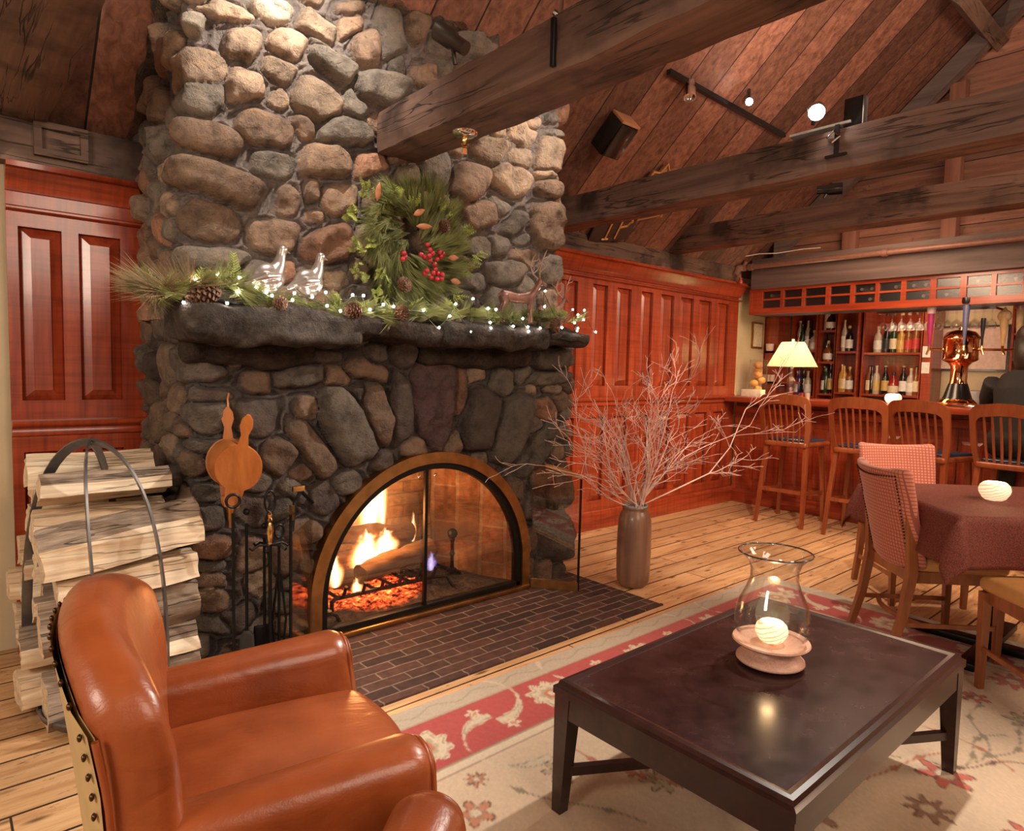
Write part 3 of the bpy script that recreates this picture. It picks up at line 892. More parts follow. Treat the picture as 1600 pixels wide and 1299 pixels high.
fp = thing('stone_fireplace', 'big fieldstone fireplace and chimney with an arched firebox and stone mantel', 'fireplace', (1.9, 3.2, 0))
X0, YF, YB = .785, 2.895, 3.66
Ls = YB - YF
upper = [(300, 95, 60, 28, 10, TAN), (357, 14, 44, 13, 18, TAN), (309, 30, 18, 20, 0, WHT), (384, 68, 27, 24, 15, TAN), (386, 133, 28, 25, 5, TAN),
 (423, 12, 31, 21, 25, WHT), (452, 66, 29, 23, 32, TAN), (440, 110, 24, 16, 25, TAN), (443, 155, 17, 16, 30, TAN), (497, 40, 32, 19, 28, TAN),
 (502, 64, 25, 7, 33, GRY), (523, 97, 41, 18, 38, GRY), (550, 8, 24, 10, 10, BRN), (550, 35, 20, 13, -15, BRN), (577, 75, 25, 29, 0, BRN),
 (612, 48, 20, 38, -5, GRY), (652, 40, 20, 24, 0, BRN), (501, 155, 39, 27, 38, TAN), (597, 140, 42, 27, 12, GRY), (479, 196, 12, 23, -20, BRN),
 (545, 205, 40, 20, 8, GRY), (310, 150, 41, 27, 10, GRY), (417, 200, 48, 25, 12, BRN), (322, 215, 52, 26, 17, BRN), (338, 285, 78, 27, 18, BRN),
 (330, 347, 52, 29, 14, BRN), (425, 258, 34, 22, 18, GRY), (450, 317, 17, 25, 0, BRN), (430, 372, 37, 25, 8, BRN), (335, 407, 60, 21, 5, GRY),
 (510, 250, 36, 25, 5, BRN), (487, 297, 13, 21, 0, BRN), (533, 312, 27, 27, 0, BRN), (493, 342, 15, 10, 0, BRN), (517, 385, 40, 27, -20, RST),
 (455, 425, 16, 19, 0, RST), (582, 256, 25, 18, -10, RST), (563, 425, 14, 22, 0, BRN), (765, 235, 28, 20, 20, TAN), (817, 207, 20, 17, 30, TAN), (785, 208, 12, 8, 0, TAN),
 (835, 188, 14, 11, -10, TAN), (816, 246, 16, 17, 0, TAN), (865, 183, 11, 8, 0, GRY), (864, 243, 24, 32, 12, TAN), (872, 210, 17, 8, 5, GRY),
 (737, 285, 27, 30, 25, BRN), (801, 283, 31, 22, 20, TAN), (857, 272, 20, 8, 0, TAN), (862, 297, 22, 14, 10, BRN), (752, 338, 27, 20, -8, BRN),
 (785, 320, 16, 11, 35, GRY), (807, 352, 13, 24, 38, GRY), (858, 356, 28, 37, 0, BRN), (750, 388, 19, 22, 0, GRY), (785, 385, 17, 17, 0, GRY),
 (818, 378, 13, 8, 0, GRY), (822, 405, 20, 12, 15, BRN), (793, 427, 29, 18, 0, GRY), (866, 420, 22, 22, 0, GRY), (745, 445, 18, 15, 0, GRY),
 (745, 68, 34, 22, 8, GRY), (666, 115, 25, 17, 0, BRN), (700, 180, 26, 18, 0, GRY), (700, 110, 14, 20, 0, GRY), (640, 175, 26, 22, 0, GRY), (680, 260, 22, 30, 0, GRY), (655, 330, 30, 30, 0, BRN), (600, 320, 24, 22, 0, BRN)]
st = stones_from_photo(upper, 2.86, X0, Ls)
Wu = 2.865 - X0
pal_u = [TAN, BRN, BRN, GRY, GRY, RST]
st = fill_stones(st, 2 * Ls + Wu, 1.50, 3.7, .055, .10, pal_u, lambda u, v: True, 5)
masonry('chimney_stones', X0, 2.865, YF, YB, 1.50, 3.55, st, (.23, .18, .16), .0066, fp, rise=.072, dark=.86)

lower = [(293, 540, 14, 12, 0, TAN), (312, 578, 45, 20, 0, GRY), (403, 597, 24, 17, 0, BRN), (470, 588, 42, 15, -5, GRY), (330, 617, 34, 11, 0, GRY),
 (320, 652, 42, 23, 0, GRY), (398, 655, 34, 29, 0, DRK), (318, 697, 35, 11, 0, GRY), (292, 730, 30, 20, 5, BRN), (320, 775, 26, 13, 0, GRY), (325, 812, 30, 17, 0, GRY),
 (325, 855, 40, 19, 0, RST), (322, 888, 34, 11, 0, GRY), (325, 912, 32, 13, 0, BRN), (322, 945, 34, 19, 0, BRN), (320, 985, 40, 15, 0, GRY),
 (437, 715, 26, 30, 25, BRN), (490, 702, 52, 18, 58, BRN), (543, 668, 60, 33, 62, GRY), (592, 650, 48, 20, 74, BRN), (629, 640, 18, 56, 0, DRK),
 (682, 627, 30, 72, 0, (.20, .115, .11)), (722, 600, 10, 50, 3, RST), (750, 658, 25, 50, 12, DRK), (800, 668, 25, 58, 20, GRY), (843, 700, 52, 17, -55, GRY),
 (853, 640, 19, 16, 0, RST), (862, 592, 40, 10, -5, GRY), (885, 672, 16, 12, 0, BRN), (868, 610, 12, 7, 0, TAN), (575, 580, 32, 16, 20, BRN), (860, 560, 34, 18, 0, GRY),
 (800, 560, 30, 16, 0, DRK), (398, 800, 26, 20, 20, DRK), (440, 800, 26, 16, -20, GRY), (465, 770, 22, 14, 40, GRY), (400, 870, 22, 28, 0, BRN), (445, 880, 20, 26, 10, BRN), (440, 940, 24, 18, 0, GRY),
 (880, 770, 20, 28, 0, GRY), (870, 840, 22, 34, 0, DRK), (505, 560, 30, 12, 0, GRY)]
st = stones_from_photo(lower, 2.86, X0, Ls)
Wl = 3.02 - X0
AC, AR, AZ = 1.965, .665, .185
def inarch(x, z, r=AR): return (np.abs(x - AC) < r) & (z < AZ + np.sqrt(np.maximum(0, r * r - (x - AC) ** 2)))
pal_l = [GRY, GRY, DRK, BRN, BRN, TAN]
st = fill_stones(st, 2 * Ls + Wl, 0, 1.5, .055, .10, pal_l, lambda u, v: not inarch(np.array(u - Ls + X0), np.array(v), .70), 9)
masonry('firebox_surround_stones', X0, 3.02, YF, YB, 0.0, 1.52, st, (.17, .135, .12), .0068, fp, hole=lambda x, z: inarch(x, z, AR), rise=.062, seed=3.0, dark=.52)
# solid core behind the relief
core = MB()
core.bb((X0 + .10, YF + .10, 0), (AC - AR - .04, YB, 1.5)); core.bb((AC + AR + .04, YF + .10, 0), (2.95, YB, 1.5))
core.bb((X0 + .10, YF + .10, .95), (2.95, YB, 1.5)); core.prism([(YF + .10, 1.5), (YB, 1.5), (YB, roofz(YB) - .01), (YF + .10, roofz(YF + .10) - .01)], (X0 + .10, 0, 0), (0, 1, 0), (0, 0, 1), (2.79 - X0 - .10, 0, 0))
part('chimney_core', core, M['speckstone'], fp, smooth=0, world=True)

# mantel slabs
def slab(x0, x1, z0, z1, yb, yf, seed, r=.045):
    m = MB(); n = 26
    m.rbox(((x0 + x1) / 2, (yb + yf) / 2, (z0 + z1) / 2), (x1 - x0, yb - yf, z1 - z0), r, 4, n)
    m.rough(.040, 4.5, seed); m.rough(.018, 14, seed + 3)
    return m
def m_rock(name, c1, c2):
    t = NT(name); v = t.coord()
    n = t.noise(v, 9, 8, .70); n2 = t.noise(v, 45, 5, .7)
    c = t.ramp(t.math('ADD', t.math('MULTIPLY', n, .7), t.math('MULTIPLY', n2, .3)), [(.38, c1), (.52, c2), (.66, tuple(q * 1.9 for q in c2))])
    b = t.bsdf(Base_Color=c, Roughness=.8)
    b.inputs['Specular IOR Level'].default_value = .3
    t.set(b.inputs['Normal'], t.bump(t.math('ADD', n, t.math('MULTIPLY', n2, .5)), 1.0, .035))
    return t.m
mm = m_rock('rough grey mantel slab', (.014, .010, .008), (.060, .046, .037))
mk = m_rock('dark brown mantel slab', (.010, .007, .005), (.045, .029, .021))
xs = [ony((p, 500), 2.62)[0] for p in (285, 558, 700, 850, 925)]
for k, (a, b, zt, zb, mat, yf) in enumerate([(xs[0], xs[1] + .03, 1.555, 1.405, mm, 2.60), (xs[1] - .02, xs[2] + .03, 1.54, 1.43, mk, 2.64), (xs[2] - .02, xs[3] + .05, 1.545, 1.42, mm, 2.61), (xs[3], xs[4] + .015, 1.55, 1.465, mk, 2.64)]):
    part('mantel_slab', slab(a, b, zb, zt, 2.93, yf, 10 + k * 5), mat, fp, smooth=180, world=True)
part('mantel_corbel', slab(xs[0] + .05, xs[1] - .1, 1.30, 1.44, 2.92, 2.80, 77), mk, fp, smooth=180, world=True)
part('mantel_corbel', slab(xs[2], xs[3] + .1, 1.33, 1.45, 2.92, 2.80, 79), mk, fp, smooth=180, world=True)

# firebox
fb = MB()
W0, W1, yb_ = .70, .42, 3.50
part('firebox_back', MB().add([(AC - W1, yb_, 0), (AC + W1, yb_, 0), (AC + W1, yb_, 1.1), (AC - W1, yb_, 1.1)], [(0, 1, 2, 3)]), M['firebrick_xz'], fp, world=False, smooth=0)
for o_ in fp.children:
    if o_.name.startswith('firebox_back'): o_.location = (-1.9, -3.2, 0)
for s_ in (-1, 1):
    o_ = part('firebox_side', MB().add([(AC + s_ * W0, 2.93, 0), (AC + s_ * W1, yb_, 0), (AC + s_ * W1, yb_, 1.1), (AC + s_ * W0, 2.93, 1.1)], [(0, 1, 2, 3)]), M['firebrick_yz'], fp, smooth=0)
    o_.location = (-1.9, -3.2, 0)
part('firebox_throat', MB().bb((AC - .75, 2.97, 1.0), (AC + .75, 3.55, 1.04)), M['char'], fp, world=True)
part('firebox_floor', MB().bb((AC - .70, 2.93, .0), (AC + .70, 3.52, .022)), m_plain('sooty firebox floor', (.05, .04, .035), .9, noise=.5), fp, world=True)

# hearth
hb = thing('brick_hearth', 'dark red brick hearth laid flush in front of the fireplace', 'hearth', (1.9, 2.5, 0))
o_ = mesh_obj('hearth_bricks', MB().bb((-1.1, -.315, 0), (1.175, .42, .006)), M['hearthbrick'], 0); o_.parent = hb
part('hearth_edge', MB().bb((.80, 2.170, 0), (3.078, 2.186, .009)), M['hearthbrick'], hb, world=True, smooth=0)

# brass arch, threshold and doors
dr = thing('fireplace_doors', 'brass arched fireplace surround with glass doors, side panels folded open', 'fireplace doors', (AC, 2.86, 0))
def arch_band(r0, r1, y0, y1, n=56):
    m = MB(); vs = []; fs = []
    pts = [(-1, 0)] + [(-math.cos(PI * k / n), math.sin(PI * k / n)) for k in range(n + 1)] + [(1, 0)]
    for i, (cx_, sx_) in enumerate(pts):
        zoff = 0 if i in (0, len(pts) - 1) else AZ
        for (r, y) in ((r0, y0), (r1, y0), (r1, y1), (r0, y1)):
            vs.append((AC + cx_ * r, y, zoff + sx_ * r if zoff else .03))
    for i in range(len(pts) - 1):
        for k in range(4):
            fs.append((i * 4 + k, i * 4 + (k + 1) % 4, i * 4 + 4 + (k + 1) % 4, i * 4 + 4 + k))
    return m.add(vs, fs + [(0, 1, 2, 3), tuple((len(pts) - 1) * 4 + k for k in (3, 2, 1, 0))])
part('brass_arch', arch_band(.632, .69, 2.835, 2.90), M['brass'], dr, world=True, smooth=35)
part('dark_inner_arch', arch_band(.600, .634, 2.85, 2.90), M['iron'], dr, world=True, smooth=35)
part('brass_threshold', MB().bb((AC - .69, 2.825, .006), (AC + .69, 2.90, .034), .006), M['brass'], dr, world=True)
part('black_sill', MB().bb((AC - .63, 2.85, .034), (AC + .63, 2.895, .062), .004), M['iron'], dr, world=True)
xb = ony((664, 850), 2.86)[0]
part('door_stile', MB().bb((xb - .009, 2.85, .06), (xb + .009, 2.868, AZ + math.sqrt(.60 ** 2 - (xb - AC) ** 2))), M['iron'], dr, world=True)
def archpane(x0, x1, r=.602):
    pts = [(x0, .055)] + [(x1, .055)]
    n = 26
    for k in range(n + 1):
        x = x1 + (x0 - x1) * k / n
        pts.append((x, AZ + math.sqrt(max(0, r * r - (x - AC) ** 2))))
    return MB().prism(pts, (0, 2.866, 0), (1, 0, 0), (0, 0, 1), (0, .004, 0))
part('glass_pane', archpane(AC - .6, xb), M['doorglass'], dr, world=True, smooth=0)
part('glass_pane', archpane(xb, AC + .6), M['doorglass'], dr, world=True, smooth=0)
m = MB()
for k in (-1, 1): m.sphere((xb + .05 * k, 2.845, .755), .008, 8, 6)
part('door_pull', m, M['chrome'], dr, world=True)
# folded-open side leaves
def leaf(h, e, zt0, zt1, nm):
    """hinge point h, free edge e (floor xy); top at zt0 (hinge) .. zt1 (edge)"""
    h = Vector((*h, 0)); e = Vector((*e, 0)); d = (e - h)
    n_ = Vector((-d.y, d.x, 0)).normalized() * .006
    z = Vector((0, 0, 1))
    pts = [(0, .05), (1, .05), (1, zt1)] + [(1 - t_ * .25, zt1 + (zt0 - zt1) * t_ * .25) for t_ in (1, 2, 3)] + [(0, zt0)]
    part('side_glass', MB().prism(pts, h, d, z, n_), M['doorglass'], dr, world=True, smooth=0, label='smoked glass leaf folded out at the %s side' % nm)
    part('side_base', MB().prism([(0, .008), (1, .008), (1, .062), (0, .062)], h - n_, d, z, n_ * 3), M['brass'], dr, world=True, smooth=0)
    part('side_edge', MB().box((e.x, e.y, .35), (.010, .010, .68)), M['iron'], dr, world=True)
    return h, d, n_
h, d, n_ = leaf((2.672, 2.84), (2.845, 2.615), .76, .70, 'right')
part('side_top_rail', MB().prism([(.25, .745), (1.02, .680), (1.02, .70), (.7, .738), (.25, .765)], h - n_, d, Vector((0, 0, 1)), n_ * 3), M['brass'], dr, world=True, smooth=0)
hL, dL, nL = leaf((1.275, 2.83), (1.10, 2.64), .62, .60, 'left')
part('latch', MB().box((1.105, 2.64, .70), (.012, .03, .06)).box((1.15, 2.68, .79), (.05, .014, .022)), M['brass_shiny'], dr, world=True)
part('side_curved_rail', MB().tube([(1.105, 2.64, .62), (1.13, 2.67, .73), (1.19, 2.75, .765), (1.28, 2.83, .69)], .009, 8), M['iron'], dr, world=True)

# fire: grate, andirons, logs, embers, flames
gr = thing('fire_grate', 'black iron fire grate holding the burning logs', 'grate', (1.85, 3.2, .02))
m = MB()
for x in (1.55, 1.66, 1.77, 1.88, 1.99, 2.10):
    m.tube([(x, 3.02, .19), (x, 3.05, .13), (x, 3.12, .105), (x, 3.36, .105), (x, 3.42, .16)], .010, 6)
part('grate_bars', m, M['iron'], gr, world=True)
part('grate_rail', MB().tube([(1.50, 3.08, .10), (1.52, 3.08, .115), (2.14, 3.08, .115), (2.2, 3.05, .11), (2.24, 3.0, .02)], .011, 6), M['iron'], gr, world=True)
for (x, y) in ((1.50, 3.08), (1.55, 3.38), (2.10, 3.38)):
    part('leg', MB().tube([(x, y, .11), (x - .01, y - .02, .02)], .011, 6), M['iron'], gr, world=True)
for i, (px, lab) in enumerate([((1.425, 2.99), 'left black iron andiron with ball top, beside the flames'), ((2.33, 3.18), 'right black iron andiron with ball top, before the brick side')]):
    a = thing('andiron', lab, 'andiron', (px[0], px[1], .02), 0, 'pair of andirons in the firebox')
    prof = [(.03, 0), (.03, .02), (.012, .03), (.010, .10), (.018, .115), (.010, .13), (.012, .19), (.018, .20), (.010, .212)]
    part('post', MB().lathe(prof, (0, 0, .06), 12), M['iron'], a)
    part('ball_finial', MB().sphere((0, 0, .298), .032, 14, 10), M['iron'], a)
    part('feet', MB().tube([(-.07, -.02, .005), (-.05, -.01, .05), (0, 0, .075), (.05, -.01, .05), (.07, -.02, .005)], .010, 6).tube([(0, 0, .07), (0, .3, .07)], .010, 6), M['iron'], a)
def fire_log(a, b, r, seed, mat, label, half=False):
    a, b = Vector(a), Vector(b); m = MB(); n = 14
    pts = [a + (b - a) * k / 24 for k in range(25)]
    m.tube(pts, [r * (.92 + .1 * math.sin(k * .5 + seed)) for k in range(25)], 22)
    m.rough(.016, 9, seed); m.rough(.008, 30, seed)
    return solo('burning_log', m, mat, label, 'log', group='logs on the fire')
fire_log((1.50, 3.31, .395), (2.11, 3.31, .335), .058, 1, M['char'], 'charred upper log lying across the back of the fire')
fire_log((1.67, 3.10, .215), (2.17, 3.19, .255), .062, 4, M['split'] if False else m_wood('scorched brown log', (.07, .035, .015), (.26, .15, .07), 'x', 1.2, .85, 0, .8), 'scorched brown front log slanting towards the centre bar')
fire_log((1.56, 3.2, .16), (2.30, 3.36, .17), .045, 7, M['char'], 'black lower log in the bottom of the grate')
# ember bed
t = NT('glowing embers')
v = t.coord()
n = t.noise(v, 26, 6, .7); n2 = t.noise(v, 6, 2)
s = t.n('ShaderNodeSeparateXYZ', Vector=v)
dx = t.math('DIVIDE', t.math('ADD', s.outputs[0], .14), .34)
dy = t.math('DIVIDE', s.outputs[1], .26)
fall = t.math('MAXIMUM', t.math('SUBTRACT', 1.0, t.math('ADD', t.math('MULTIPLY', dx, dx), t.math('MULTIPLY', dy, dy))), 0.0)
hot = t.math('MULTIPLY', t.ramp(n, [(.42, (0, 0, 0)), (.62, (1, 1, 1))]), fall)
ec = t.ramp(n, [(.45, (.9, .03, .005)), (.6, (1, .16, .03)), (.75, (1, .45, .16))])
b = t.bsdf(Base_Color=t.ramp(n, [(.3, (.015, .012, .011)), (.6, (.12, .10, .09))]), Roughness=.95, Emission_Color=ec)
t.set(b.inputs['Emission Strength'], t.math('MULTIPLY', hot, 5.5))
t.set(b.inputs['Normal'], t.bump(n, 1.0, .02))
M['ember'] = t.m
m = MB(); vs = []; fs = []; nx, ny = 90, 44
for j in range(ny + 1):
    for i in range(nx + 1):
        x = -.60 + 1.2 * i / nx; y = -.26 + .52 * j / ny
        e = max(0, 1 - (abs(x) / .62) ** 3) * max(0, 1 - (abs(y) / .28) ** 4)
        vs.append((x, y, .004 + e * (.045 + .03 * float(fbm(x * 12, y * 12, 1.0, 4)) + .018 * float(fbm(x * 40, y * 40, 5.0, 2)))))
for j in range(ny):
    for i in range(nx):
        k = j * (nx + 1) + i; fs.append((k, k + 1, k + nx + 2, k + nx + 1))
m.add(vs, fs)
o_ = solo('embers', m, M['ember'], 'bed of glowing embers and ash under the grate', 'embers', loc=(1.93, 3.215, .02), world=False, smooth=180, kind='stuff')
# flames: soft glowing gas inside each flame's own outline
def m_flame(name, c_edge, c_mid, c_core, strength):
    t = NT(name)
    v = t.coord()
    s = t.n('ShaderNodeSeparateXYZ', Vector=v)
    n = t.n('ShaderNodeTexNoise', Vector=t.coord((1.6, 1.6, 2.6)), Scale=1.5, Detail=3.0)
    w = t.math('MULTIPLY', t.math('SUBTRACT', n.outputs[0], .5), t.math('ADD', t.math('MULTIPLY', s.outputs[2], 1.5), .25))
    x = t.math('ADD', s.outputs[0], w); y = s.outputs[1]
    r = t.math('SQRT', t.math('ADD', t.math('MULTIPLY', x, x), t.math('MULTIPLY', y, y)))
    z = t.math('MINIMUM', t.math('MAXIMUM', s.outputs[2], 0.001), .999)
    R = t.math('MULTIPLY', t.math('POWER', t.math('ADD', z, .03), .4), t.math('POWER', t.math('SUBTRACT', 1.0, z), 1.0))
    R = t.math('MAXIMUM', t.math('MULTIPLY', R, 1.55), .001)
    d = t.math('MAXIMUM', t.math('SUBTRACT', 1.0, t.math('DIVIDE', r, R)), 0.0)
    n2 = t.n('ShaderNodeTexNoise', Vector=t.coord((3.0, 3.0, 2.0)), Scale=1.6, Detail=4.0)
    d2 = t.math('MULTIPLY', t.math('POWER', d, 1.3), t.math('ADD', .35, n2.outputs[0]))
    col = t.ramp(d2, [(.02, c_edge), (.22, c_mid), (.55, c_core)])
    em = t.n('ShaderNodeEmission', Color=col, Strength=t.math('MULTIPLY', d2, strength))
    t.t.links.new(em.outputs[0], t.out.inputs['Volume'])
    return t.m
M['flame'] = m_flame('flame gas', (1, .22, .04), (1, .50, .16), (1, .80, .50), 190.0)
M['blueflame'] = m_flame('blue flame gas', (.15, .10, 1), (.4, .3, 1), (.8, .7, 1), 60.0)
def flame_obj(c, r, h, seed, ln, mat, lab, sy=.55):
    m = MB()
    prof = [(max(0.0, 1.75 * (k / 12 + .03) ** .4 * (1 - k / 12) ** .8), k / 12) for k in range(13)]
    m.lathe([(0, -.02)] + prof, (0, 0, 0), 16)
    o = mesh_obj('flame', m, mat, 180)
    o.location = c; o.scale = (r, r * sy, h); o.rotation_euler = (0, ln[0] * 1.2, seed * 1.1 if False else 0)
    return tag(o, lab, 'flame', G)
G = 'flames of the log fire'
for nm, c, r, h, sd, ln, lab in [
    ('flame', (1.90, 3.42, .34), .13, .46, 1, (.02, 0), 'tallest orange flame rising behind the upper log'),
    ('flame', (1.99, 3.43, .36), .06, .52, 2, (-.02, 0), 'thin flame beside the tallest one, behind the upper log'),
    ('flame', (1.76, 3.22, .17), .17, .26, 3, (.10, 0), 'broad white flame between the upper and front logs'),
    ('flame', (1.90, 3.24, .25), .13, .16, 4, (.08, 0), 'bright flame licking over the front log'),
    ('flame', (1.53, 3.10, .17), .075, .20, 5, (-.02, 0), 'small separate flame at the left of the fire'),
    ('flame', (2.12, 3.29, .28), .035, .20, 6, (.01, 0), 'narrow flame curling round the right end of the upper log'),
    ('flame', (1.66, 3.12, .10), .06, .10, 7, (.02, 0), 'low flame at the left end of the front log'),
]:
    flame_obj(c, r, h, sd, ln, M['flame'], lab)
flame_obj((2.10, 3.07, .16), .06, .12, 9, (.05, 0), M['blueflame'], 'small blue violet flame under the right end of the front log')
light('fire_light', 'POINT', (1.80, 3.14, .50), 10, (1, .42, .14), None, .09)
light('fire_light', 'POINT', (1.95, 3.30, .62), 4, (1, .48, .18), None, .08)
# ------------------------------------------------------------------ greenery helpers
def needles(m, base, d, count, length, spread, r=.0011, rnd=random, droop=0.0):
    """a tuft of thin three-sided needles fanning from base along d"""
    d = Vector(d).normalized()
    a = d.orthogonal().normalized(); b = d.cross(a)
    for k in range(count):
        th = rnd.uniform(0, 2 * PI); s = spread * math.sqrt(rnd.random())
        v = (d + (a * math.cos(th) + b * math.sin(th)) * s).normalized()
        L = length * rnd.uniform(.65, 1.15)
        p0 = Vector(base) + d * rnd.uniform(-.01, .025)
        p1 = p0 + v * L * .55; p2 = p0 + v * L - Vector((0, 0, droop * L * rnd.random()))
        u = v.orthogonal().normalized() * r; w = v.cross(u).normalized() * r
        i = len(m.V)
        for p, q in ((p0, 1), (p1, .9)):
            m.V += [tuple(p + u * q), tuple(p + (-u * .5 + w * .87) * q), tuple(p + (-u * .5 - w * .87) * q)]
        m.V.append(tuple(p2))
        for k2 in range(3):
            j = (k2 + 1) % 3
            m.F.append((i + k2, i + j, i + 3 + j, i + 3 + k2)); m.F.append((i + 3 + k2, i + 3 + j, i + 6))
def cedar(m, base, d, length, rnd=random, depth=2):
    d = Vector(d).normalized(); a = d.orthogonal().normalized(); b = d.cross(a)
    th = rnd.uniform(0, PI); s = a * math.cos(th) + b * math.sin(th)
    m.tube([base, Vector(base) + d * length], [.0022, .0012], 4, False)
    n = max(3, int(length / .010))
    for k in range(n):
        p = Vector(base) + d * length * (k + .5) / n
        for sg in (-1, 1):
            L = length * .42 * (1 - k / n * .7)
            q = (d * .7 + s * sg).normalized()
            if depth > 1 and L > .018: cedar(m, p, q, L, rnd, depth - 1)
            else: m.tube([p, p + q * L], [.0026, .0010], 4, False)

def pine_cone(name, c, axis, L, R, label, group='pine cones', parent=None):
    m = MB(); ax = Vector(axis).normalized(); q = ax.to_track_quat('Z', 'Y').to_matrix()
    m.sphere((0, 0, L / 2), 1, 12, 8, (R * .55, R * .55, L / 2 * .9))
    N = 70
    for k in range(N):
        z = (k + .5) / N; rr = R * (math.sin(PI * min(1, z * .86 + .10)) ** .7)
        th = k * 2.39996
        o = Vector((math.cos(th), math.sin(th), 0))
        tn = Vector((-math.sin(th), math.cos(th), 0))
        p0 = Vector((0, 0, z * L)) + o * rr * .35
        p1 = Vector((0, 0, z * L + L * .02)) + o * rr * .95 
        p2 = p1 + Vector((0, 0, L * .07)) + o * rr * .06
        w = tn * R * .26; th_ = Vector((0, 0, -L * .022))
        i = len(m.V)
        m.V += [tuple(p0 - w * .5), tuple(p0 + w * .5), tuple(p1 + w), tuple(p2), tuple(p1 - w), tuple(p0 + th_), tuple(p1 + th_ * 1.6)]
        m.F += [(i, i + 1, i + 2, i + 3), (i, i + 3, i + 4), (i + 5, i + 6, i + 2, i + 1), (i + 5, i, i + 4, i + 6), (i + 6, i + 4, i + 3), (i + 6, i + 3, i + 2)]
    m.V = [tuple(q @ Vector(v) + Vector(c)) for v in m.V]
    if parent is not None:
        return part(name, m, M['cone'], parent, smooth=0, world=True, fix=False)
    return solo(name, m, M['cone'], label, 'pine cone', smooth=0, group=group, fix=False)

# ------------------------------------------------------------------ wreath
WC = Vector(ony((646, 378), 2.80)); WRX, WRZ = .265, .275
rw = random.Random(3)
w = thing('evergreen_wreath', 'evergreen wreath with red berries hanging on the chimney over the mantel', 'wreath', tuple(WC))
mp_, mc_ = MB(), MB()
for k in range(330):
    a = rw.uniform(0, 2 * PI); rr = math.sqrt(rw.uniform(.05, 1.1))
    base = WC + Vector((math.cos(a) * WRX * rr * .86, rw.uniform(-.05, .03), math.sin(a) * WRZ * rr * .86))
    sw = a + rw.uniform(.3, 1.3)
    d = Vector((math.cos(sw), rw.uniform(-.9, .05), math.sin(sw)))
    needles(mp_, base, d, 38, .115, .38, .0012, rw)
part('pine_needles', mp_, M['needle'], w, smooth=0, world=True, kind='stuff', fix=False)
for (px, py) in [(555, 340), (565, 420), (590, 455), (600, 430), (625, 312), (650, 320), (585, 380), (575, 300), (690, 330), (720, 360), (728, 420), (715, 460), (600, 470), (740, 400), (560, 385)]:
    b_ = Vector(ony((px, py), 2.74))
    o_ = (b_ - WC); o_.y = 0
    for q in range(7):
        cedar(mc_, b_ + Vector((rw.uniform(-.03, .03), rw.uniform(-.02, .02), rw.uniform(-.03, .03))), o_.normalized() + Vector((rw.uniform(-.7, .7), -.7, rw.uniform(-.7, .7))), rw.uniform(.035, .065), rw)
part('cedar_sprays', mc_, M['needle2'], w, smooth=0, world=True, kind='stuff', fix=False)
ring = MB(); ring.tube([WC + Vector((math.cos(a * PI / 18) * WRX * .74, .04, math.sin(a * PI / 18) * WRZ * .74)) for a in range(37)], .022, 8, False)
part('twig_ring', ring, M['cone'], w, world=True)
for (px, py) in [(668, 383), (672, 391), (676, 396), (658, 398), (687, 394), (689, 401), (683, 405), (672, 407), (679, 413), (680, 421), (667, 423), (664, 428), (677, 427), (684, 428), (691, 429), (674, 434), (683, 437), (690, 436), (631, 396), (633, 402), (629, 405), (663, 402), (671, 400), (692, 397)]:
    p = Vector(ony((px, py), 2.685 + rw.uniform(-.01, .01)))
    part('berry', MB().sphere(tuple(p), .0125, 10, 7), M['berry'], w, world=True, smooth=180)
m = MB()
for (px, py) in [(672, 383), (687, 394), (679, 413), (664, 428), (683, 437), (631, 400)]:
    p = Vector(ony((px, py), 2.69)); m.tube([p, p + Vector((-.01, .05, .02))], .002, 4)
part('berry_stems', m, M['cone'], w, world=True)
for (px, py, dx, dz) in [(591, 300, .005, .075), (663, 354, .075, .008), (655, 332, .05, .03), (708, 403, .05, .005), (712, 440, .05, -.01)]:
    p = Vector(ony((px, py), 2.69)); m = MB()
    L = Vector((dx, -.01, dz)); n_ = L.cross(Vector((0, 1, 0))).normalized()
    m.tube([p - L * .55, p - L * .3, p, p + L * .3, p + L * .55], [.001, .012, .016, .011, .001], 8, flat=(1, .35), up=(0, 1, 0))
    part('dry_leaf', m, M['leafdry'], w, world=True, smooth=180)
pine_cone('cone', ony((627, 448), 2.70), (0, -1, .25), .055, .038, None, parent=w)
pine_cone('cone', ony((688, 355), 2.72), (.3, -1, .1), .05, .034, None, parent=w)

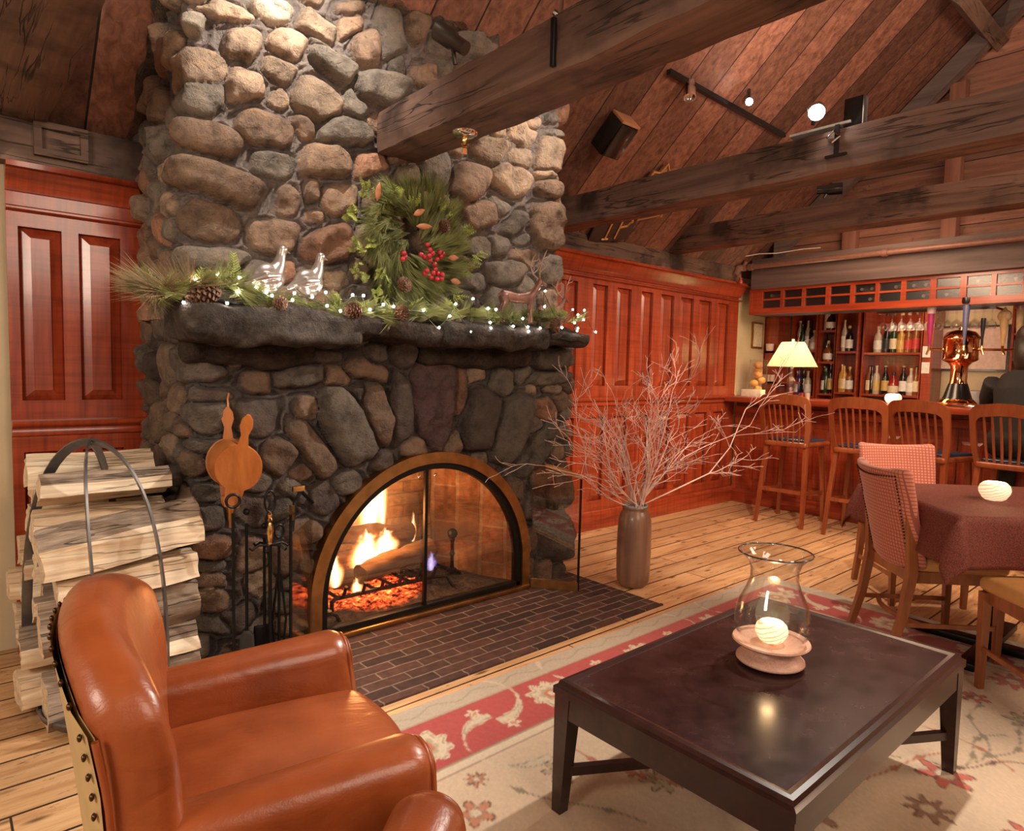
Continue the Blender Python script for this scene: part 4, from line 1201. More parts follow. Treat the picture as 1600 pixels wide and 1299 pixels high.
# ------------------------------------------------------------------ mantel garland
ZM = 1.555
def mx(px): return ony((px, 490), 2.66)[0]
gpath = [(235, 452), (262, 462), (300, 452), (345, 440), (385, 455), (420, 470), (470, 478), (520, 482), (575, 492), (630, 488), (690, 490), (740, 492), (800, 500), (850, 498), (890, 500)]
g = thing('mantel_garland', 'pine garland lying along the stone mantel with cones and fairy lights', 'garland', (1.8, 2.68, ZM))
rg_ = random.Random(5)
mg, mb_, mc_, stem = MB(), MB(), MB(), []
P = [Vector(ony(p, 2.68 if 0 < i < 14 else 2.70)) for i, p in enumerate(gpath)]
P[0].x = P[0].x
for i in range(len(P) - 1):
    n = 15
    for k in range(n):
        p = P[i].lerp(P[i + 1], k / n) + Vector((0, rg_.uniform(-.05, .06), rg_.uniform(-.02, .02)))
        d = (P[i + 1] - P[i]).normalized() * rg_.choice((-1, 1)) + Vector((rg_.uniform(-.6, .6), rg_.uniform(-1, .3), rg_.uniform(-.35, .8)))
        if i in (0, 1): needles(mb_, p, d + Vector((-.8, 0, 0)), 26, .15, .45, .0010, rg_)
        if 2.36 < p.x < 2.66: p.y = max(p.y, 2.70)
        if .98 < p.x < 1.32: p.y = max(p.y, 2.715); d.z = -abs(d.z) * .3
        needles(mg, p, d, 40, .095, .45, .0012, rg_)
        if rg_.random() < .22: cedar(mc_, p, d + Vector((0, -.2, .5)), rg_.uniform(.05, .09), rg_)
cedar(mc_, Vector(ony((365, 440), 2.68)), (0, 0, 1), .11, rg_, 2)
part('garland_needles', mg, M['needle'], g, smooth=0, world=True, kind='stuff', fix=False)
part('bleached_needles', mb_, M['needle3'], g, smooth=0, world=True, kind='stuff', fix=False, label='long pale brown needles at the left end')
part('garland_cedar', mc_, M['needle2'], g, smooth=0, world=True, kind='stuff', fix=False)
part('garland_stem', MB().tube([p + Vector((0, .02, -.01)) for p in P], .008, 6), M['cone'], g, world=True)
for (px, py, ax, L, R, lab) in [
    ((319), 461, (-1, -.25, -.35), .125, .042, 'largest pine cone lying on its side near the left end of the mantel'),
    (438, 474, (.3, -1, .2), .05, .032, 'small round pine cone below the glass birds'),
    (552, 486, (-1, -.4, 0), .085, .036, 'pine cone on the garland just left of the wreath'),
    (627, 489, (-.7, -.8, .1), .08, .036, 'pine cone on the garland directly under the wreath'),
    (868, 508, (0, -.2, 1), .085, .034, 'pine cone standing upright by the deer legs')]:
    c = Vector(ony((px, py), 2.625)); a = Vector(ax).normalized()
    pine_cone('pine_cone', tuple(c - a * L / 2), ax, L, R, lab, 'pine cones in the mantel garland')
# light string
bl = [(287, 473), (306, 437), (340, 430), (374, 434), (372, 456), (355, 474), (400, 449), (425, 462), (416, 457), (457, 469), (460, 458), (488, 464), (509, 457), (511, 478), (532, 486), (551, 461), (568, 462), (578, 484), (599, 476), (615, 479), (662, 485), (686, 512), (703, 494), (712, 475), (735, 518), (739, 467), (763, 482), (775, 484), (766, 504), (767, 513), (802, 510), (817, 498), (825, 511), (826, 518), (844, 513), (851, 479), (852, 455), (878, 512), (895, 484), (913, 485), (903, 492), (912, 500), (898, 505), (903, 513), (902, 517), (931, 519)]
ls = thing('fairy_light_string', 'string of small white fairy lights running through the mantel garland', 'fairy lights', (1.8, 2.6, ZM))
pts = []
for (px, py) in bl:
    y = 2.60 if px < 880 else 2.59
    if py < 462: y = 2.63
    if px > 890: y = 2.63
    p = Vector(ony((px, py), y)); pts.append(p)
    part('bulb', MB().sphere(tuple(p), .0058, 8, 6), M['bulb'], ls, smooth=180, world=True)
order = sorted(pts, key=lambda p: p.x)
part('wire', MB().tube([p + Vector((0, .012, -.006)) for p in order], .0018, 4), M['cord'], ls, world=True)

# ------------------------------------------------------------------ fused figures (birds, deer, person)
def fused(name, mb, mat, voxel, parent=None, label=None, cat=None, group=None, smooth_it=4, world=True):
    """overlapping rounded pieces melted into ONE continuous surface"""
    if parent is not None: o = part(name, mb, mat, parent, smooth=180, world=world, fix=False)
    else: o = solo(name, mb, mat, label, cat, smooth=180, group=group, fix=False)
    r = o.modifiers.new('remesh', 'REMESH'); r.mode = 'VOXEL'; r.voxel_size = voxel; r.use_smooth_shade = True
    s = o.modifiers.new('smooth', 'SMOOTH'); s.factor = .6; s.iterations = smooth_it
    return o
def bird(c, rz, s, label):
    m = MB()
    m.sphere((0, 0, .055), 1, 20, 14, (.062, .036, .050))
    m.tube([(-.03, 0, .055), (-.06, 0, .040), (-.095, 0, .018)], [.034, .022, .008], 12, flat=(1, .7))
    m.tube([(.02, 0, .07), (.040, 0, .105), (.048, 0, .135), (.052, 0, .155)], [.036, .024, .017, .017], 14)
    m.sphere((.054, 0, .158), .0185, 14, 10)
    m.tube([(.062, 0, .158), (.088, 0, .150)], [.008, .0015], 8)
    m.tube([(.028, .030, .06), (-.03, .036, .052), (-.07, .02, .035)], [.010, .016, .004], 8)
    m.tube([(.028, -.030, .06), (-.03, -.036, .052), (-.07, -.02, .035)], [.010, .016, .004], 8)
    m.sphere((.0, 0, .012), 1, 14, 8, (.034, .024, .014))
    R = Matrix.Rotation(rz, 3, 'Z')
    m.V = [tuple(R @ (Vector(v) * s) + Vector(c)) for v in m.V]
    return fused('glass_bird', m, M['mercury'], .0035, None, label, 'bird figurine', 'silvered glass birds on the mantel')
p = ony((420, 455), 2.655); bird((p[0], 2.655, 1.600), .15, 1.12, 'left silvered glass bird perched on the mantel')
p = ony((482, 458), 2.655); bird((p[0], 2.655, 1.600), .15, 1.08, 'right silvered glass bird perched on the mantel')

def deer(c, rz, s, label, facing=0):
    t = thing('deer_figurine', label, 'deer figurine', c, rz, 'deer on the mantel')
    m = MB()
    def T(pts, r, n=10, flat=None): m.tube([Vector(p) * s for p in pts], [q * s for q in r], n, True, flat)
    T([(-.105, 0, .140), (-.09, 0, .148), (-.05, 0, .142), (0, 0, .136), (.05, 0, .142), (.08, 0, .150), (.098, 0, .158)], [.016, .030, .031, .028, .034, .034, .020], 14, (.8, 1))
    T([(.075, 0, .155), (.105, 0, .185), (.125, 0, .215), (.133, 0, .232)], [.027, .020, .016, .015], 12)
    T([(.125, 0, .236), (.145, 0, .232), (.170, 0, .220), (.178, 0, .216)], [.015, .014, .009, .006], 10)
    for sy in (-1, 1):
        T([(.075, .014 * sy, .145), (.078, .016 * sy, .10), (.075, .016 * sy, .065), (.080, .016 * sy, .03), (.080, .016 * sy, .004)], [.017, .011, .008, .006, .008], 8)
        T([(-.085, .014 * sy, .145), (-.078, .018 * sy, .105), (-.098, .018 * sy, .070), (-.088, .018 * sy, .03), (-.086, .018 * sy, .004)], [.024, .016, .008, .006, .008], 8)
        T([(.122, .012 * sy, .245), (.110, .034 * sy, .256)], [.007, .002], 6)
    T([(-.105, 0, .155), (-.122, 0, .140)], [.009, .003], 6)
    fused('body', m, M['bronze'], .0042 * s, t, world=False, smooth_it=3)
    for sy in (-1, 1):
        a = MB()
        def A(pts, r): a.tube([Vector(p) * s for p in pts], [q * s for q in r], 6)
        A([(.128, .010 * sy, .248), (.110, .040 * sy, .280), (.105, .062 * sy, .325), (.125, .070 * sy, .375), (.140, .062 * sy, .400)], [.005, .0045, .004, .003, .0012])
        A([(.110, .040 * sy, .280), (.140, .046 * sy, .305), (.150, .046 * sy, .325)], [.0035, .003, .001])
        A([(.105, .062 * sy, .325), (.080, .080 * sy, .350), (.080, .084 * sy, .375)], [.003, .0025, .001])
        A([(.115, .066 * sy, .350), (.150, .070 * sy, .362), (.160, .070 * sy, .378)], [.003, .002, .001])
        part('antler', a, m_antler, t, label='pale branching antler')
    e = MB()
    for sy in (-1, 1): e.sphere(tuple(Vector((.143, .012 * sy, .238)) * s), .0028 * s, 6, 5)
    part('eyes', e, M['black'], t)
    return t
m_antler = m_plain('antler', (.34, .22, .16), .5)
p = ony((808, 500), 2.655); deer((p[0], 2.655, 1.562), -.28, .98, 'larger bronze deer figurine with tall pale antlers at the right of the mantel')
p = ony((866, 505), 2.76); deer((p[0] - .02, 2.78, 1.552), -.12, .78, 'smaller bronze deer figurine at the far right end of the mantel')

# ------------------------------------------------------------------ bellows
bw = thing('fireplace_bellows', 'orange brown wooden bellows hanging on the left side of the stone surround', 'bellows', (.90, 2.78, .74))
mw = m_wood('bellows wood', (.36, .10, .022), (.58, .20, .05), 'z', 1, .3, .4, .05)
def board_outline(r, hw, hh, hl):
    pts = []
    for k in range(25):
        a = -PI / 2 + .42 + (PI + PI - .84) * k / 24
        pts.append((r * math.cos(a), .17 + r * 1.12 * math.sin(a)))
    # handle on top: replace topmost point region
    out = []
    for (x, z) in pts:
        if abs(x) < hw * 1.0 and z > .17: 
            continue
        out.append((x, z))
    k = next(i for i in range(len(out) - 1) if out[i][0] > 0 and out[i + 1][0] < 0 and out[i][1] > .17)
    zt = .17 + r * 1.10
    h = [(hw * 1.1, zt), (hw * .75, zt + hl * .35), (hw * 1.35, zt + hl * .62), (hw * 1.1, zt + hl * .85), (hw * .3, zt + hl), (-hw * .3, zt + hl), (-hw * 1.1, zt + hl * .85), (-hw * 1.35, zt + hl * .62), (-hw * .75, zt + hl * .35), (-hw * 1.1, zt)]
    return [(-.028, 0), (.028, 0)] + out[:k + 1] + h + out[k + 1:]
ol = board_outline(.088, .018, 0, .13)
Rb = Matrix.Rotation(-.10, 3, 'Y')
pf = MB().prism(ol, (0, 0, 0), (1, 0, 0), (0, 0, 1), (0, .014, 0))
Rf = Matrix.Rotation(-.42, 3, 'Z') @ Matrix.Rotation(.19, 3, 'Y') @ Matrix.Rotation(.24, 3, 'X')
Rk = Matrix.Rotation(-.42, 3, 'Z') @ Matrix.Rotation(-.02, 3, 'Y') @ Matrix.Rotation(-.10, 3, 'X')
front = MB(); front.V = [tuple(Rf @ Vector((x, y - .030, z)) + Vector((-.004, -.046, .004))) for x, y, z in pf.V]; front.F = list(pf.F)
back = MB(); back.V = [tuple(Rk @ Vector((x * .98, y + .014, z)) + Vector((-.005, .0, 0))) for x, y, z in pf.V]; back.F = list(pf.F)
part('front_board', front, mw, bw, smooth=30); part('back_board', back, mw, bw, smooth=30)
# leather gusset between the two boards
body_i = [i for i in range(len(ol)) if ol[i][1] < .17 + .088 * 1.06]
m = MB(); n = len(ol)
ring_a = [Vector(front.V[n + i]) for i in range(n)]; ring_b = [Vector(back.V[i]) for i in range(n)]
vs = []; fs = []
sel = [i for i in range(n) if ol[i][1] <= .17 + .088 * 1.13]
for i in sel:
    a, b_ = ring_a[i], ring_b[i]; mid = (a + b_) / 2
    cen = Vector((0, 0, .17)); mid2 = mid - (cen - mid) * .05
    vs += [a * 1.0 + (cen - a) * .03, mid2, b_ + (cen - b_) * .03]
for k in range(len(sel) - 1):
    if sel[k + 1] - sel[k] != 1: continue
    for q in range(2): fs.append((k * 3 + q, k * 3 + 3 + q, k * 3 + 4 + q, k * 3 + 1 + q))
m.add(vs, fs)
part('leather_gusset', m, m_plain('orange bellows leather', (.50, .16, .035), .35, 0, .2), bw, smooth=60)
m = MB()
for k in range(len(sel)):
    if k % 2 == 0: m.sphere(tuple(vs[k * 3]), .0028, 6, 4)
part('tacks', m, M['brass'], bw)
part('nozzle', MB().lathe([(.010, -.10), (.014, -.04), (.022, -.01), (.030, .02)], (0, -.01, 0), 12), M['brass'], bw)
part('leather_collar', MB().lathe([(.026, -.012), (.036, .005), (.040, .026), (.036, .034)], (0, -.01, 0), 14, sy=.8), m_plain('tooled collar', (.45, .16, .05), .45, bump=.5), bw)
part('hanging_thong', MB().tube([Rk @ Vector((0, .02, .36)), Rk @ Vector((-.004, .02, .43)), Rk @ Vector((.0, .03, .455))], .004, 6), mw, bw)

# ------------------------------------------------------------------ fire tools
FT = Vector((.96, 2.70, 0))
ft = thing('fire_tool_stand', 'black iron fire tool stand with brass handle in front of the stone surround', 'fire tools', tuple(FT))
pT = ony((422, 850), 2.70)
sx_ = pT[0] - FT.x
part('base', MB().lathe([(.11, 0), (.11, .012), (.05, .022), (.012, .04)], (sx_, 0, 0), 24), M['iron'], ft)
part('post', MB().tube([(sx_, 0, .03), (sx_, 0, .62)], .008, 8), M['iron'], ft)
part('brass_handle', MB().lathe([(.008, .56), (.012, .565), (.009, .575), (.014, .60), (.016, .625), (.011, .645), (.008, .655), (.014, .665), (.008, .675), (.011, .69), (.004, .70)], (sx_, 0, 0), 14), M['brass_shiny'], ft)
part('loop', MB().tube([(sx_ + .022 * math.sin(a), 0, .745 - .045 * math.cos(a)) for a in [k * 2 * PI / 16 for k in range(17)]], .005, 6), M['iron'], ft)
m = MB()
for a in range(6):
    th = a * PI / 3
    m.tube([(sx_, 0, .56), (sx_ + .05 * math.cos(th), .05 * math.sin(th), .565), (sx_ + .075 * math.cos(th), .075 * math.sin(th), .548), (sx_ + .085 * math.cos(th), .085 * math.sin(th), .558)], .005, 6)
part('tool_hooks', m, M['iron'], ft)
def tool(px, pytop, y, kind, label):
    top = Vector(ony((px, pytop), y)); x = top.x; zt = top.z
    t = thing('fire_' + kind, label, kind, (x, y, .0), 0, 'fire tools on the stand')
    m = MB(); m.tube([(0, 0, .10), (0, 0, zt - .05)], [.0065, .0065], 8)
    part('shaft', m, M['iron'], t)
    if kind == 'poker':
        part('ring_handle', MB().tube([(.026 * math.sin(a), 0, zt - .026 * math.cos(a)) for a in [k * 2 * PI / 16 for k in range(17)]], .006, 6), M['iron'], t)
        part('hook_tip', MB().tube([(0, 0, .12), (0, 0, .04), (.012, 0, .02)], [.0065, .006, .002], 6).tube([(0, 0, .09), (.03, 0, .075), (.035, 0, .10)], [.006, .005, .002], 6), M['iron'], t)
    elif kind == 'brush':
        part('ball_handle', MB().sphere((0, 0, zt), .014, 10, 8), M['iron'], t)
        part('bristles', MB().lathe([(.012, .20), (.028, .18), (.035, .03), (0, .028)], (0, 0, 0), 14), m_plain('dark bristles', (.03, .025, .02), .9, bump=.8, nscale=200), t)
    elif kind == 'shovel':
        part('ball_handle', MB().sphere((0, 0, zt), .013, 10, 8), M['iron'], t)
        part('blade', MB().rbox((0, 0, .11), (.11, .012, .18), .005, 2, 6, f=lambda p: (p.x * (1 - .25 * (p.z + .1) / .2), p.y + p.x * p.x * 3, p.z)), M['iron'], t)
    else:
        part('ring_handle', MB().tube([(.020 * math.sin(a), 0, zt - .028 * math.cos(a)) for a in [k * 2 * PI / 16 for k in range(17)]], .005, 6), M['iron'], t)
        part('jaws', MB().tube([(-.006, 0, .42), (-.03, 0, .22), (-.012, 0, .05)], [.005, .005, .004], 6).tube([(.006, 0, .42), (.03, 0, .22), (.012, 0, .05)], [.005, .005, .004], 6), M['iron'], t)
    return t
tool(364, 783, 2.66, 'poker', 'black poker with a large ring handle, foremost and leftmost of the fire tools')
tool(385, 800, 2.74, 'brush', 'black hearth brush with ball handle hanging right of the poker')
tool(413, 822, 2.76, 'shovel', 'black ash shovel hanging behind the brass handled post')
tool(436, 830, 2.72, 'tongs', 'black log tongs, rightmost of the fire tools')

# ------------------------------------------------------------------ firewood
def firewood(x0, x1, y, z, r, seed, kind='split', tilt=0.0, yaw=0.0):
    rn = random.Random(seed); m = MB(); n = 7
    if kind == 'round': sec = [(math.cos(2 * PI * k / 9), math.sin(2 * PI * k / 9)) for k in range(9)]
    elif kind == 'half': sec = [(-1, -.55), (1, -.55), (.92, .15), (.5, .55), (0, .7), (-.5, .55), (-.92, .15)]
    elif kind == 'wedge': sec = [(-1.05, -.45), (1.0, -.62), (.72, .12), (.1, .68), (-.45, .5)]
    else: sec = [(-.95, -.7), (.9, -.75), (1.0, .45), (.2, .85), (-.9, .55)]
    sec = [(a + rn.uniform(-.1, .1), b + rn.uniform(-.1, .1)) for a, b in sec]
    K = len(sec); L = x1 - x0
    # refine outline for rough faces
    ref = []
    for k in range(K):
        a, b = sec[k], sec[(k + 1) % K]
        for q in range(4): ref.append((a[0] + (b[0] - a[0]) * q / 4, a[1] + (b[1] - a[1]) * q / 4))
    N = 14
    vs = []
    for i in range(N + 1):
        s = i / N; k = 1 + .06 * math.sin(s * 5 + seed)
        for (a, b) in ref: vs.append((-L / 2 + L * s, a * r * k, b * r * k))
    P_ = len(ref); fs = []
    for i in range(N):
        for k in range(P_): fs.append((i * P_ + k, i * P_ + (k + 1) % P_, (i + 1) * P_ + (k + 1) % P_, (i + 1) * P_ + k))
    fs += [tuple(reversed(range(P_))), tuple(N * P_ + k for k in range(P_))]
    A = np.array(vs)
    for ax in (1, 2):
        A[:, ax] += .014 * fbm(A[:, 0] * 2.2 + seed, A[:, 1] * 12, A[:, 2] * 12 + ax * 9, 2) + .010 * fbm(A[:, 0] * 5 + seed, A[:, 1] * 38, A[:, 2] * 38 + ax * 9, 3)
    A[:, 0] += .009 * fbm(A[:, 1] * 30 + seed, A[:, 2] * 30, seed, 2) * (np.abs(A[:, 0]) > L * .45)
    roll = rn.uniform(-.3, .3)
    R = Matrix.Rotation(yaw, 3, 'Z') @ Matrix.Rotation(-tilt, 3, 'Y') @ Matrix.Rotation(roll, 3, 'X')
    vs = [tuple(R @ Vector(v) + Vector(((x0 + x1) / 2, y, z))) for v in A.tolist()]
    m.add(vs, fs); m.barked = []
    # bark clings to one side of halves and rounds
    for i in range(N):
        for k in range(P_):
            b_ = ref[k][1]
            if kind == 'round' or (kind in ('half', 'wedge') and b_ > .25 and abs(ref[k][0]) < .95): m.barked.append(i * P_ + k)
    return m
def log_obj(m, mat, lab):
    marks = m.barked
    o = solo('firewood_log', m, mat, lab, 'log', group=GW, fix=False)
    o.data.materials.append(M['bark'])
    for f in marks: o.data.polygons[f].material_index = 1
    return o
t_endgrain = m_plain('log end', (.60, .42, .25), .8, noise=.3, nscale=20, bump=.5)
GW = 'split firewood stacked left of the fireplace'
front_logs = [  # px centre of the long face, px half-length, half thickness px, kind, tilt, mat, label
    (140, 748, 'slab', .00, .098, .062, 'split', 'long pale split log lying on top at the back of the firewood stack', 3.10, .30, .72),
    (152, 757, 'wedge', .02, .10, .080, 'split', 'pale flat-faced split log on top of the firewood stack', 2.98, .32, .74),
    (190, 828, 'half', .16, .11, .112, 'split', 'biggest split log with grey bark along its upper edge', 2.82, .26, .75),
    (200, 888, 'slab', .08, .09, .074, 'split', 'pale split log just under the biggest one', 2.80, .30, .75),
    (190, 925, 'round', .06, .09, .082, 'bark', 'rounder barked log in the middle of the stack', 2.80, .26, .755),
    (230, 950, 'wedge', .06, .08, .060, 'split', 'thin split log above the dark bark log', 2.78, .32, .75),
    (220, 985, 'round', .03, .09, .080, 'bark', 'dark rough-barked log at the bottom right of the stack', 2.78, .30, .75)]
# solid arrangement: explicit rows (y depth, z height)
rl = random.Random(21)
rows = [(2.80, .09, .26, .76, .095, 'round', 'bark', front_logs[6][7], .02),
        (2.79, .235, .32, .76, .078, 'wedge', 'split', front_logs[5][7], .05),
        (2.81, .365, .25, .765, .092, 'round', 'bark', front_logs[4][7], .06),
        (2.80, .500, .30, .76, .078, 'slab', 'split', front_logs[3][7], .07),
        (2.82, .665, .25, .775, .125, 'half', 'split', front_logs[2][7], .13),
        (2.93, .840, .27, .70, .085, 'wedge', 'split', front_logs[1][7], .01),
        (3.10, .875, .25, .68, .072, 'slab', 'split', front_logs[0][7], .0)]
for i, (y, z, xa, xb_, r, kind, mat, lab, tl) in enumerate(rows):
    log_obj(firewood(xa, xb_, y, z, r, 40 + i, kind, tl), M['split'], lab)
side = [(2.96, .10), (3.10, .09), (3.25, .10), (3.40, .09), (2.95, .24), (3.09, .235), (3.24, .24), (3.39, .235), (2.96, .385), (3.11, .38), (3.26, .385), (3.41, .37),
        (2.96, .53), (3.10, .52), (3.25, .525), (3.40, .51), (2.97, .68), (3.12, .665), (3.27, .665), (3.42, .65), (3.24, .80), (3.38, .79)]
for i, (y, z) in enumerate(side):
    k = rl.choice(['wedge', 'slab', 'half', 'slab', 'wedge'])
    xa = .24 + rl.uniform(-.035, .06)
    if i in (4, 8, 0): xa -= .05
    log_obj(firewood(xa, xa + rl.uniform(.40, .46), y, z, rl.uniform(.070, .084), 90 + i, k, rl.uniform(-.04, .04), rl.uniform(-.08, .05)),
         M['split'], 'split log in the rear rows of the firewood stack, cut end facing left')
# hoop holder
hp = thing('log_holder', 'grey steel hoop log holder with crossed bands on a round tray', 'log holder', (.50, 2.86, 0))
apex = Vector(ony((142, 690), 2.84))
foot_r = Vector((.775, 2.62, .03)); 
def hoop(a, b, top, n=30):
    a, b, top = Vector(a), Vector(b), Vector(top); c = (a + b) / 2; H = top.z - a.z
    pts = []
    for k in range(n + 1):
        th = PI * k / n
        p = c + (a - c) * math.cos(th) ; p.z = a.z + H * math.sin(th) ** .62
        p += (Vector((top.x, top.y, 0)) - Vector((c.x, c.y, 0))) * math.sin(th)
        pts.append(p)
    return pts
f2 = Vector(ony((262, 1018), 2.66)); f2.z = max(.03, f2.z)
part('hoop_band', MB().tube(hoop((f2.x, 2.66, .03), (.24, 3.10, .03), (apex.x, 2.84, apex.z)), .024, 4, flat=(1.0, .22)), M['steel'], hp, world=True)
f3 = Vector(ony((163, 920), 2.60))
part('hoop_band', MB().tube(hoop((f3.x - .01, 2.60, .03), (.60, 3.16, .03), (apex.x, 2.85, apex.z - .005)), .024, 4, flat=(1.0, .22)), M['steel'], hp, world=True)
part('rivet', MB().sphere((apex.x, 2.84, apex.z + .004), .012, 8, 6), M['steel'], hp, world=True)
part('tray', MB().lathe([(.27, 0), (.30, .02), (.31, .045), (.305, .05), (.285, .02), (.26, .008), (0, .006)], (.55, 2.84, 0), 40), M['steel'], hp, world=True)

# ------------------------------------------------------------------ vase with branches
VB = Vector((3.215, 2.50, 0))
vs_ = thing('floor_vase', 'tall brown glazed cylindrical floor vase standing on the pine boards beside the hearth', 'vase', tuple(VB))
prof = [(.0, 0), (.085, 0), (.105, .012), (.122, .035), (.128, .09), (.131, .2), (.129, .32), (.124, .39), (.110, .425), (.098, .440), (.094, .448), (.099, .456), (.101, .463), (.097, .467), (.090, .462), (.086, .44), (.10, .40), (.11, .2), (.10, .04), (0, .03)]
prof = [(r * .80, z * 1.07) for r, z in prof]
part('body', MB().lathe(prof, (0, 0, 0), 40), M['vase'], vs_, smooth=60)
m = MB()
for k in range(26):
    a = 2 * PI * k / 26; m.box((.073 * math.cos(a), .073 * math.sin(a), .500), (.014, .004, .016), Matrix.Rotation(a + PI / 2, 3, 'Z'))
part('pale_lining', m, m_plain('pale liner', (.35, .40, .42), .5), vs_)
rb = random.Random(17)
br = thing('bare_branches', 'bunch of bare pinkish grey twigs standing in the brown floor vase', 'branches', (VB.x, VB.y, .10))
def limb(m, p, d, L, r, depth):
    n = 6; r = r * 1.05; pts = [p]; rad = [r]
    cur = Vector(p); dd = Vector(d).normalized()
    for k in range(n):
        dd = (dd + Vector((rb.uniform(-.22, .22), rb.uniform(-.22, .22), rb.uniform(-.14, .12)))).normalized()
        cur = cur + dd * L / n; pts.append(cur.copy()); rad.append(max(.0013, r * (1 - (k + 1) / n * .62)))
        if depth > 0 and k >= 1 and rb.random() < (.80 if depth > 1 else .62):
            sd = (dd + Vector((rb.uniform(-1, 1), rb.uniform(-1, 1), rb.uniform(-.4, .8))) * .95).normalized()
            limb(m, cur, sd, L * rb.uniform(.34, .58), rad[-1] * .72, depth - 1)
    m.tube(pts, rad, 5, False)
zb = .16
tips = [(1060, 572, 2.50), (1000, 610, 2.45), (945, 625, 2.5), (930, 660, 2.5), (905, 700, 2.4), (850, 720, 2.45), (880, 760, 2.4), (975, 600, 2.6), (1025, 620, 2.7), (1040, 650, 2.4), (1090, 610, 2.6), (1100, 660, 2.5),
        (1130, 640, 2.7), (1070, 700, 2.3), (1000, 680, 2.2), (960, 660, 2.6), (1040, 600, 2.5), (1010, 640, 2.3), (925, 640, 2.6), (1120, 690, 2.4), (985, 625, 2.5), (1075, 640, 2.6), (905, 640, 2.5), (940, 700, 2.3)]
for i, (px, py, y) in enumerate(tips):
    T_ = Vector(ony((px, py), y)); base_ = VB + Vector((rb.uniform(-.045, .045), rb.uniform(-.045, .045), zb))
    neck = VB + Vector((rb.uniform(-.05, .05), rb.uniform(-.05, .05), .50))
    m = MB(); m.tube([base_, neck], [.006, .0055], 5, False)
    limb(m, neck, T_ - neck, (T_ - neck).length * .80, .0050, 3 if i % 2 == 0 else 2)
    part('branch', m, M['twig'], br, smooth=60, world=True, fix=False)
# the long arching branch to the right
T1 = [VB + Vector((.03, 0, zb)), VB + Vector((.05, -.01, .50)), Vector(ony((1045, 770), 2.48)), Vector(ony((1108, 740), 2.45)), Vector(ony((1140, 700), 2.44)), Vector(ony((1165, 640), 2.42)), Vector(ony((1195, 622), 2.42)), Vector(ony((1240, 612), 2.42))]
m = MB(); m.tube(T1, [.006, .006, .0055, .005, .004, .003, .0024, .0015], 6, False)
limb(m, T1[3], T1[3] - T1[2], .42, .004, 2); limb(m, T1[5], Vector((.5, 0, .35)), .14, .0025, 1); limb(m, T1[4], Vector((-.5, 0, .8)), .26, .003, 2); limb(m, T1[3], Vector((.9, 0, -.15)), .38, .003, 2)
part('branch', m, M['twig'], br, smooth=60, world=True, label='longest branch arching to the right', fix=False)

# ------------------------------------------------------------------ fittings on the beams
q_ = onx((868, 80), 1.61)
part('groove_strip', MB().bb((1.590, float(q_[1]) - .009, 2.34), (1.606, float(q_[1]) + .009, 2.50), .003), M['iron'], bo, world=True, label='dark strip standing for a groove in the side of the beam')  # thin dark strip added where the beam has a dark groove
sp = thing('sprinkler', 'round brass ceiling sprinkler under the big beam by the chimney', 'sprinkler', (1.735, 2.33, 2.29))
part('escutcheon', MB().lathe([(.012, .012), (.035, .014), (.052, .024), (.058, .036), (.05, .038), (.01, .038)], (0, 0, 0), 28), M['chrome'], sp)
part('head', MB().lathe([(.004, -.03), (.012, -.028), (.012, -.02), (.006, -.012), (.010, .0), (.010, .02)], (0, 0, 0), 12).tube([(-.012, 0, -.022), (-.012, 0, .01)], .003, 6).tube([(.012, 0, -.022), (.012, 0, .01)], .003, 6), M['brass_shiny'], sp)
part('tag', MB().box((0, -.002, -.045), (.022, .002, .024)), m_plain('orange tag', (.75, .26, .05), .5), sp)

def spot_can(c, aim, label, L=.15, R=.045, lens=None, mount=(0, 0, -1), mlen=.08, mat=None, group='track spotlights'):
    t = thing('spotlight', label, 'spotlight', tuple(c), 0, group)
    d = (Vector(aim) - Vector(c)).normalized(); q = d.to_track_quat('Z', 'Y').to_matrix()
    m = MB().lathe([(.0, -L / 2), (R * .72, -L / 2), (R * .74, -L * .1), (R, 0), (R * 1.02, L / 2), (R * .94, L / 2), (R * .9, L * .30), (0, L * .28)], (0, 0, 0), 20, rot=q)
    part('can', m, mat or M['black'], t)
    part('bracket', MB().tube([(0, 0, 0), tuple(Vector(mount).normalized() * mlen)], .010, 8), mat or M['black'], t)
    if lens:
        part('lens', MB().lathe([(0, L * .44), (R * .92, L * .44), (R * .90, L * .47), (0, L * .48)], (0, 0, 0), 18, rot=q), lens, t)
    return t
M['lens_hot'] = m_emit('hot lamp lens', (1, .97, .90), 60)
M['lens_mid'] = m_emit('lit lamp lens', (1, .97, .90), 9)
M['lens_dim'] = m_plain('unlit lens', (.8, .75, .65), .1, 0, 1)
c = Vector(onx((706, 62), 1.72)); 
spot_can(c, c + Vector((-.22, .5, .40)), 'dark spotlight can on the big beam in front of the chimney', .17, .042, M['lens_mid'], (.2, .0, -1), .10, m_plain('dark bronze can', (.07, .05, .04), .45, .6))
c = Vector(onx((876, 26), 1.75)); spot_can(c, c + Vector((.4, -.3, -.3)), 'tiny lit spotlight above the big beam near the top edge', .06, .018, M['lens_mid'], (.1, 0, 1), .14, M['chrome'])
c = Vector((3.262, 1.56, 2.60)); c = Vector(onx((1275, 172), 3.30))
spot_can(c, Vector((0.9, .2, 1.0)), 'brightest glaring white spotlight on the second beam', .12, .040, M['lens_hot'], (.25, .3, -1), .07)
plz = c.z - .07
solo('lamp_plate', MB().box((3.40, c.y, 2.54), (.12, .30, .012), Matrix.Rotation(.12, 3, 'Y')), m_plain('white reflector plate', (.85, .83, .78), .4), 'white reflector plate lying on the beam below the brightest spotlight', 'lamp plate')
c2 = Vector(onx((1337, 178), 3.38)); 
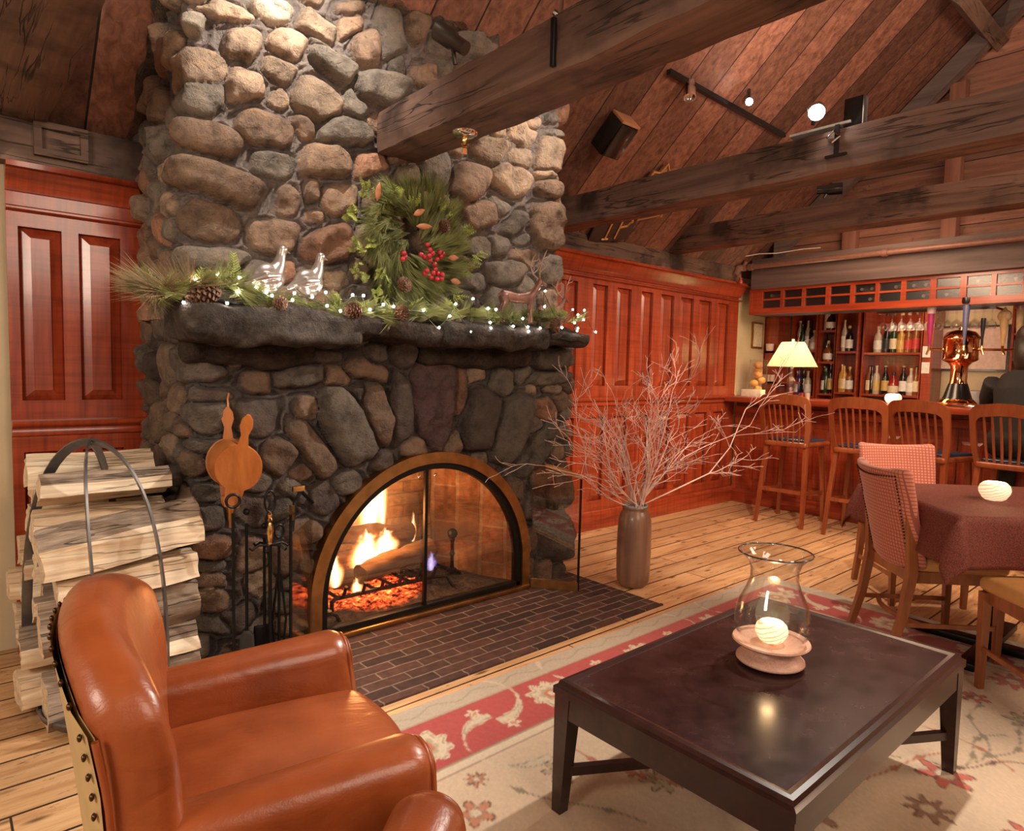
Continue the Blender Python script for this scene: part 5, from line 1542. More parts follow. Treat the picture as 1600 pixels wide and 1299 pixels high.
t = thing('transformer_box', 'small black box standing on the second beam right of the glaring spotlight', 'box', (c2.x, c2.y, 2.52))
part('housing', MB().bb((-.03, -.045, 0), (.03, .045, .14), .006), M['black'], t)
part('bracket', MB().box((-.075, .05, -.06), (.012, .02, .14)).box((-.06, .05, -.135), (.05, .10, .012)), M['black'], t)
part('clip', MB().tube([(-.075, .10, -.04), (-.09, .06, -.02), (-.085, .03, -.05), (-.08, .07, -.07)], .006, 6), M['chrome'], t)
# ceiling track with cans, on the roof slope
def roofpt(p, off=0.0):
    r = _ray(p); tt = (RA - off + RS * YW - CAM_H) / (r[2] + RS * r[1]); return Vector(_C + r * tt)
a, b_ = roofpt((1045, 112), .03), roofpt((1225, 212), .03)
tk = thing('lighting_track', 'black lighting track fixed to the sloping board ceiling', 'lighting track', tuple((a + b_) / 2))
part('rail', MB().tube([a, b_], .022, 4), M['black'], tk, world=True)
c = roofpt((1078, 140), .10); spot_can(c, c + Vector((-.15, -.1, -.5)), 'silver spotlight can hanging from the ceiling track', .13, .04, None, (0, 0, 1), .08, M['chrome'])
c = roofpt((1170, 158), .10); spot_can(c, c + Vector((-.7, -.5, -.45)), 'small lit white spotlight at the lower end of the ceiling track', .08, .026, M['lens_hot'], (0, 0, 1), .08)
c = Vector(onx((1296, 296), 4.98)); spot_can(c, c + Vector((.25, -.5, 0)), 'black spotlight lying on the third beam with a pale lens', .17, .042, M['lens_dim'], (-.2, .3, -.6), .07)
# loudspeaker on the roof boards
c = roofpt((962, 212), .11)
t = thing('loudspeaker', 'dark loudspeaker box with wooden sides mounted on the sloping ceiling behind the chimney', 'loudspeaker', tuple(c))
Rs = Matrix.Rotation(-.73, 3, 'X') @ Matrix.Rotation(0, 3, 'Z')
part('cabinet', MB().box((0, .01, 0), (.17, .24, .13), Rs, r=.004), M['black'], t)
part('wooden_end', MB().box(tuple(Rs @ Vector((0, -.118, 0))), (.172, .016, .132), Rs, r=.002), m_wood('speaker veneer', (.30, .12, .06), (.55, .26, .13), 'x', 1, .4), t)
part('grille', MB().box(tuple(Rs @ Vector((-.0, .01, -.066))), (.155, .225, .010), Rs, r=.003), M['black'], t)
# signs hung on the roof boards
def roof_sign(px0, px1, px2, outline, mat, label, name, cat, d=.02, off=.03):
    """origin pixel, pixel giving the x direction, pixel giving the up-slope direction"""
    o = roofpt(px0, off); X_ = (roofpt(px1, off) - o); U_ = (roofpt(px2, off) - o)
    t = thing(name, label, cat, tuple(o))
    nrm = X_.cross(U_).normalized() * d
    if nrm.z > 0: nrm = -nrm
    part('board', MB().prism(outline, (0, 0, 0), X_, U_, nrm), mat, t)
    return t, X_, U_, nrm
gold = m_plain('gold paint', (.62, .30, .10), .4, .3)
dkw = m_plain('dark sign board', (.05, .03, .025), .5)
t, X_, U_, nrm = roof_sign((985, 345), (1030, 335), (1015, 258), [(0, 0), (1, 0), (1.0, .72), (.93, .86), (.7, .84), (.55, 1.0), (.38, .86), (.15, .90), (.0, .74)], m_wood('tan sign board', (.24, .10, .05), (.42, .20, .10), 'x', 1, .5), 'ornate tan wooden sign with scrolled gilt top on the sloping ceiling', 'carved_sign', 'sign')
ol_ = [(0, .0), (0, .74), (.15, .90), (.38, .86), (.55, 1.0), (.7, .84), (.93, .86), (1, .72), (1, 0)]
part('gilt_edge', MB().tube([X_ * x + U_ * y + nrm * 1.2 for x, y in ol_], .010, 6), gold, t)
t, X_, U_, nrm = roof_sign((915, 378), (978, 372), (935, 335), [(0, 0), (1, 0), (1, 1), (0, 1)], dkw, 'dark sign board with the gilt letters IP seen above the panelling', 'lettered_sign', 'sign')
def strokes(segs, w): 
    m = MB()
    for pts in segs: m.tube([X_ * x + U_ * y + nrm * 1.25 for x, y in pts], w, 4)
    return m
part('letter_I', strokes([[(.38, .12), (.38, .9)], [(.30, .9), (.46, .9)], [(.30, .12), (.46, .12)]], .009), gold, t)
part('letter_P', strokes([[(.62, .12), (.62, .9)], [(.62, .9), (.80, .88), (.86, .72), (.80, .55), (.62, .52)]], .009), gold, t)
# ------------------------------------------------------------------ rug (pattern = thread colours on a fine grid)
def rug():
    x0, x1, y0, y1 = .62, 4.06, -.55, 2.085
    st = .0085
    nx, ny = int((x1 - x0) / st), int((y1 - y0) / st)
    X, Y = np.meshgrid(np.linspace(x0, x1, nx + 1), np.linspace(y0, y1, ny + 1))
    db = y1 - Y; dr = (x1 - X)
    d = np.minimum(db, dr)
    along = np.where(db < dr, X, Y)
    C = np.zeros(X.shape + (3,))
    outer = np.array([.44, .36, .27]); red = np.array([.40, .055, .050]); field = np.array([.60, .45, .31]); olive = np.array([.40, .33, .21])
    brown = np.array([.16, .085, .055]); rust = np.array([.50, .19, .10]); cream = np.array([.62, .50, .36])
    C[:] = field
    def paint(mask, col, a=1.0):
        m = np.clip(mask, 0, 1)[..., None] * a
        C[:] = C * (1 - m) + col * m
    sm = lambda v, w=.006: np.clip(.5 - v / w, 0, 1)
    paint(sm(d - .115), outer)
    paint(sm(np.abs(d - .058 - .018 * np.sin(along * 30)) - .004), olive * .75, .8)
    paint(sm(np.abs(d - .118) - .004), olive * .6, .7)
    paint(((d > .125) & (d < .395)).astype(float), red)
    paint(sm(np.abs(d - .40) - .006), olive * .6, .8)
    paint(((d > .405) & (d < .44)).astype(float), cream)
    paint(sm(np.abs(d - .445) - .004), brown, .6)
    # red band: palmettes alternating with curling leaves
    per = .62; a0 = along - .30
    k = np.floor(a0 / per); s = a0 - (k + .5) * per; v = d - .262
    v = v * np.where(k % 2 == 0, 1, -1)
    r = np.hypot(s, v * 1.05); th = np.arctan2(s, v)
    wob = vnoise(s * 40 + k * 7, v * 40, 1.0) * .006
    pal = r - (.098 + .012 * np.cos(th * 9)) + wob
    paint(sm(pal), cream); paint(sm(np.abs(pal + .014) - .003), olive * .8); paint(sm(r - .052 - .006 * np.cos(th * 7) + wob), olive); paint(sm(r - .036 + wob), rust * .8 + red * .2); paint(sm(r - .018), cream)
    for sg in (-1, 1):
        ss = s * sg - per / 2 + .03
        arc = np.hypot(ss + .0, (v + .14) * 1.0) - .17
        lw = .028 * np.clip(1 - np.abs(ss + .02) / .16, 0, 1)
        lf = np.abs(arc) - lw
        paint(sm(lf + wob), cream * .92); paint(sm(np.abs(lf + .008) - .002) * (lw > .01), olive * .7)
        q = np.hypot(ss + .01, v - .07) - (.026 + .008 * np.cos(np.arctan2(ss + .01, v - .07) * 5)); paint(sm(q), cream); paint(sm(q + .016), rust)
    # field: scattered blossoms, rosettes and scrolling vines
    rr = np.random.RandomState(4)
    inf = (d > .46)
    for _ in range(110):
        cx, cy = rr.uniform(x0, x1 - .46), rr.uniform(y0, y1 - .46); R_ = rr.uniform(.035, .085); n_ = rr.randint(5, 9); ph = rr.uniform(0, 6)
        m_ = (np.abs(X - cx) < .25) & (np.abs(Y - cy) < .25) & inf
        if not m_.any(): continue
        xx, yy = X[m_] - cx, Y[m_] - cy
        r = np.hypot(xx, yy); th = np.arctan2(yy, xx)
        e = r - R_ * (.78 + .28 * np.cos(th * n_ + ph)) + .006 * vnoise(xx * 60, yy * 60, ph)
        colr = [rust, red * .9 + rust * .3, olive, brown * 1.8][rr.randint(4)]
        A = C[m_]
        def pm(mask, col, a=1.0):
            q = np.clip(mask, 0, 1)[:, None] * a
            A[:] = A * (1 - q) + col * q
        pm(sm(e), colr, .95); pm(sm(np.abs(e) - .004), brown, 1.0); pm(sm(r - R_ * .35), cream); pm(sm(np.abs(r - R_ * .35) - .002), brown, .7)
        C[m_] = A
    for _ in range(60):
        cx, cy = rr.uniform(x0, x1 - .46), rr.uniform(y0, y1 - .46); an = rr.uniform(0, 6.28); L = rr.uniform(.12, .30); kk = rr.uniform(8, 16)
        m_ = (np.abs(X - cx) < .36) & (np.abs(Y - cy) < .36) & inf
        if not m_.any(): continue
        xx = (X[m_] - cx) * math.cos(an) + (Y[m_] - cy) * math.sin(an); yy = -(X[m_] - cx) * math.sin(an) + (Y[m_] - cy) * math.cos(an)
        e = np.abs(yy - .035 * np.sin(xx * kk)) - .0032 - .010 * np.clip(np.sin(xx * 46), 0, 1) ** 3
        q = (sm(e) * (np.abs(xx) < L))[:, None] * 1.0
        colr = [brown, olive * .6, rust * .8][rr.randint(3)]
        C[m_] = C[m_] * (1 - q) + colr * q
    C *= (1 + .10 * fbm(X * 3, Y * 3, 0.0, 3) + .09 * vnoise(X * 170, Y * 170, 0.0))[..., None]
    Z = np.full(X.shape, .0105) + .0008 * vnoise(X * 90, Y * 90, 1.0)
    edge = (d < .006); Z[edge] = .0015
    V = np.stack([X.ravel() - 2.3, Y.ravel() - .8, Z.ravel()], 1)
    I = np.arange(X.size).reshape(X.shape)
    F = np.stack([I[:-1, :-1].ravel(), I[:-1, 1:].ravel(), I[1:, 1:].ravel(), I[1:, :-1].ravel()], 1)
    me = bpy.data.meshes.new('rug'); me.from_pydata(V.tolist(), [], F.tolist())
    ca = me.color_attributes.new('Col', 'FLOAT_COLOR', 'POINT'); cc = np.ones((X.size, 4), np.float32); cc[:, :3] = np.clip(C.reshape(-1, 3), 0, 1)
    ca.data.foreach_set('color', cc.ravel())
    t = NT('woven wool'); a = t.n('ShaderNodeAttribute', dict(attribute_name='Col'))
    b = t.bsdf(Base_Color=a.outputs['Color'], Roughness=.9); b.inputs['Sheen Weight'].default_value = .2
    t.set(b.inputs['Normal'], t.bump(t.noise(t.coord(), 320, 2), .35, .003))
    me.materials.append(t.m); me.shade_smooth(); me.update()
    o = bpy.data.objects.new('rug', me); COL.objects.link(o); o.location = (2.3, .8, 0)
    tag(o, 'large floral wool rug with a red palmette border under the coffee table', 'rug')
rug()

# ------------------------------------------------------------------ coffee table
CT = (1.945, .955)
cx0, cx1, cy0, cy1 = 1.345, 2.545, .592, 1.322
ct = thing('coffee_table', 'dark espresso coffee table with leather top standing on the rug', 'coffee table', (CT[0], CT[1], .0105))
def P_(n, m, mat, **k): return part(n, m, mat, ct, world=True, **k)
P_('tabletop_inset', MB().bb((cx0 + .042, cy0 + .042, .380), (cx1 - .042, cy1 - .042, .407)), M['tabletop'], smooth=0)
fr = MB(); prof = [(0, .372), (0, .394), (.006, .398), (.010, .400), (.014, .411), (.026, .413), (.034, .410), (.040, .4085), (.046, .403), (.046, .378)]
vs = []; fs = []
for (o_, z) in prof:
    vs += [(cx0 + o_, cy0 + o_, z), (cx1 - o_, cy0 + o_, z), (cx1 - o_, cy1 - o_, z), (cx0 + o_, cy1 - o_, z)]
for i in range(len(prof) - 1):
    for k in range(4): fs.append((i * 4 + k, i * 4 + (k + 1) % 4, i * 4 + 4 + (k + 1) % 4, i * 4 + 4 + k))
P_('moulded_edge', fr.add(vs, fs), M['espresso'], smooth=30)
ap = MB()
for (a, b) in [((cx0 + .006, cy0 + .006), (cx1 - .006, cy0 + .026)), ((cx0 + .006, cy1 - .026), (cx1 - .006, cy1 - .006)), ((cx0 + .006, cy0 + .026), (cx0 + .026, cy1 - .026)), ((cx1 - .026, cy0 + .026), (cx1 - .006, cy1 - .026))]:
    ap.bb((a[0], a[1], .308), (b[0], b[1], .374))
P_('apron', ap, M['espresso'], smooth=0)
for x, y, sx, sy in ((cx0, cy0, 1, 1), (cx1, cy0, -1, 1), (cx1, cy1, -1, -1), (cx0, cy1, 1, -1)):
    m = MB(); a, b = .058, .034
    top = [(0, 0), (a, 0), (a, a), (0, a)]; bot = [(0, 0), (b, 0), (b, b), (0, b)]
    v1 = [(x + sx * (p + .004), y + sy * (q + .004), .374) for p, q in top]; v2 = [(x + sx * (p + .004), y + sy * (q + .004), .0105) for p, q in bot]
    m.add(v1 + v2, [(0, 1, 2, 3), (7, 6, 5, 4)] + [(k, (k + 1) % 4, 4 + (k + 1) % 4, 4 + k) for k in range(4)])
    P_('leg', m, M['espresso'], smooth=0)
zs_ = .135
for (ax_, ay_), (bx_, by_) in [((cx0 + .03, cy0 + .03), (cx1 - .03, cy1 - .03)), ((cx0 + .03, cy1 - .03), (cx1 - .03, cy0 + .03))]:
    P_('stretcher', MB().tube([(ax_, ay_, zs_), (bx_, by_, zs_)], .019, 4, flat=(.8, 1)), M['espresso'], smooth=0)

# hurricane on its stoneware dish, with a candle bowl
HC = Vector(onz((1203, 1032), .414)); HC = Vector((HC.x, HC.y, .4135))
ds = thing('pedestal_dish', 'blush stoneware pedestal dish on the coffee table, under the glass hurricane', 'dish', tuple(HC))
pd = [(0, .0), (.092, 0), (.097, .005), (.096, .011), (.078, .020), (.066, .032), (.064, .042), (.078, .052), (.104, .060), (.110, .066), (.108, .071), (.098, .069), (.06, .062), (0, .060)]
pd = [(r * 1.07, z) for r, z in pd]
part('dish', MB().lathe(pd, (0, 0, 0), 56), M['ceramic'], ds, smooth=60)
hu = [(r * 1.13, z * .96) for r, z in [(.086, 0), (.092, .01), (.100, .045), (.100, .085), (.090, .13), (.072, .175), (.064, .205), (.064, .235), (.072, .262), (.090, .285), (.098, .292)]]
ins = [(r - .003, z) for r, z in reversed(hu)]
hg = solo('hurricane_glass', MB().lathe(hu + ins, tuple(HC + Vector((0, 0, .0705))), 56, cap=False), M['glass'], 'clear bell-shaped glass hurricane standing on the stoneware dish', 'hurricane glass', smooth=60)
part('rim', MB().tube([(.1107 * math.cos(a * PI / 24), .1107 * math.sin(a * PI / 24), .2803) for a in range(49)], .0026, 8, False), m_plain('dark glass rim', (.05, .04, .035), .08, 0, .8), hg, smooth=180)
def candle_bowl(c, s, label, seed, glow=4.2, energy=1.0):
    t = thing('candle_holder', label, 'candle holder', tuple(c), 0, 'glowing swirled glass candle bowls')
    key = 'swirl%d' % int(glow * 10)
    if key not in M:
        q = NT('swirled glowing glass')
        v = q.coord((1, 1, 1), (.35, .2, 0))
        w = q.n('ShaderNodeTexWave', dict(bands_direction='Z'), Vector=v, Scale=22.0, Distortion=3.0, Detail=2.0)
        w.inputs['Detail Scale'].default_value = 1.4
        mk_ = q.ramp(w.outputs['Fac'], [(.05, (.75, .25, .05)), (.16, (1, .66, .30)), (.4, (1, .82, .52))])
        b = q.bsdf(Base_Color=(.9, .8, .65), Roughness=.25, Emission_Color=mk_)
        b.inputs['Emission Strength'].default_value = glow / 11
        M[key] = q.m
    prof = [(0, 0), (.026, 0), (.036, .006), (.047, .022), (.049, .032), (.045, .045), (.036, .053), (.030, .055), (.028, .052), (.040, .042), (.044, .032), (.042, .022), (.030, .010), (0, .008)]
    part('bowl', MB().lathe([(r * s, z * s * 1.18) for r, z in prof], (0, 0, 0), 32), M[key], t, smooth=180)
    cd_ = part('candle', MB().lathe([(0, .008), (.024, .008), (.024, .030), (0, .031)], (0, 0, 0), 20), M.setdefault('wax', m_plain('wax', (.85, .75, .55), .5, emit=(1, .8, .5), es=1.0)), t)
    part('wick_flame', MB().lathe([(0, .034 * s), (.004, .038 * s), (.0045, .043 * s), (0, .056 * s)], (0, 0, 0), 10), M.setdefault('candleflame', m_emit('candle flame', (1, .75, .4), 14)), cd_, smooth=180)
    light('candle_light', 'POINT', (c[0], c[1], c[2] + .075 * s), energy, (1, .62, .3), None, .02)
    return t
candle_bowl(HC + Vector((0, 0, .0625)), 1.02, 'swirled glass candle bowl inside the hurricane on the coffee table', 1, 7.5, .8)

# ------------------------------------------------------------------ leather armchair
def nodul(v, a, f, s=0.0): return a * math.sin(v * f + s)
def make_armchair(label, loc, rz):
    t = thing('leather_armchair', label, 'armchair', loc, rz, 'cognac leather club chairs')
    L = M['leather']
    def add(n, m, mat=L, parent=t, **k): return part(n, m, mat, parent, **k)
    # frame box
    def fframe(p):
        return (p.x, p.y, p.z)
    add('seat_base', MB().rbox((-.03, 0, .215), (.53, .53, .21), .03, 3, 5), smooth=180)
    # seat cushion, crowned, with creases
    def fc(p):
        u = p.x / .24; v = p.y / .22
        z = p.z
        if z > 0: z += .030 * (1 - min(1, abs(u)) ** 2.5) * (1 - min(1, abs(v)) ** 2.5)
        x = p.x + (.045 * (1 - min(1, abs(v)) ** 2) if p.x > 0 else 0) * min(1, max(0, u))
        z += .0035 * math.sin(p.x * 60 + p.y * 34) * max(0, 1 - abs(u + .55) / .5) * (1 if p.z > 0 else 0) * max(0, 1 - abs(v))
        return (x, p.y, z)
    cu = add('seat_cushion', MB().rbox((.015, 0, .385), (.50, .450, .125), .045, 5, 18, f=fc), smooth=180)
    # piping round the cushion front
    pts = [(.085 + x, y, .435) for x, y in []]
    # arms: padded, rounded over, flaring at the front
    for sy in (-1, 1):
        def fa(p, sy=sy):
            x, y, z = p
            k = (x + .27) / .54
            zt = max(0, (z + .05) / .28)
            y2 = y + sy * .020 * max(0, zt) + sy * .012 * k
            x2 = x + (.040 * (1 - zt) * max(0, k) ** 2)            # front leans back towards the top
            z2 = z + (-.028 * (1 - k) * max(0, zt)) 
            y2 += (y) * .22 * max(0, zt) * k                      # swelling of the rolled front
            return (x2, y2, z2)
        add('arm', MB().rbox((-.012, sy * .270, .345), (.54, .118, .46), .055, 6, 10, f=fa), smooth=180, label='padded %s arm' % ('left' if sy > 0 else 'right'))
        # welts round the front end of the arm
        for dx, inset, rad in ((-.016, .016, .0060), (-.006, .030, .0045)):
            o = [(.059 - inset, -.21)] + [((.059 - inset) * math.cos(PI * q / 16), .230 - .059 + (.059 - inset) * math.sin(PI * q / 16)) for q in range(17)] + [(-(.059 - inset), -.21)]
            pts = [Vector(fa(Vector((.27 + dx, y, z)))) + Vector((-.012, sy * .270, .345)) for y, z in o]
            add('arm_piping', MB().tube(pts, rad, 6, False), smooth=180)
    # back: curved, padded, with squared shoulders
    H = .80
    def ztop(v):                                                   # v -1..1 across
        return .865 - .10 * abs(v) ** 2.6
    def fb_(p):
        v = p.y / .345; w = (p.z + .375) / .75
        zt = ztop(v)
        z = .10 + (zt - .10) * w
        x = p.x - .085 * max(0, w - .25) ** 1.2                    # rake
        s_ = min(1, max(0, (p.x + .05) / .10)); s_ = s_ * s_ * (3 - 2 * s_)
        x += (.080 * abs(v) ** 2.3 * s_ + .070 * abs(v) ** 2 * (1 - s_)) * (0.35 + .65 * min(1, w * 1.2))
        x += s_ * (.030 * math.sin(PI * min(1, max(0, w * 1.15 - .15))) * (1 - abs(v) ** 2) - .02 * w)
        x += s_ * .004 * math.sin(p.y * 50 + p.z * 22) * max(0, abs(v) - .3)
        return (x, p.y * (1 - .03 * w), z)
    add('backrest', MB().rbox((-.268, 0, 0), (.125, .69, .75), .045, 6, 18, f=fb_), smooth=180)
    # pale outside back with nailheads
    def fo(v, w):
        zt = ztop(v) - .045; z = .12 + (zt - .12) * w
        x = -.3335 - .085 * max(0, w - .25) ** 1.2 + .070 * abs(v) ** 2 * (.35 + .65 * min(1, w * 1.2))
        return Vector((x - .004, v * .345 * (1 - .03 * w), z))
    m = MB(); vs = []; fs = []
    for j in range(13):
        for i in range(17): vs.append(fo((-1 + 2 * i / 16) * .965, j / 12) + Vector((.008 if i in (0, 16) else 0, 0, 0)))
    for j in range(12):
        for i in range(16): k = j * 17 + i; fs.append((k, k + 17, k + 18, k + 1))
    n0 = len(vs); vs += [v + Vector((.010, 0, -.004)) for v in vs[:n0]]
    fs += [(c + n0, b + n0, a + n0, d + n0) for (a, d, c, b) in [(f[0], f[1], f[2], f[3]) for f in fs[:]]]
    m.add(vs, fs)
    ob_ = add('outside_back', m, M['leather_tan'], smooth=60, fix=False, label='pale tan leather outside back')
    for sy in (-1, 1):
        m = MB()
        pts = [fo(sy * .985, w / 16 * 1.0) + Vector((.016, sy * .004, 0)) for w in range(17)]
        m.tube(pts, .006, 6, False)
        add('back_piping', m, smooth=180)
    nails = []
    for k in range(19): nails.append(fo(-.93, k / 18 * .98))
    for k in range(1, 14): nails.append(fo(-.95 + 1.9 * k / 14, 1.0))
    for k in range(19): nails.append(fo(.93, k / 18 * .98))
    proto = None
    for p in nails:
        if proto is None:
            proto = add('nailhead', MB().sphere((0, 0, 0), .0065, 8, 6, (.6, 1, 1)), M['nail'], parent=ob_, smooth=180)
            proto.location = p
        else:
            c = proto.copy(); COL.objects.link(c); c.parent = ob_; c.location = p
    for x, y in ((.28, .25), (.28, -.25), (-.29, .25), (-.29, -.25)):
        add('leg', MB().box((x * .85, y * .9, .055), (.045, .045, .11), taper=.7), M['espresso'], smooth=0)
    return t
A1 = make_armchair('cognac leather armchair facing the coffee table, nearest the firewood', (.545, 1.427, 0), math.radians(-11.5))

# second armchair: only its arm shows at the bottom edge
A2 = copy_tree(A1, None, (.640, .545, 0), math.radians(38), 'second cognac leather armchair, only its rounded arm showing at the bottom edge')

# sofa corner at the right bottom
t = thing('patterned_sofa', 'corner of a woven beige sofa at the bottom right', 'sofa', (1.75, .02, 0))
q = NT('sofa weave'); n_ = q.noise(q.coord(), 60, 3); w_ = q.n('ShaderNodeTexVoronoi', Vector=q.coord(), Scale=48.0)
c_ = q.mix(q.ramp(w_.outputs['Distance'], [(.2, (0, 0, 0)), (.6, (1, 1, 1))]), (.36, .19, .11), (.22, .10, .055))
b = q.bsdf(Base_Color=c_, Roughness=.85); q.set(b.inputs['Normal'], q.bump(w_.outputs['Distance'], .4, .004)); M['sofa'] = q.m
part('sofa_arm', MB().rbox((0, 0, .30), (.80, .26, .58), .07, 4, 6), M['sofa'], t, smooth=180)
part('sofa_cushion', MB().rbox((.12, .10, .50), (.22, .12, .26), .055, 5, 6), M['sofa'], t, smooth=180)
t.location = (1.80, .075, .0105); t.rotation_euler = (0, 0, math.radians(8))

# ------------------------------------------------------------------ dining table under its cloth
TC = Vector((3.85, .81, 0)); TZ = .742; HS = .425
dt = thing('dining_table', 'small square pedestal dining table hidden under the burgundy cloth', 'table', (TC.x, TC.y, 0), math.radians(45))
part('tabletop', MB().box((0, 0, TZ - .022), (HS * 2 - .02, HS * 2 - .02, .030), r=.004), M['espresso'], dt)
part('pedestal', MB().lathe([(.04, .05), (.038, .4), (.045, TZ - .04)], (0, 0, 0), 18), M['iron'], dt)
m = MB()
for k in range(4):
    a = k * PI / 2 + PI / 4
    m.box((.19 * math.cos(a), .19 * math.sin(a), .030), (.40, .075, .036), Matrix.Rotation(a, 3, 'Z'), r=.008)
part('base', m, M['iron'], dt)
def drape(HSx, over, z, seed=0):
    N = 72; R_ = HSx + over
    vs = []; fs = []
    for j in range(N + 1):
        for i in range(N + 1):
            u = -R_ + 2 * R_ * i / N; v = -R_ + 2 * R_ * j / N
            du = max(0, abs(u) - HSx); dv = max(0, abs(v) - HSx)
            su = 1 if u > 0 else -1; sv = 1 if v > 0 else -1
            cu_, cv_ = max(-HSx, min(HSx, u)), max(-HSx, min(HSx, v))
            if du == 0 and dv == 0: p = Vector((u, v, z))
            else:
                L = math.hypot(du, dv)
                # fall outside the edge, drifting out a little with soft folds; corner becomes a cone fold
                drop = max(du, dv) if min(du, dv) == 0 else math.sqrt(du * du + dv * dv) * .93
                ex = .010 + .04 * (drop / over)
                if min(du, dv) == 0:
                    fold = .014 * math.sin((cu_ if dv > 0 else cv_) * 17 + seed) * min(1, drop / .15)
                    ox = su * (ex + fold) if du > 0 else 0; oy = sv * (ex + fold) if dv > 0 else 0
                else:
                    th = math.atan2(dv, du)
                    bulge = .022 * math.sin(th * 2) * min(1.2, L / .12) + .018
                    fold = .016 * math.sin(th * 4 + .6) * min(1, L / .2)
                    ox = su * (ex * math.cos(th) + bulge * math.cos(th) + fold * math.sin(th)); oy = sv * (ex * math.sin(th) + bulge * math.sin(th) - fold * math.cos(th))
                p = Vector((cu_ + ox, cv_ + oy, z - drop + (.004 if drop > 0 else 0)))
            vs.append(p)
    for j in range(N):
        for i in range(N):
            k = j * (N + 1) + i; fs.append((k, k + 1, k + N + 2, k + N + 1))
    return MB().add(vs, fs)
co = mesh_obj('tablecloth', drape(HS + .006, .215, 0.0, .4), M['cloth'], 180)
co.location = (TC.x, TC.y, TZ + .002); co.rotation_euler = (0, 0, math.radians(45))
so = co.modifiers.new('thick', 'SOLIDIFY'); so.thickness = .0025; so.offset = 1
tag(co, 'burgundy brown tablecloth draped over the square dining table', 'tablecloth')
cb = onz((1553, 783), TZ)
candle_bowl(Vector((cb[0], cb[1], TZ + .0045)), 1.35, 'swirled glass candle bowl glowing on the burgundy tablecloth', 2, 6.0, 1.6)

# ------------------------------------------------------------------ dining chairs
def make_dchair(label, loc, rz):
    """facing +x, seat .46 high"""
    t = thing('dining_chair', label, 'dining chair', loc, rz, 'upholstered dining chairs round the table')
    W = M['chairwood']; w = .205
    def fs_(p):
        z = p.z + (.018 * (1 - (abs(p.x) / .22) ** 3) * (1 - (abs(p.y) / .22) ** 3) if p.z > 0 else 0)
        return (p.x, p.y * (1 + .06 * p.x / .2), z)
    part('seat', MB().rbox((.03, 0, .452), (.43, .42, .062), .026, 4, 10, f=fs_), M['seat_tan'], t, smooth=180)
    m = MB()
    m.bb((-.165, -w + .006, .372), (.235, -w + .026, .425)).bb((-.165, w - .026, .372), (.235, w - .006, .425)).bb((.215, -w + .01, .372), (.238, w - .01, .425)).bb((-.19, -w + .02, .372), (-.168, w - .02, .425))
    part('seat_rail', m, W, t, smooth=0)
    for sy in (-1, 1):
        part('leg', MB().tube([(.215, sy * w * .98, 0), (.212, sy * w, .42)], [.018, .026], 4), W, t, smooth=0)
        part('leg', MB().tube([(-.270, sy * w * .97, 0), (-.215, sy * w * .98, .20), (-.185, sy * w * .98, .42), (-.195, sy * w * .97, .56), (-.235, sy * w * .94, .80)], [.020, .024, .029, .024, .014], 4), W, t, smooth=35)
        part('side_stretcher', MB().tube([(-.238, sy * w, .175), (.214, sy * w, .175)], .012, 4, flat=(.8, 1.2)), W, t, smooth=0)
    part('cross_stretcher', MB().tube([(-.13, -w, .175), (-.17, -w * .5, .175), (-.185, 0, .175), (-.17, w * .5, .175), (-.13, w, .175)], .012, 6), W, t)
    # upholstered back: wider at the top, wrapped
    def fbk(p):
        h = (p.z + .225) / .45
        y = p.y * (1 + .10 * h)
        x = p.x - .11 * h - .02 + .055 * (abs(p.y) / .22) ** 2
        z = p.z + (.020 * (p.y / .22) ** 2 if h > .6 else 0) - (.025 * (1 - (p.y / .22) ** 2) * (1 if h < .3 else 0)) 
        return (x, y, z)
    bk = part('backrest', MB().rbox((-.165, 0, .665), (.055, .425, .45), .024, 4, 12, f=fbk), M['gridfabric'], t, smooth=180)
    m = MB()
    def back_pt(yn, h):
        p = Vector((-.0285, yn * .2125, -.225 + .45 * h)); q_ = fbk(p); return Vector((-.165 + q_[0] - .002, q_[1], .665 + q_[2]))
    path = [(-.82, .08 + .84 * k / 26) for k in range(27)] + [(-.82 + 1.64 * k / 24, .92) for k in range(1, 25)] + [(.82, .92 - .84 * k / 26) for k in range(1, 27)]
    for (yn, h) in path: m.sphere(tuple(back_pt(yn, h)), .0050, 6, 4)
    part('nailhead_trim', m, M['nail'], bk)
    return t
f45 = math.radians(-45)
D1 = make_dchair('salmon checked dining chair seen from behind at the near left side of the table', (3.655, 1.035, 0), f45)
copy_tree(D1, None, (4.44, 1.36, 0), math.radians(-135), 'salmon checked dining chair on the far side of the table facing the room')
copy_tree(D1, None, (3.305, .425, .0105), math.radians(45), 'dining chair at the right edge with only its tan seat and legs in view')
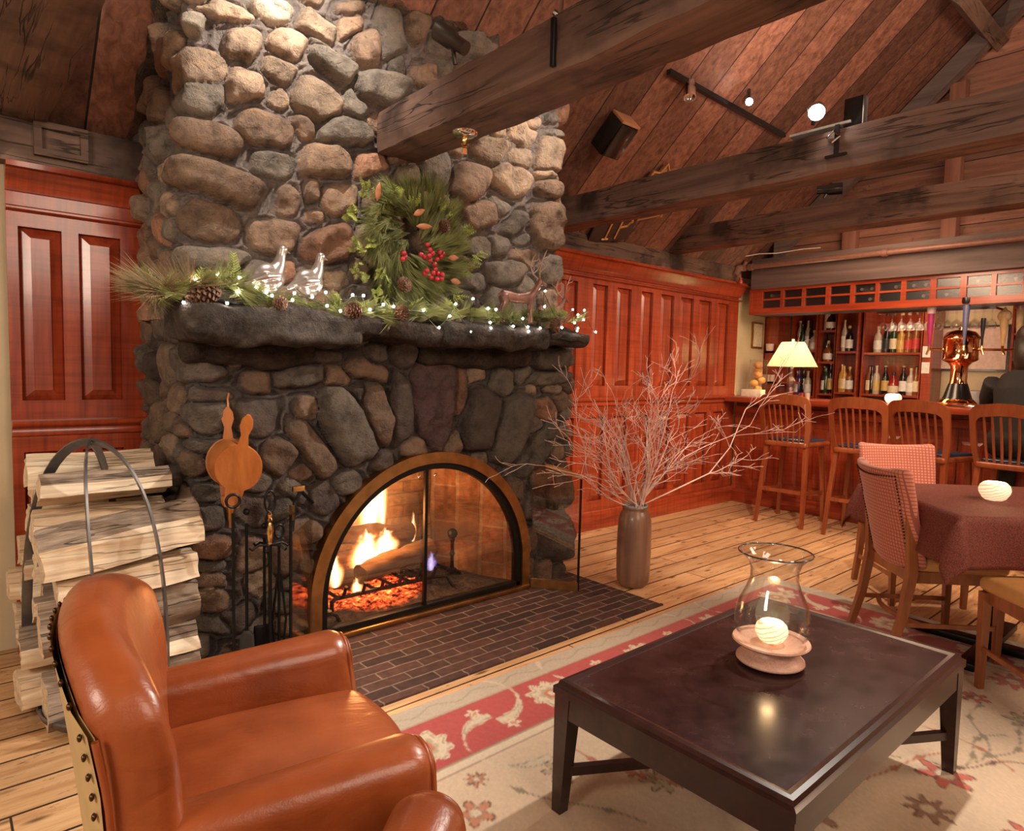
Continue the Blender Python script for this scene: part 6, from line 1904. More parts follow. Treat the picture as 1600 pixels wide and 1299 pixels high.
# ------------------------------------------------------------------ bar counter
bc = thing('bar_counter', 'long cherry bar counter with panelled front along the right wall', 'bar counter', (6.3, 1.4, 0))
ctop = MB().bb((6.0, -1.4, 1.045), (6.62, 3.60, 1.098), .008)
part('countertop', ctop, M['cherry_y'], bc, world=True)
part('counter_front', MB().bb((6.245, -1.4, 0), (6.30, 3.60, 1.046)), M['cherry_z'], bc, world=True, smooth=0)
part('kick_board', MB().bb((6.225, -1.4, 0), (6.246, 3.60, .14), .004), M['cherry_y'], bc, world=True)
part('under_rail', MB().bb((6.20, -1.4, .93), (6.246, 3.60, 1.0), .006), M['cherry_y'], bc, world=True)
def rpx(y0, y1, z0, z1):
    m = raised_panel(0, y1 - y0, z0, z1, 0)
    m.V = [(6.228 + v[1], y1 - v[0], v[2]) for v in m.V]; return m
y = 3.42
while y > -.6:
    part('front_panel', rpx(y - .20, y, .22, .84), M['cherry_z'], bc, world=True, smooth=0); 
    part('front_stile', MB().bb((6.226, y - .30, .14), (6.246, y - .20, .93)), M['cherry_z'], bc, world=True, smooth=0)
    y -= .30
part('front_stile', MB().bb((6.226, 3.42, .14), (6.246, 3.60, .93)), M['cherry_z'], bc, world=True, smooth=0)
part('back_counter', MB().bb((6.95, -1.4, .86), (7.70, 2.2, .90)), M['cherry_y'], bc, world=True, label='lower worktop behind the bar')

# overhead cabinet with small panes
oc = thing('overhead_cabinet', 'cherry overhead cabinet with two rows of small glass doors above the bar', 'cabinet', (6.4, 1.4, 1.92))
cols_px = [(1193, 1221), (1226, 1254), (1259, 1291), (1298, 1329), (1336, 1368), (1374, 1408), (1416, 1453), (1463, 1500), (1510, 1548), (1556, 1597), (1606, 1652), (1662, 1712)]
cy = [(onx((b, 470), 6.28)[1], onx((a, 470), 6.28)[1]) for a, b in cols_px]
zr = [(1.985, 2.060), (2.078, 2.150)]
part('bottom_rail', MB().bb((6.255, -1.4, 1.925), (6.30, 3.52, 1.985)), M['cherry_y'], oc, world=True, smooth=0)
part('mid_rail', MB().bb((6.262, -1.4, 2.060), (6.30, 3.52, 2.078)), M['cherry_y'], oc, world=True, smooth=0)
part('top_rail', MB().bb((6.255, -1.4, 2.150), (6.30, 3.52, 2.180)), M['cherry_y'], oc, world=True, smooth=0)
edges = [3.52] + [q for a, b in cy for q in (b, a)] + [-1.4]
for k in range(0, len(edges), 2):
    part('stile', MB().bb((6.258, edges[k + 1], 1.985), (6.30, edges[k], 2.150)), M['cherry_z'], oc, world=True, smooth=0)
part('carcass', MB().bb((6.30, -1.4, 1.925), (6.56, 3.52, 1.94)).bb((6.30, -1.4, 2.165), (6.56, 3.52, 2.18)).bb((6.53, -1.4, 1.94), (6.56, 3.52, 2.165)), m_plain('dark cabinet inside', (.05, .045, .045), .35), oc, world=True, smooth=0)
M['pane'] = m_thinglass('cabinet glass', (.72, .74, .76), .3, .8, .07)
for i, (a, b) in enumerate(cy):
    for j, (z0, z1) in enumerate(zr):
        part('pane', MB().bb((6.272, a + .002, z0), (6.276, b - .002, z1)), M['pane'], oc, world=True, smooth=0)
rr_ = random.Random(8)
mats_b = [m_plain('green glass', (.02, .05, .02), .08, 0, .6), m_plain('amber glass', (.22, .07, .015), .08, 0, .6), m_plain('dark glass', (.015, .010, .010), .08, 0, .6), m_plain('pale spirit', (.50, .40, .30), .08, 0, .5), m_plain('golden spirit', (.50, .26, .05), .08, 0, .5), m_plain('red glass', (.28, .02, .02), .1, 0, .5), m_plain('blue glass', (.03, .03, .14), .1, 0, .5)]
mats_n = ['green', 'amber', 'dark', 'clear', 'golden', 'red', 'blue']
mats_l = [m_plain('cream label', (.75, .62, .42), .6), m_plain('white label', (.80, .76, .70), .6), m_plain('black label', (.03, .03, .03), .5), m_plain('gold label', (.6, .4, .12), .4), m_plain('red label', (.5, .05, .04), .5)]
labn = ['cream', 'white', 'black', 'gold', 'red']
# wine bottles lying in the cabinet show their round ends
for i, (a, b) in enumerate(cy):
    for j, (z0, z1) in enumerate(zr):
        nb = {(0, 1): 1, (3, 1): 0, (4, 1): 2, (5, 1): 1, (6, 1): 2, (6, 0): 1, (7, 0): 1, (4, 0): 1, (8, 1): 1, (9, 1): 1, (10, 1): 2, (1, 1): 0}.get((i, j), 0)
        for q in range(nb):
            yy = a + (b - a) * (.75 - .5 * q if nb > 1 else .32 + .3 * ((i + j) % 2))
            m = MB().lathe([(0, 0), (.014, .001), (.015, .03), (.014, .06), (.030, .10), (.031, .20), (0, .201)], (6.30, yy, (z0 + z1) / 2 - (.004 if j else .004)), 14, rot=Matrix.Rotation(PI / 2, 3, 'Y'))
            solo('wine_bottle', m, m_plain('wine foil', (.55, .35, .30), .4) if 'foil' not in M else M['foil'], 'wine bottle lying behind the small panes of the overhead cabinet, its capped end showing', 'bottle', group='bottles lying in the overhead cabinet')

# hanging stemware
gp = None
for k in range(24):
    px = 1382 + (1546 - 1382) * k / 23
    yv = onx((px, 488), 6.62)[1] 
    if gp is None:
        gp = thing('wine_glass', 'clear stemmed glass hanging upside down from the rack under the overhead cabinet', 'wine glass', (6.62, yv, 1.915), 0, 'stemmed glasses hanging over the bar')
        part('bowl', MB().lathe([(.004, -.075), (.018, -.085), (.030, -.105), (.034, -.13), (.030, -.16), (.028, -.16), (.032, -.13), (.028, -.107), (.0, -.082)], (0, 0, 0), 14, cap=False), M['glass'], gp, smooth=180)
        part('stem', MB().lathe([(.032, .002), (.030, -.002), (.006, -.008), (.004, -.04), (.004, -.078)], (0, 0, 0), 12), M['glass'], gp, smooth=180)
    else: copy_tree(gp, None, (6.62 + (.09 if k % 2 else 0), yv, 1.915))
solo('glass_rack', MB().bb((6.55, onx((1560, 488), 6.62)[1], 1.905), (6.80, onx((1375, 488), 6.62)[1], 1.925)), M['chrome'], 'metal hanging rack holding the upside-down glasses over the bar', 'rack')

# ------------------------------------------------------------------ back bar shelving
XB = 7.40
hz = [1.163, 1.581, 1.9457]
def shelf_unit(name, label, y0, y1, zs, x0=XB, x1=7.70, back=True, ztop=2.1):
    t = thing(name, label, 'shelf', ((x0 + x1) / 2, (y0 + y1) / 2, .9))
    part('side_panel', MB().bb((x0, y0 - .02, .9), (x1, y0, ztop)), M['cherry_z'], t, world=True, smooth=0)
    part('side_panel', MB().bb((x0, y1, .9), (x1, y1 + .02, ztop)), M['cherry_z'], t, world=True, smooth=0)
    if back: part('back_panel', MB().bb((x1 - .01, y0, .9), (x1, y1, ztop)), M['cherry_z'], t, world=True, smooth=0)
    for z in zs: part('shelf_board', MB().bb((x0 + .004, y0, z - .022), (x1 - .01, y1, z)), M['cherry_y'], t, world=True, smooth=0)
    return t
Y = lambda px: float(onx((px, 550), XB)[1])
Zp = lambda px, py: float(onx((px, py), XB)[2])
units = [('left open shelves of the back bar beside the corner', 1273, 1238, [Zp(1255, 548), Zp(1255, 618)]),
         ('narrow second column of back bar shelves with three short shelves', 1303, 1280, [Zp(1290, 516), Zp(1290, 565), Zp(1290, 615)]),
         ('third column of back bar shelves with dark bottles', 1338, 1307, [Zp(1322, 549), Zp(1322, 613)]),
         ('widest back bar hutch with two full rows of bottles', 1438, 1350, [Zp(1390, 551), Zp(1390, 617)])]
ushelf = []
for lab, pa, pb, zs in units:
    shelf_unit('bottle_shelf', lab, Y(pa), Y(pb), zs); ushelf.append((Y(pa), Y(pb), zs))
for a, b in ((1350, 1338), (1307, 1303), (1280, 1273)):
    pass
shelf_unit('bottle_shelf', 'right hand back bar shelves at the edge of the photograph', Y(1640), Y(1582), [Zp(1595, 520), Zp(1595, 560), Zp(1595, 600)])
cs = thing('corner_shelf', 'cherry shelf niche on the side wall behind the table lamp with cups', 'shelf', (7.08, 3.55, 1.0))
xa = float(ony((1194, 550), YW)[0])
part('side_panel', MB().bb((xa, 3.50, .95), (xa + .025, 3.65, 2.05)), M['cherry_z'], cs, world=True, smooth=0)
part('back_panel', MB().bb((xa, 3.64, .95), (7.385, 3.658, 2.05)), M['cherry_x'], cs, world=True, smooth=0)
for z in (1.25, 1.58): part('shelf_board', MB().bb((xa, 3.48, z - .02), (7.385, 3.64, z)), M['cherry_x'], cs, world=True, smooth=0)
part('ledge', MB().bb((6.625, 3.40, 1.0), (7.385, 3.65, 1.03)), M['cherry_x'], cs, world=True, smooth=0)
for i, (px, z) in enumerate([(1203, 1.58), (1211, 1.58), (1207, 1.25), (1199, 1.25)]):
    p = ony((px, 540), 3.55)
    solo('cup', MB().lathe([(.0, 0), (.028, 0), (.036, .01), (.040, .055), (.042, .075), (.039, .075), (.034, .012), (0, .010)], (p[0], 3.55, z), 16), M.setdefault('cupm', m_plain('pinkish white cup', (.78, .60, .52), .35)),
         ['pale cup on the upper niche shelf, left one', 'pale cup on the upper niche shelf, right one', 'pale cup on the lower niche shelf, right one', 'pale cup on the lower niche shelf, left one'][i], 'cup', smooth=50, group='cups in the corner niche')

# bottles
SH = {'wine': [(0, 0), (.036, 0), (.038, .01), (.038, .19), (.030, .225), (.015, .25), (.0145, .31), (.016, .312), (.016, .325), (0, .326)],
      'spirit': [(0, 0), (.042, 0), (.043, .01), (.043, .17), (.036, .20), (.017, .225), (.015, .27), (.018, .272), (.018, .30), (0, .301)],
      'squat': [(0, 0), (.052, 0), (.056, .02), (.055, .12), (.040, .16), (.017, .18), (.015, .215), (.021, .218), (.021, .25), (0, .251)],
      'tall': [(0, 0), (.030, 0), (.032, .01), (.033, .22), (.024, .26), (.013, .29), (.012, .35), (.014, .352), (.014, .37), (0, .371)]}
ORD = ['first', 'second', 'third', 'fourth', 'fifth', 'sixth', 'seventh', 'eighth', 'ninth']
def bottle(x, y, z, kind, gi, li, label, group, s=1.0):
    t = thing('liquor_bottle', label, 'bottle', (x, y, z), 0, group)
    pr = [(r * s, h * s) for r, h in SH[kind]]
    n = len(pr)
    gb_ = part('glass_body', MB().lathe(pr[:-3], (0, 0, 0), 16), mats_b[gi], t, smooth=50)
    part('cap', MB().lathe(pr[-4:], (0, 0, 0), 12), mats_l[(li + 2) % 5] if li is not None else mats_b[2], t, smooth=40)
    if li is not None:
        r = pr[3][0] + .0012; h1 = pr[3][1]
        part('label', MB().lathe([(r, h1 * .22), (r, h1 * .82)], (0, 0, 0), 16, cap=False), mats_l[li], gb_, smooth=180)
    return t
rows_b = [
 (0, 0, [(1244, 'tall', 3, 4), (1250, 'wine', 0, None), (1259, 'tall', 3, 1), (1265, 'tall', 2, None), (1270, 'squat', 3, 1)], 'upper left back bar shelf'),
 (0, 1, [(1242, 'spirit', 5, 1), (1249, 'wine', 6, None), (1256, 'wine', 2, None), (1263, 'spirit', 3, 1)], 'lower left back bar shelf'),
 (1, 0, [(1288, 'spirit', 3, None), (1294, 'squat', 2, 1)], 'top shelf of the narrow column'),
 (1, 1, [(1284, 'tall', 2, None), (1292, 'squat', 1, 1)], 'middle shelf of the narrow column'),
 (1, 2, [(1282, 'wine', 2, 1), (1291, 'wine', 0, None), (1298, 'tall', 2, 3)], 'lowest shelf of the narrow column'),
 (2, 0, [(1315, 'tall', 3, 1), (1324, 'spirit', 2, 1)], 'upper shelf of the third column'),
 (2, 1, [(1311, 'wine', 4, 3), (1319, 'wine', 4, 0), (1328, 'spirit', 1, 1)], 'lower shelf of the third column'),
 (3, 0, [(1369, 'spirit', 3, 1), (1382, 'wine', 2, 2), (1393, 'wine', 0, 0), (1405, 'spirit', 4, 3), (1416, 'spirit', 1, 4), (1428, 'wine', 1, 4)], 'upper shelf of the wide hutch'),
 (3, 1, [(1355, 'wine', 1, 0), (1363, 'wine', 2, None), (1370, 'wine', 3, 3), (1384, 'wine', 2, 3), (1397, 'squat', 5, 0), (1412, 'wine', 2, 1), (1424, 'spirit', 3, 1), (1432, 'wine', 1, 0)], 'lower shelf of the wide hutch')]
for u, si, lst, where in rows_b:
    y0, y1, zs = ushelf[u]
    for k, (px, kind, gi, li) in enumerate(lst):
        xx = XB + .07
        yy = float(onx((px, 580), xx)[1]); yy = max(y0 + .045, min(y1 - .045, yy))
        l_ = ('%s bottle with %s label' % (mats_n[gi], labn[li])) if li is not None else '%s unlabelled bottle' % mats_n[gi]
        bottle(xx, yy, zs[si], kind, gi, li, '%s, %s on the %s' % (l_, ORD[k], where), 'liquor bottles on the back bar', .92)
xx = XB + .07
bottle(xx, Y(1594), Zp(1595, 520), 'squat', 3, None, 'clear decanter on the right hand back bar shelves at the photo edge', 'liquor bottles on the back bar', .6)
# pinned papers, framed board, register
hx = XB - .004
for i, (py, lab) in enumerate([(550, 'upper white paper pinned on the hutch side panel'), (575, 'lower white paper pinned on the hutch side panel')]):
    yv = Y(1448); z = Zp(1448, py)
    solo('pinned_note', MB().bb((hx - .003, yv - .035, z - .055), (hx, yv + .035, z + .055)), mats_l[1], lab, 'paper', smooth=0, group='papers pinned beside the hutch')
solo('hutch_side', MB().bb((XB, Y(1457), .9), (7.70, Y(1440), 2.1)), M['cherry_z'], 'cherry filler panel right of the wide bottle hutch', 'panel', smooth=0)
fb_ = thing('framed_board', 'large pinkish white board in a dark thin frame behind the beer tap', 'board', (7.69, 1.9, 1.5))
y0, y1 = float(onx((1573, 550), 7.69)[1]), float(onx((1468, 550), 7.69)[1]); z0, z1 = float(onx((1520, 577), 7.69)[2]), float(onx((1520, 512), 7.69)[2])
part('frame', MB().bb((7.69, y0 - .02, z0 - .02), (7.715, y1 + .02, z1 + .02)), M['black'], fb_, world=True, smooth=0)
part('board', MB().bb((7.684, y0, z0), (7.692, y1, z1)), m_plain('board face', (.72, .52, .44), .5), fb_, world=True, smooth=0)
solo('till_drawer', MB().bb((7.0, Y(1478) - .02, .902), (7.3, Y(1442), 1.09), .008), M['black'], 'low black till box behind the bar beneath the pinned papers', 'box')
solo('grey_appliance', MB().bb((7.2, 1.60, .902), (7.6, 1.95, 1.22), .01), m_plain('grey steel', (.22, .20, .20), .35, .6), 'grey metal appliance behind the beer tap below the framed board', 'appliance')
p = ony((1184, 500), 3.655)
t = thing('small_picture', 'narrow framed print on the cream wall left of the table lamp', 'picture', (float(p[0]), 3.655, 1.6))
xa_, xb_ = float(ony((1176, 500), 3.65)[0]), float(ony((1192, 500), 3.65)[0]); za, zb_ = float(ony((1184, 545), 3.65)[2]), float(ony((1184, 504), 3.65)[2])
part('frame', MB().bb((xa_, 3.642, za), (xb_, 3.659, zb_)), M['brass'], t, world=True, smooth=0)
part('print', MB().bb((xa_ + .02, 3.638, za + .02), (xb_ - .02, 3.643, zb_ - .02)), m_plain('pale print', (.8, .68, .5), .6), t, world=True, smooth=0)

# jar of gourds by the wall and bright boxes
cxp = lambda px, x=6.35: float(onx((px, 600), x)[1])
gj = thing('glass_jar', 'tall glass jar at the wall end of the bar counter', 'jar', (6.40, cxp(1184, 6.40), 1.098))
gy = cxp(1184, 6.40); gy = min(gy, 3.50)
gj.location = (6.40, gy, 1.098)
part('jar', MB().lathe([(.0, 0), (.085, 0), (.09, .01), (.09, .38), (.086, .38), (.086, .012), (0, .01)], (0, 0, 0), 28, cap=False), M['glass'], gj, smooth=50)
gm = m_plain('orange gourd skin', (.85, .42, .12), .4, noise=.2, nscale=14)
gs = [(-.03, -.02, .055), (.035, .02, .075), (-.025, .03, .135), (.03, -.02, .165), (-.02, -.01, .225), (.03, .02, .265), (-.01, 0, .325)]
pos = ['at the bottom', 'second from the bottom', 'third from the bottom', 'in the middle', 'third from the top', 'second from the top', 'on top']
for i, (a, b, c) in enumerate(gs):
    m = MB().sphere((0, 0, 0), .045, 20, 10, (1, 1, .8))
    m.V = [(v[0] * (1 + .06 * math.cos(8 * math.atan2(v[1], v[0]))), v[1] * (1 + .06 * math.cos(8 * math.atan2(v[1], v[0]))), v[2]) for v in m.V]
    m.tube([(0, 0, .03), (.005, 0, .052)], [.006, .004], 6)
    m.V = [(v[0] + 6.40 + a, v[1] + gy + b, v[2] + 1.098 + c) for v in m.V]
    solo('gourd', m, gm, 'small orange gourd in the glass jar, %s of the pile' % pos[i], 'gourd', smooth=180, group='gourds in the jar')
solo('card_box', MB().bb((6.22, gy - .13, 1.098), (6.32, gy + .08, 1.17), .003), m_plain('pale card', (.85, .74, .55), .6), 'pale card box in front of the gourd jar', 'box')

# table lamp on the counter
LX = 6.30; ly = float(onx((1236, 600), LX)[1])
tl = thing('table_lamp', 'table lamp with glass base and pale green shade glowing on the bar', 'lamp', (LX, ly, 1.098))
hs = float(onx((1236, 573), LX)[2]) - 1.098; ht = float(onx((1236, 535), LX)[2]) - 1.098
wb = abs(float(onx((1198, 573), LX)[1]) - float(onx((1270, 573), LX)[1])) / 2; wt = abs(float(onx((1219, 535), LX)[1]) - float(onx((1252, 535), LX)[1])) / 2
part('base', MB().lathe([(.0, 0), (.045, 0), (.045, .012), (.020, .025), (.030, .06), (.042, .12), (.040, .17), (.022, .21), (.018, hs - .02), (.012, hs), (0, hs)], (0, 0, 0), 8), m_thinglass('cut crystal', (.95, .85, .8), .02, 1.4, .18), tl, smooth=0)
part('shade', MB().lathe([(wb, hs), (wt, ht), (wt - .003, ht), (wb - .003, hs)], (0, 0, 0), 40, cap=False), M['shade'], tl, smooth=50)
part('finial', MB().lathe([(.0, ht - .01), (.008, ht), (.014, ht + .012), (.014, ht + .028), (0, ht + .034)], (0, 0, 0), 10), m_plain('pale finial', (.8, .78, .7), .3), tl)
part('light_bulb', MB().sphere((0, 0, (hs + ht) / 2), .026, 14, 10), m_emit('lamp bulb', (1, .90, .66), 22), tl, smooth=180)
light('table_lamp_light', 'POINT', (LX, ly, 1.098 + (hs + ht) / 2), 9, (1, .80, .52), None, .045)
for i, (px, col, lab) in enumerate([(1253, 5, 'small red candle glass on the bar right of the table lamp'), (1262, 3, 'small clear shot glass on the bar right of the red candle glass')]):
    yv = float(onx((px, 612), 6.25)[1])
    solo('shot_glass', MB().lathe([(0, 0), (.020, 0), (.024, .06), (.021, .06), (.018, .008), (0, .007)], (6.25, yv, 1.098), 14), mats_b[col], lab, 'glass', smooth=50)
yv = float(onx((1397, 622), 6.2)[1])
candle_bowl(Vector((6.18, yv, 1.099)), 1.35, 'swirled glass candle bowl glowing on the bar counter between the second and third stools', 3, 6.1, .8)

# ------------------------------------------------------------------ beer tap tower
TX = 6.45; ty = float(onx((1497, 600), TX)[1])
bt = thing('beer_tower', 'polished copper and brass beer tap tower with several tap handles on the bar', 'beer tap', (TX, ty, 1.098))
Hh = lambda py: float(onx((1497, py), TX)[2]) - 1.098
part('base_flange', MB().lathe([(0, 0), (.125, 0), (.128, .015), (.115, .03), (.105, .045), (.09, .05), (0, .05)], (0, 0, 0), 32), M['brass_shiny'], bt)
z1, z2, z3, z4, z5 = Hh(603), Hh(570), Hh(548), Hh(532), Hh(522)
part('black_skirt', MB().lathe([(.10, .045), (.092, .06), (.062, z1), (.060, z1 + .004)], (0, 0, 0), 32), M['black'], bt, smooth=60)
part('copper_column', MB().lathe([(.060, z1), (.054, z1 + .03), (.056, z2 - .03), (.075, z2), (.078, z2 + .006)], (0, 0, 0), 32), M['copper'], bt, smooth=60)
part('drum', MB().lathe([(.078, z2 + .002), (.11, z2 + .02), (.118, z2 + .03), (.113, z2 + .04), (.113, z4 - .01), (.122, z4), (.118, z4 + .012), (.09, z5), (.04, z5 + .018), (.02, z5 + .022), (.018, z5 + .04), (0, z5 + .045)], (0, 0, 0), 36), M['copper'], bt, smooth=50)
zt_ = (z2 + z4) / 2 + .01
def tap(a, dirx, hh, mat, nm, col2=None, fat=.018, lean=0, rd=.165):
    f = thing_child = None
    m = MB(); o = Vector((math.cos(a), math.sin(a), 0))
    m.tube([o * .10, o * (rd + .01)], .010, 8).tube([o * rd + Vector((0, 0, .03)), o * rd, o * (rd + .015) + Vector((0, 0, -.045))], [.011, .011, .007], 8)
    fp_ = part('faucet', m, M['brass_shiny'], bt)
    h0 = o * rd + Vector((0, 0, .03))
    hm = MB().tube([h0, h0 + Vector((lean * .3, 0, hh * .25)), h0 + Vector((lean * .6, 0, hh * .6)), h0 + Vector((lean, 0, hh))], [.008, fat * .6, fat, fat * 1.15], 12)
    part('tap_handle', hm, mat, bt, label=nm)
    for o_ in bt.children: pass
    fp_.location = (0, 0, zt_)
    bt_ch = [c for c in bt.children if c.name.startswith('tap_handle')][-1]
    return bt_ch
hd = [(1.95, .27, m_plain('magenta handle', (.35, .03, .14), .3), 'magenta tap handle', .020, 0, .20),
      (3.5, .33, m_plain('blue silver handle', (.16, .17, .30), .3, .3), 'blue and silver tap handle with black cap', .020, .01, .165),
      (-1.9, .22, M['black'], 'short black tap handle', .014, 0, .15),
      (-1.40, .27, m_plain('tan handle', (.55, .34, .15), .4), 'tan carved tap handle', .026, 0, .25),
      (-1.25, .30, m_plain('pale wood handle', (.62, .42, .22), .4), 'pale wooden tap handle with red and silver can top', .022, 0, .34)]
before = set(bpy.data.objects)
for a, hh, mat, nm, fat, ln, rd_ in hd:
    b0 = set(bt.children)
    tap(a, 0, hh, mat, nm, fat=fat, lean=ln, rd=rd_)
    new = set(bt.children) - b0
    for o_ in new: o_.location = (0, 0, zt_)
def cap_at(a, hh, m, mat, nm, rd=.165):
    o = Vector((math.cos(a), math.sin(a), 0)) * rd + Vector((0, 0, .03 + hh + zt_))
    m.V = [tuple(Vector(v) + o) for v in m.V]; return part(nm, m, mat, bt)
cap_at(3.5, .33, MB().lathe([(0, 0), (.030, 0), (.034, .02), (.032, .05), (0, .055)], (0, 0, 0), 12), M['black'], 'handle_cap', .165)
cap_at(1.95, .27, MB().lathe([(0, 0), (.026, 0), (.034, .07), (.030, .09), (0, .092)], (0, 0, 0), 14), m_plain('white top', (.75, .6, .55), .4), 'handle_cap', .20)
cap_at(-1.25, .30, MB().lathe([(0, 0), (.033, 0), (.033, .10), (.028, .112), (0, .112)], (0, 0, 0), 16), m_plain('red silver can', (.55, .30, .32), .3, .5), 'handle_can', .34)
cap_at(-1.40, .24, MB().sphere((0, 0, 0), .045, 14, 10, (.6, 1, 1.1)).tube([(0, 0, .03), (0, 0, .07)], [.02, .006], 8), m_plain('tan emblem', (.60, .40, .20), .4), 'handle_emblem', .25)
solo('drip_tray', MB().bb((6.36, ty - .16, 1.098), (6.56, ty + .16, 1.112), .003), M['chrome'], 'chrome drip tray under the beer tap tower', 'tray')
bt.location = (TX, ty, 1.112); bt.scale = (1.12, 1.12, 1.0)

# ------------------------------------------------------------------ bar stools
def make_stool(label, loc, rz):
    """facing +x; seat at .74, back to 1.15"""
    t = thing('bar_stool', label, 'bar stool', loc, rz, 'wooden slat back bar stools at the counter')
    W = M['stoolwood']
    m = MB().rbox((.0, 0, .715), (.44, .42, .045), .018, 3, 8, f=lambda p: (p.x, p.y * (1 + .10 * p.x / .2), p.z))
    sf_ = part('seat_frame', m, W, t, smooth=180)
    part('seat_pad', MB().rbox((.01, 0, .742), (.37, .36, .034), .016, 3, 8, f=lambda p: (p.x, p.y * (1 + .10 * p.x / .2), p.z + (.014 * (1 - (abs(p.x) / .19) ** 2) * (1 - (abs(p.y) / .19) ** 2) if p.z > 0 else 0))), M['seat_blue'], sf_, smooth=180, label='slate blue vinyl seat pad')
    for sx, sy in ((1, 1), (1, -1), (-1, 1), (-1, -1)):
        tx = .175 * sx; ty_ = .17 * sy
        bx = .20 * sx if sx > 0 else -.27; by = .205 * sy
        pts = [(bx, by, 0), ((bx * .6 + tx * .4) + (-.0 if sx > 0 else .012), by * .6 + ty_ * .4, .35), (tx, ty_, .70)]
        part('leg', MB().tube(pts, [.020, .024, .027], 4), W, t, smooth=30)
    part('foot_bar', MB().tube([(-.225, -.195, .30), (-.225, .195, .30)], .017, 4, flat=(.7, 1.2)), W, t, smooth=0)
    for sy in (-1, 1): part('side_bar', MB().tube([(-.225, .193 * sy, .30), (.19, .193 * sy, .27)], .015, 4, flat=(.7, 1.2)), W, t, smooth=0)
    part('front_foot_bar', MB().tube([(.19, -.19, .24), (.19, .19, .24)], .017, 4), W, t, smooth=0)
    # bent back frame: arch with wide top rail
    def P_at(y, z):  # curved, raked back surface
        return Vector((-.185 - .11 * max(0, (z - .72)) / .43 - .035 * (1 - (y / .22) ** 2), y, z))
    n = 20
    def ring(w, zt, rc_):
        pts = [(-w * .86, .70), (-w * .98, .85), (-w, zt - rc_)]
        for k in range(1, n):
            a = PI / 2 * k / n; pts.append((-w + rc_ - rc_ * math.cos(a), zt - rc_ + rc_ * math.sin(a)))
        pts.append((-w + rc_, zt)); 
        q = [(-x, z) for x, z in reversed(pts)]
        return pts + [(-(w - rc_) * .33, zt + .012), ((w - rc_) * .33, zt + .012)] + q
    o = ring(.225, 1.150, .085); i_ = ring(.182, 1.062, .055)
    m = MB(); vs = []; fs = []
    for (a, b) in zip(o, i_):
        pa, pb = P_at(*a), P_at(*b)
        vs += [pa, pb, pb + Vector((.024, 0, 0)), pa + Vector((.024, 0, 0))]
    for k in range(len(o) - 1):
        for q in range(4): fs.append((k * 4 + q, k * 4 + (q + 1) % 4, k * 4 + 4 + (q + 1) % 4, k * 4 + 4 + q))
    fs += [(0, 1, 2, 3), tuple((len(o) - 1) * 4 + q for q in (3, 2, 1, 0))]
    part('back_frame', m.add(vs, fs), W, t, smooth=35)
    for k in range(6):
        y = -.125 + .05 * k
        pts = [P_at(y * .92, .725) + Vector((.012, 0, 0)), P_at(y, .84) + Vector((.022, 0, 0)), P_at(y * 1.02, .95) + Vector((.018, 0, 0)), P_at(y * 1.04, 1.07) + Vector((.012, 0, 0))]
        part('slat', MB().tube(pts, [.0085, .0095, .0095, .0085], 6, flat=(1, .6)), W, t)
    return t
SXX = 5.84
ys_ = [2.775, 2.17, 1.675, 1.15]
labs = ['first bar stool from the panelled wall, seen whole beside the bare branches', 'second bar stool from the panelled wall, behind the checked chair', 'third bar stool from the panelled wall, in front of the candle on the bar', 'fourth bar stool, at the right edge, with the seated person']
S1 = make_stool(labs[0], (SXX, ys_[0], 0), math.radians(3))
for k in (1, 2, 3): copy_tree(S1, None, (SXX, ys_[k], 0), math.radians([0, 4, -10, -4][k]), labs[k])

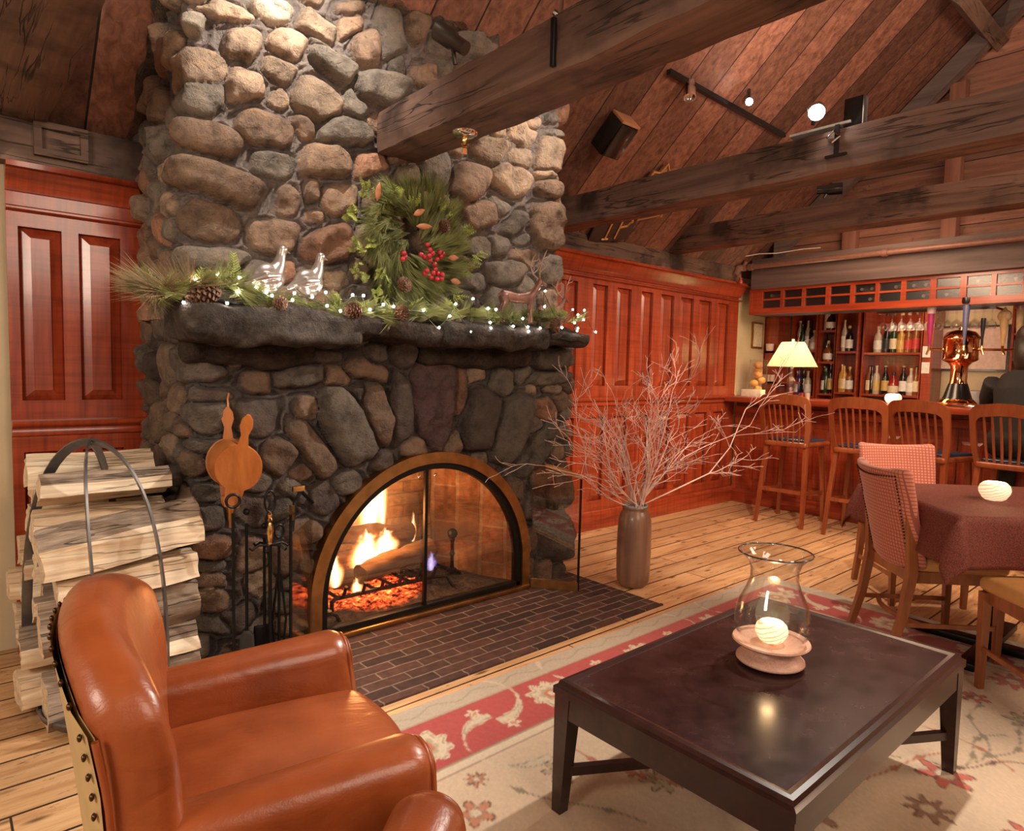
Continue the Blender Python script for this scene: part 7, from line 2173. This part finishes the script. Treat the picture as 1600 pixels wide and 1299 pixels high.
# ------------------------------------------------------------------ seated person on the fourth stool
pb = Vector((5.85, 1.15, .775))
pr = thing('person', 'person in a dark top sitting on the fourth stool leaning over the bar', 'person', tuple(pb))
pr.scale = (1.0, 1.1, 1.16)
def limbs(m, pts, r, n=14, flat=None): m.tube([Vector(p) for p in pts], r, n, True, flat)
m = MB()
limbs(m, [(0, 0, .03), (-.02, 0, .12), (.0, 0, .25), (.05, 0, .38), (.10, -.01, .48), (.13, -.01, .535)], [.15, .155, .145, .165, .15, .07], 18, (1, .80))
m.sphere((0, 0, .08), 1, 18, 10, (.17, .19, .12))
limbs(m, [(.12, -.01, .52), (.155, -.01, .61)], [.058, .055], 12)
for sy in (-1, 1):
    limbs(m, [(.10, .17 * sy, .46), (.17, .215 * sy, .36), (.25, .235 * sy, .30)], [.066, .055, .046], 12)
    limbs(m, [(.25, .235 * sy, .30), (.34, .18 * sy, .335), (.44, .10 * sy, .362)], [.046, .038, .027], 12)
    limbs(m, [(-.02, .09 * sy, .07), (.16, .10 * sy, .085), (.31, .10 * sy, .06)], [.090, .080, .062], 12)
    limbs(m, [(.31, .10 * sy, .06), (.30, .10 * sy, -.20), (.26, .10 * sy, -.44)], [.058, .052, .038], 12)
    limbs(m, [(.26, .10 * sy, -.46), (.35, .11 * sy, -.49)], [.036, .028], 10)
m.sphere((.185, -.01, .70), 1, 20, 14, (.092, .075, .115))
m.sphere((.268, -.01, .695), 1, 8, 6, (.018, .012, .018))
for sy in (-1, 1):
    m.sphere((.44, .075 * sy, .362), 1, 10, 8, (.040, .035, .018))
    for q in range(4):
        y = (.050 + .017 * q) * sy
        limbs(m, [(.465, y, .364), (.500, y * .98, .366), (.525 - .006 * abs(q - 1.5), y * .95, .352)], [.0085, .008, .0065], 8)
    limbs(m, [(.43, .050 * sy, .362), (.462, .030 * sy, .362), (.485, .026 * sy, .356)], [.010, .009, .007], 8)
body = fused('body', m, m_plain('dark knit top', (.018, .015, .014), .85), .0095, pr, world=False, smooth_it=3)
skin = m_plain('skin', (.48, .24, .15), .55)
body.data.materials.append(skin)
part('hair', MB().rbox((.165, -.01, .735), (.20, .185, .20), .085, 5, 5).tube([(.10, -.01, .72), (.07, -.01, .60), (.06, -.01, .50)], [.09, .085, .05], 12), m_plain('dark hair', (.025, .014, .008), .5), pr, smooth=180)
part('face', MB().sphere((.196, -.01, .695), 1, 20, 14, (.088, .068, .102)).sphere((.283, -.01, .688), 1, 8, 6, (.014, .011, .017)), skin, pr, smooth=180)
e = MB()
for sy in (-1, 1): e.sphere((.270, -.01 + .030 * sy, .705), .008, 8, 6)
part('eyes', e, M['black'], pr)
part('mouth', MB().sphere((.276, -.01, .645), 1, 10, 6, (.006, .022, .005)), m_plain('lips', (.40, .10, .08), .4), pr, smooth=180)
h = MB()
for sy in (-1, 1):
    h.sphere((.445, .075 * sy, .362), 1, 10, 8, (.042, .037, .020))
    for q in range(4):
        y = (.050 + .017 * q) * sy
        limbs(h, [(.460, y, .364), (.500, y * .98, .368), (.528 - .006 * abs(q - 1.5), y * .95, .354)], [.0095, .009, .0075], 8)
    limbs(h, [(.425, .050 * sy, .362), (.462, .028 * sy, .363), (.487, .024 * sy, .357)], [.011, .010, .008], 8)
part('hands', h, skin, pr, smooth=180)
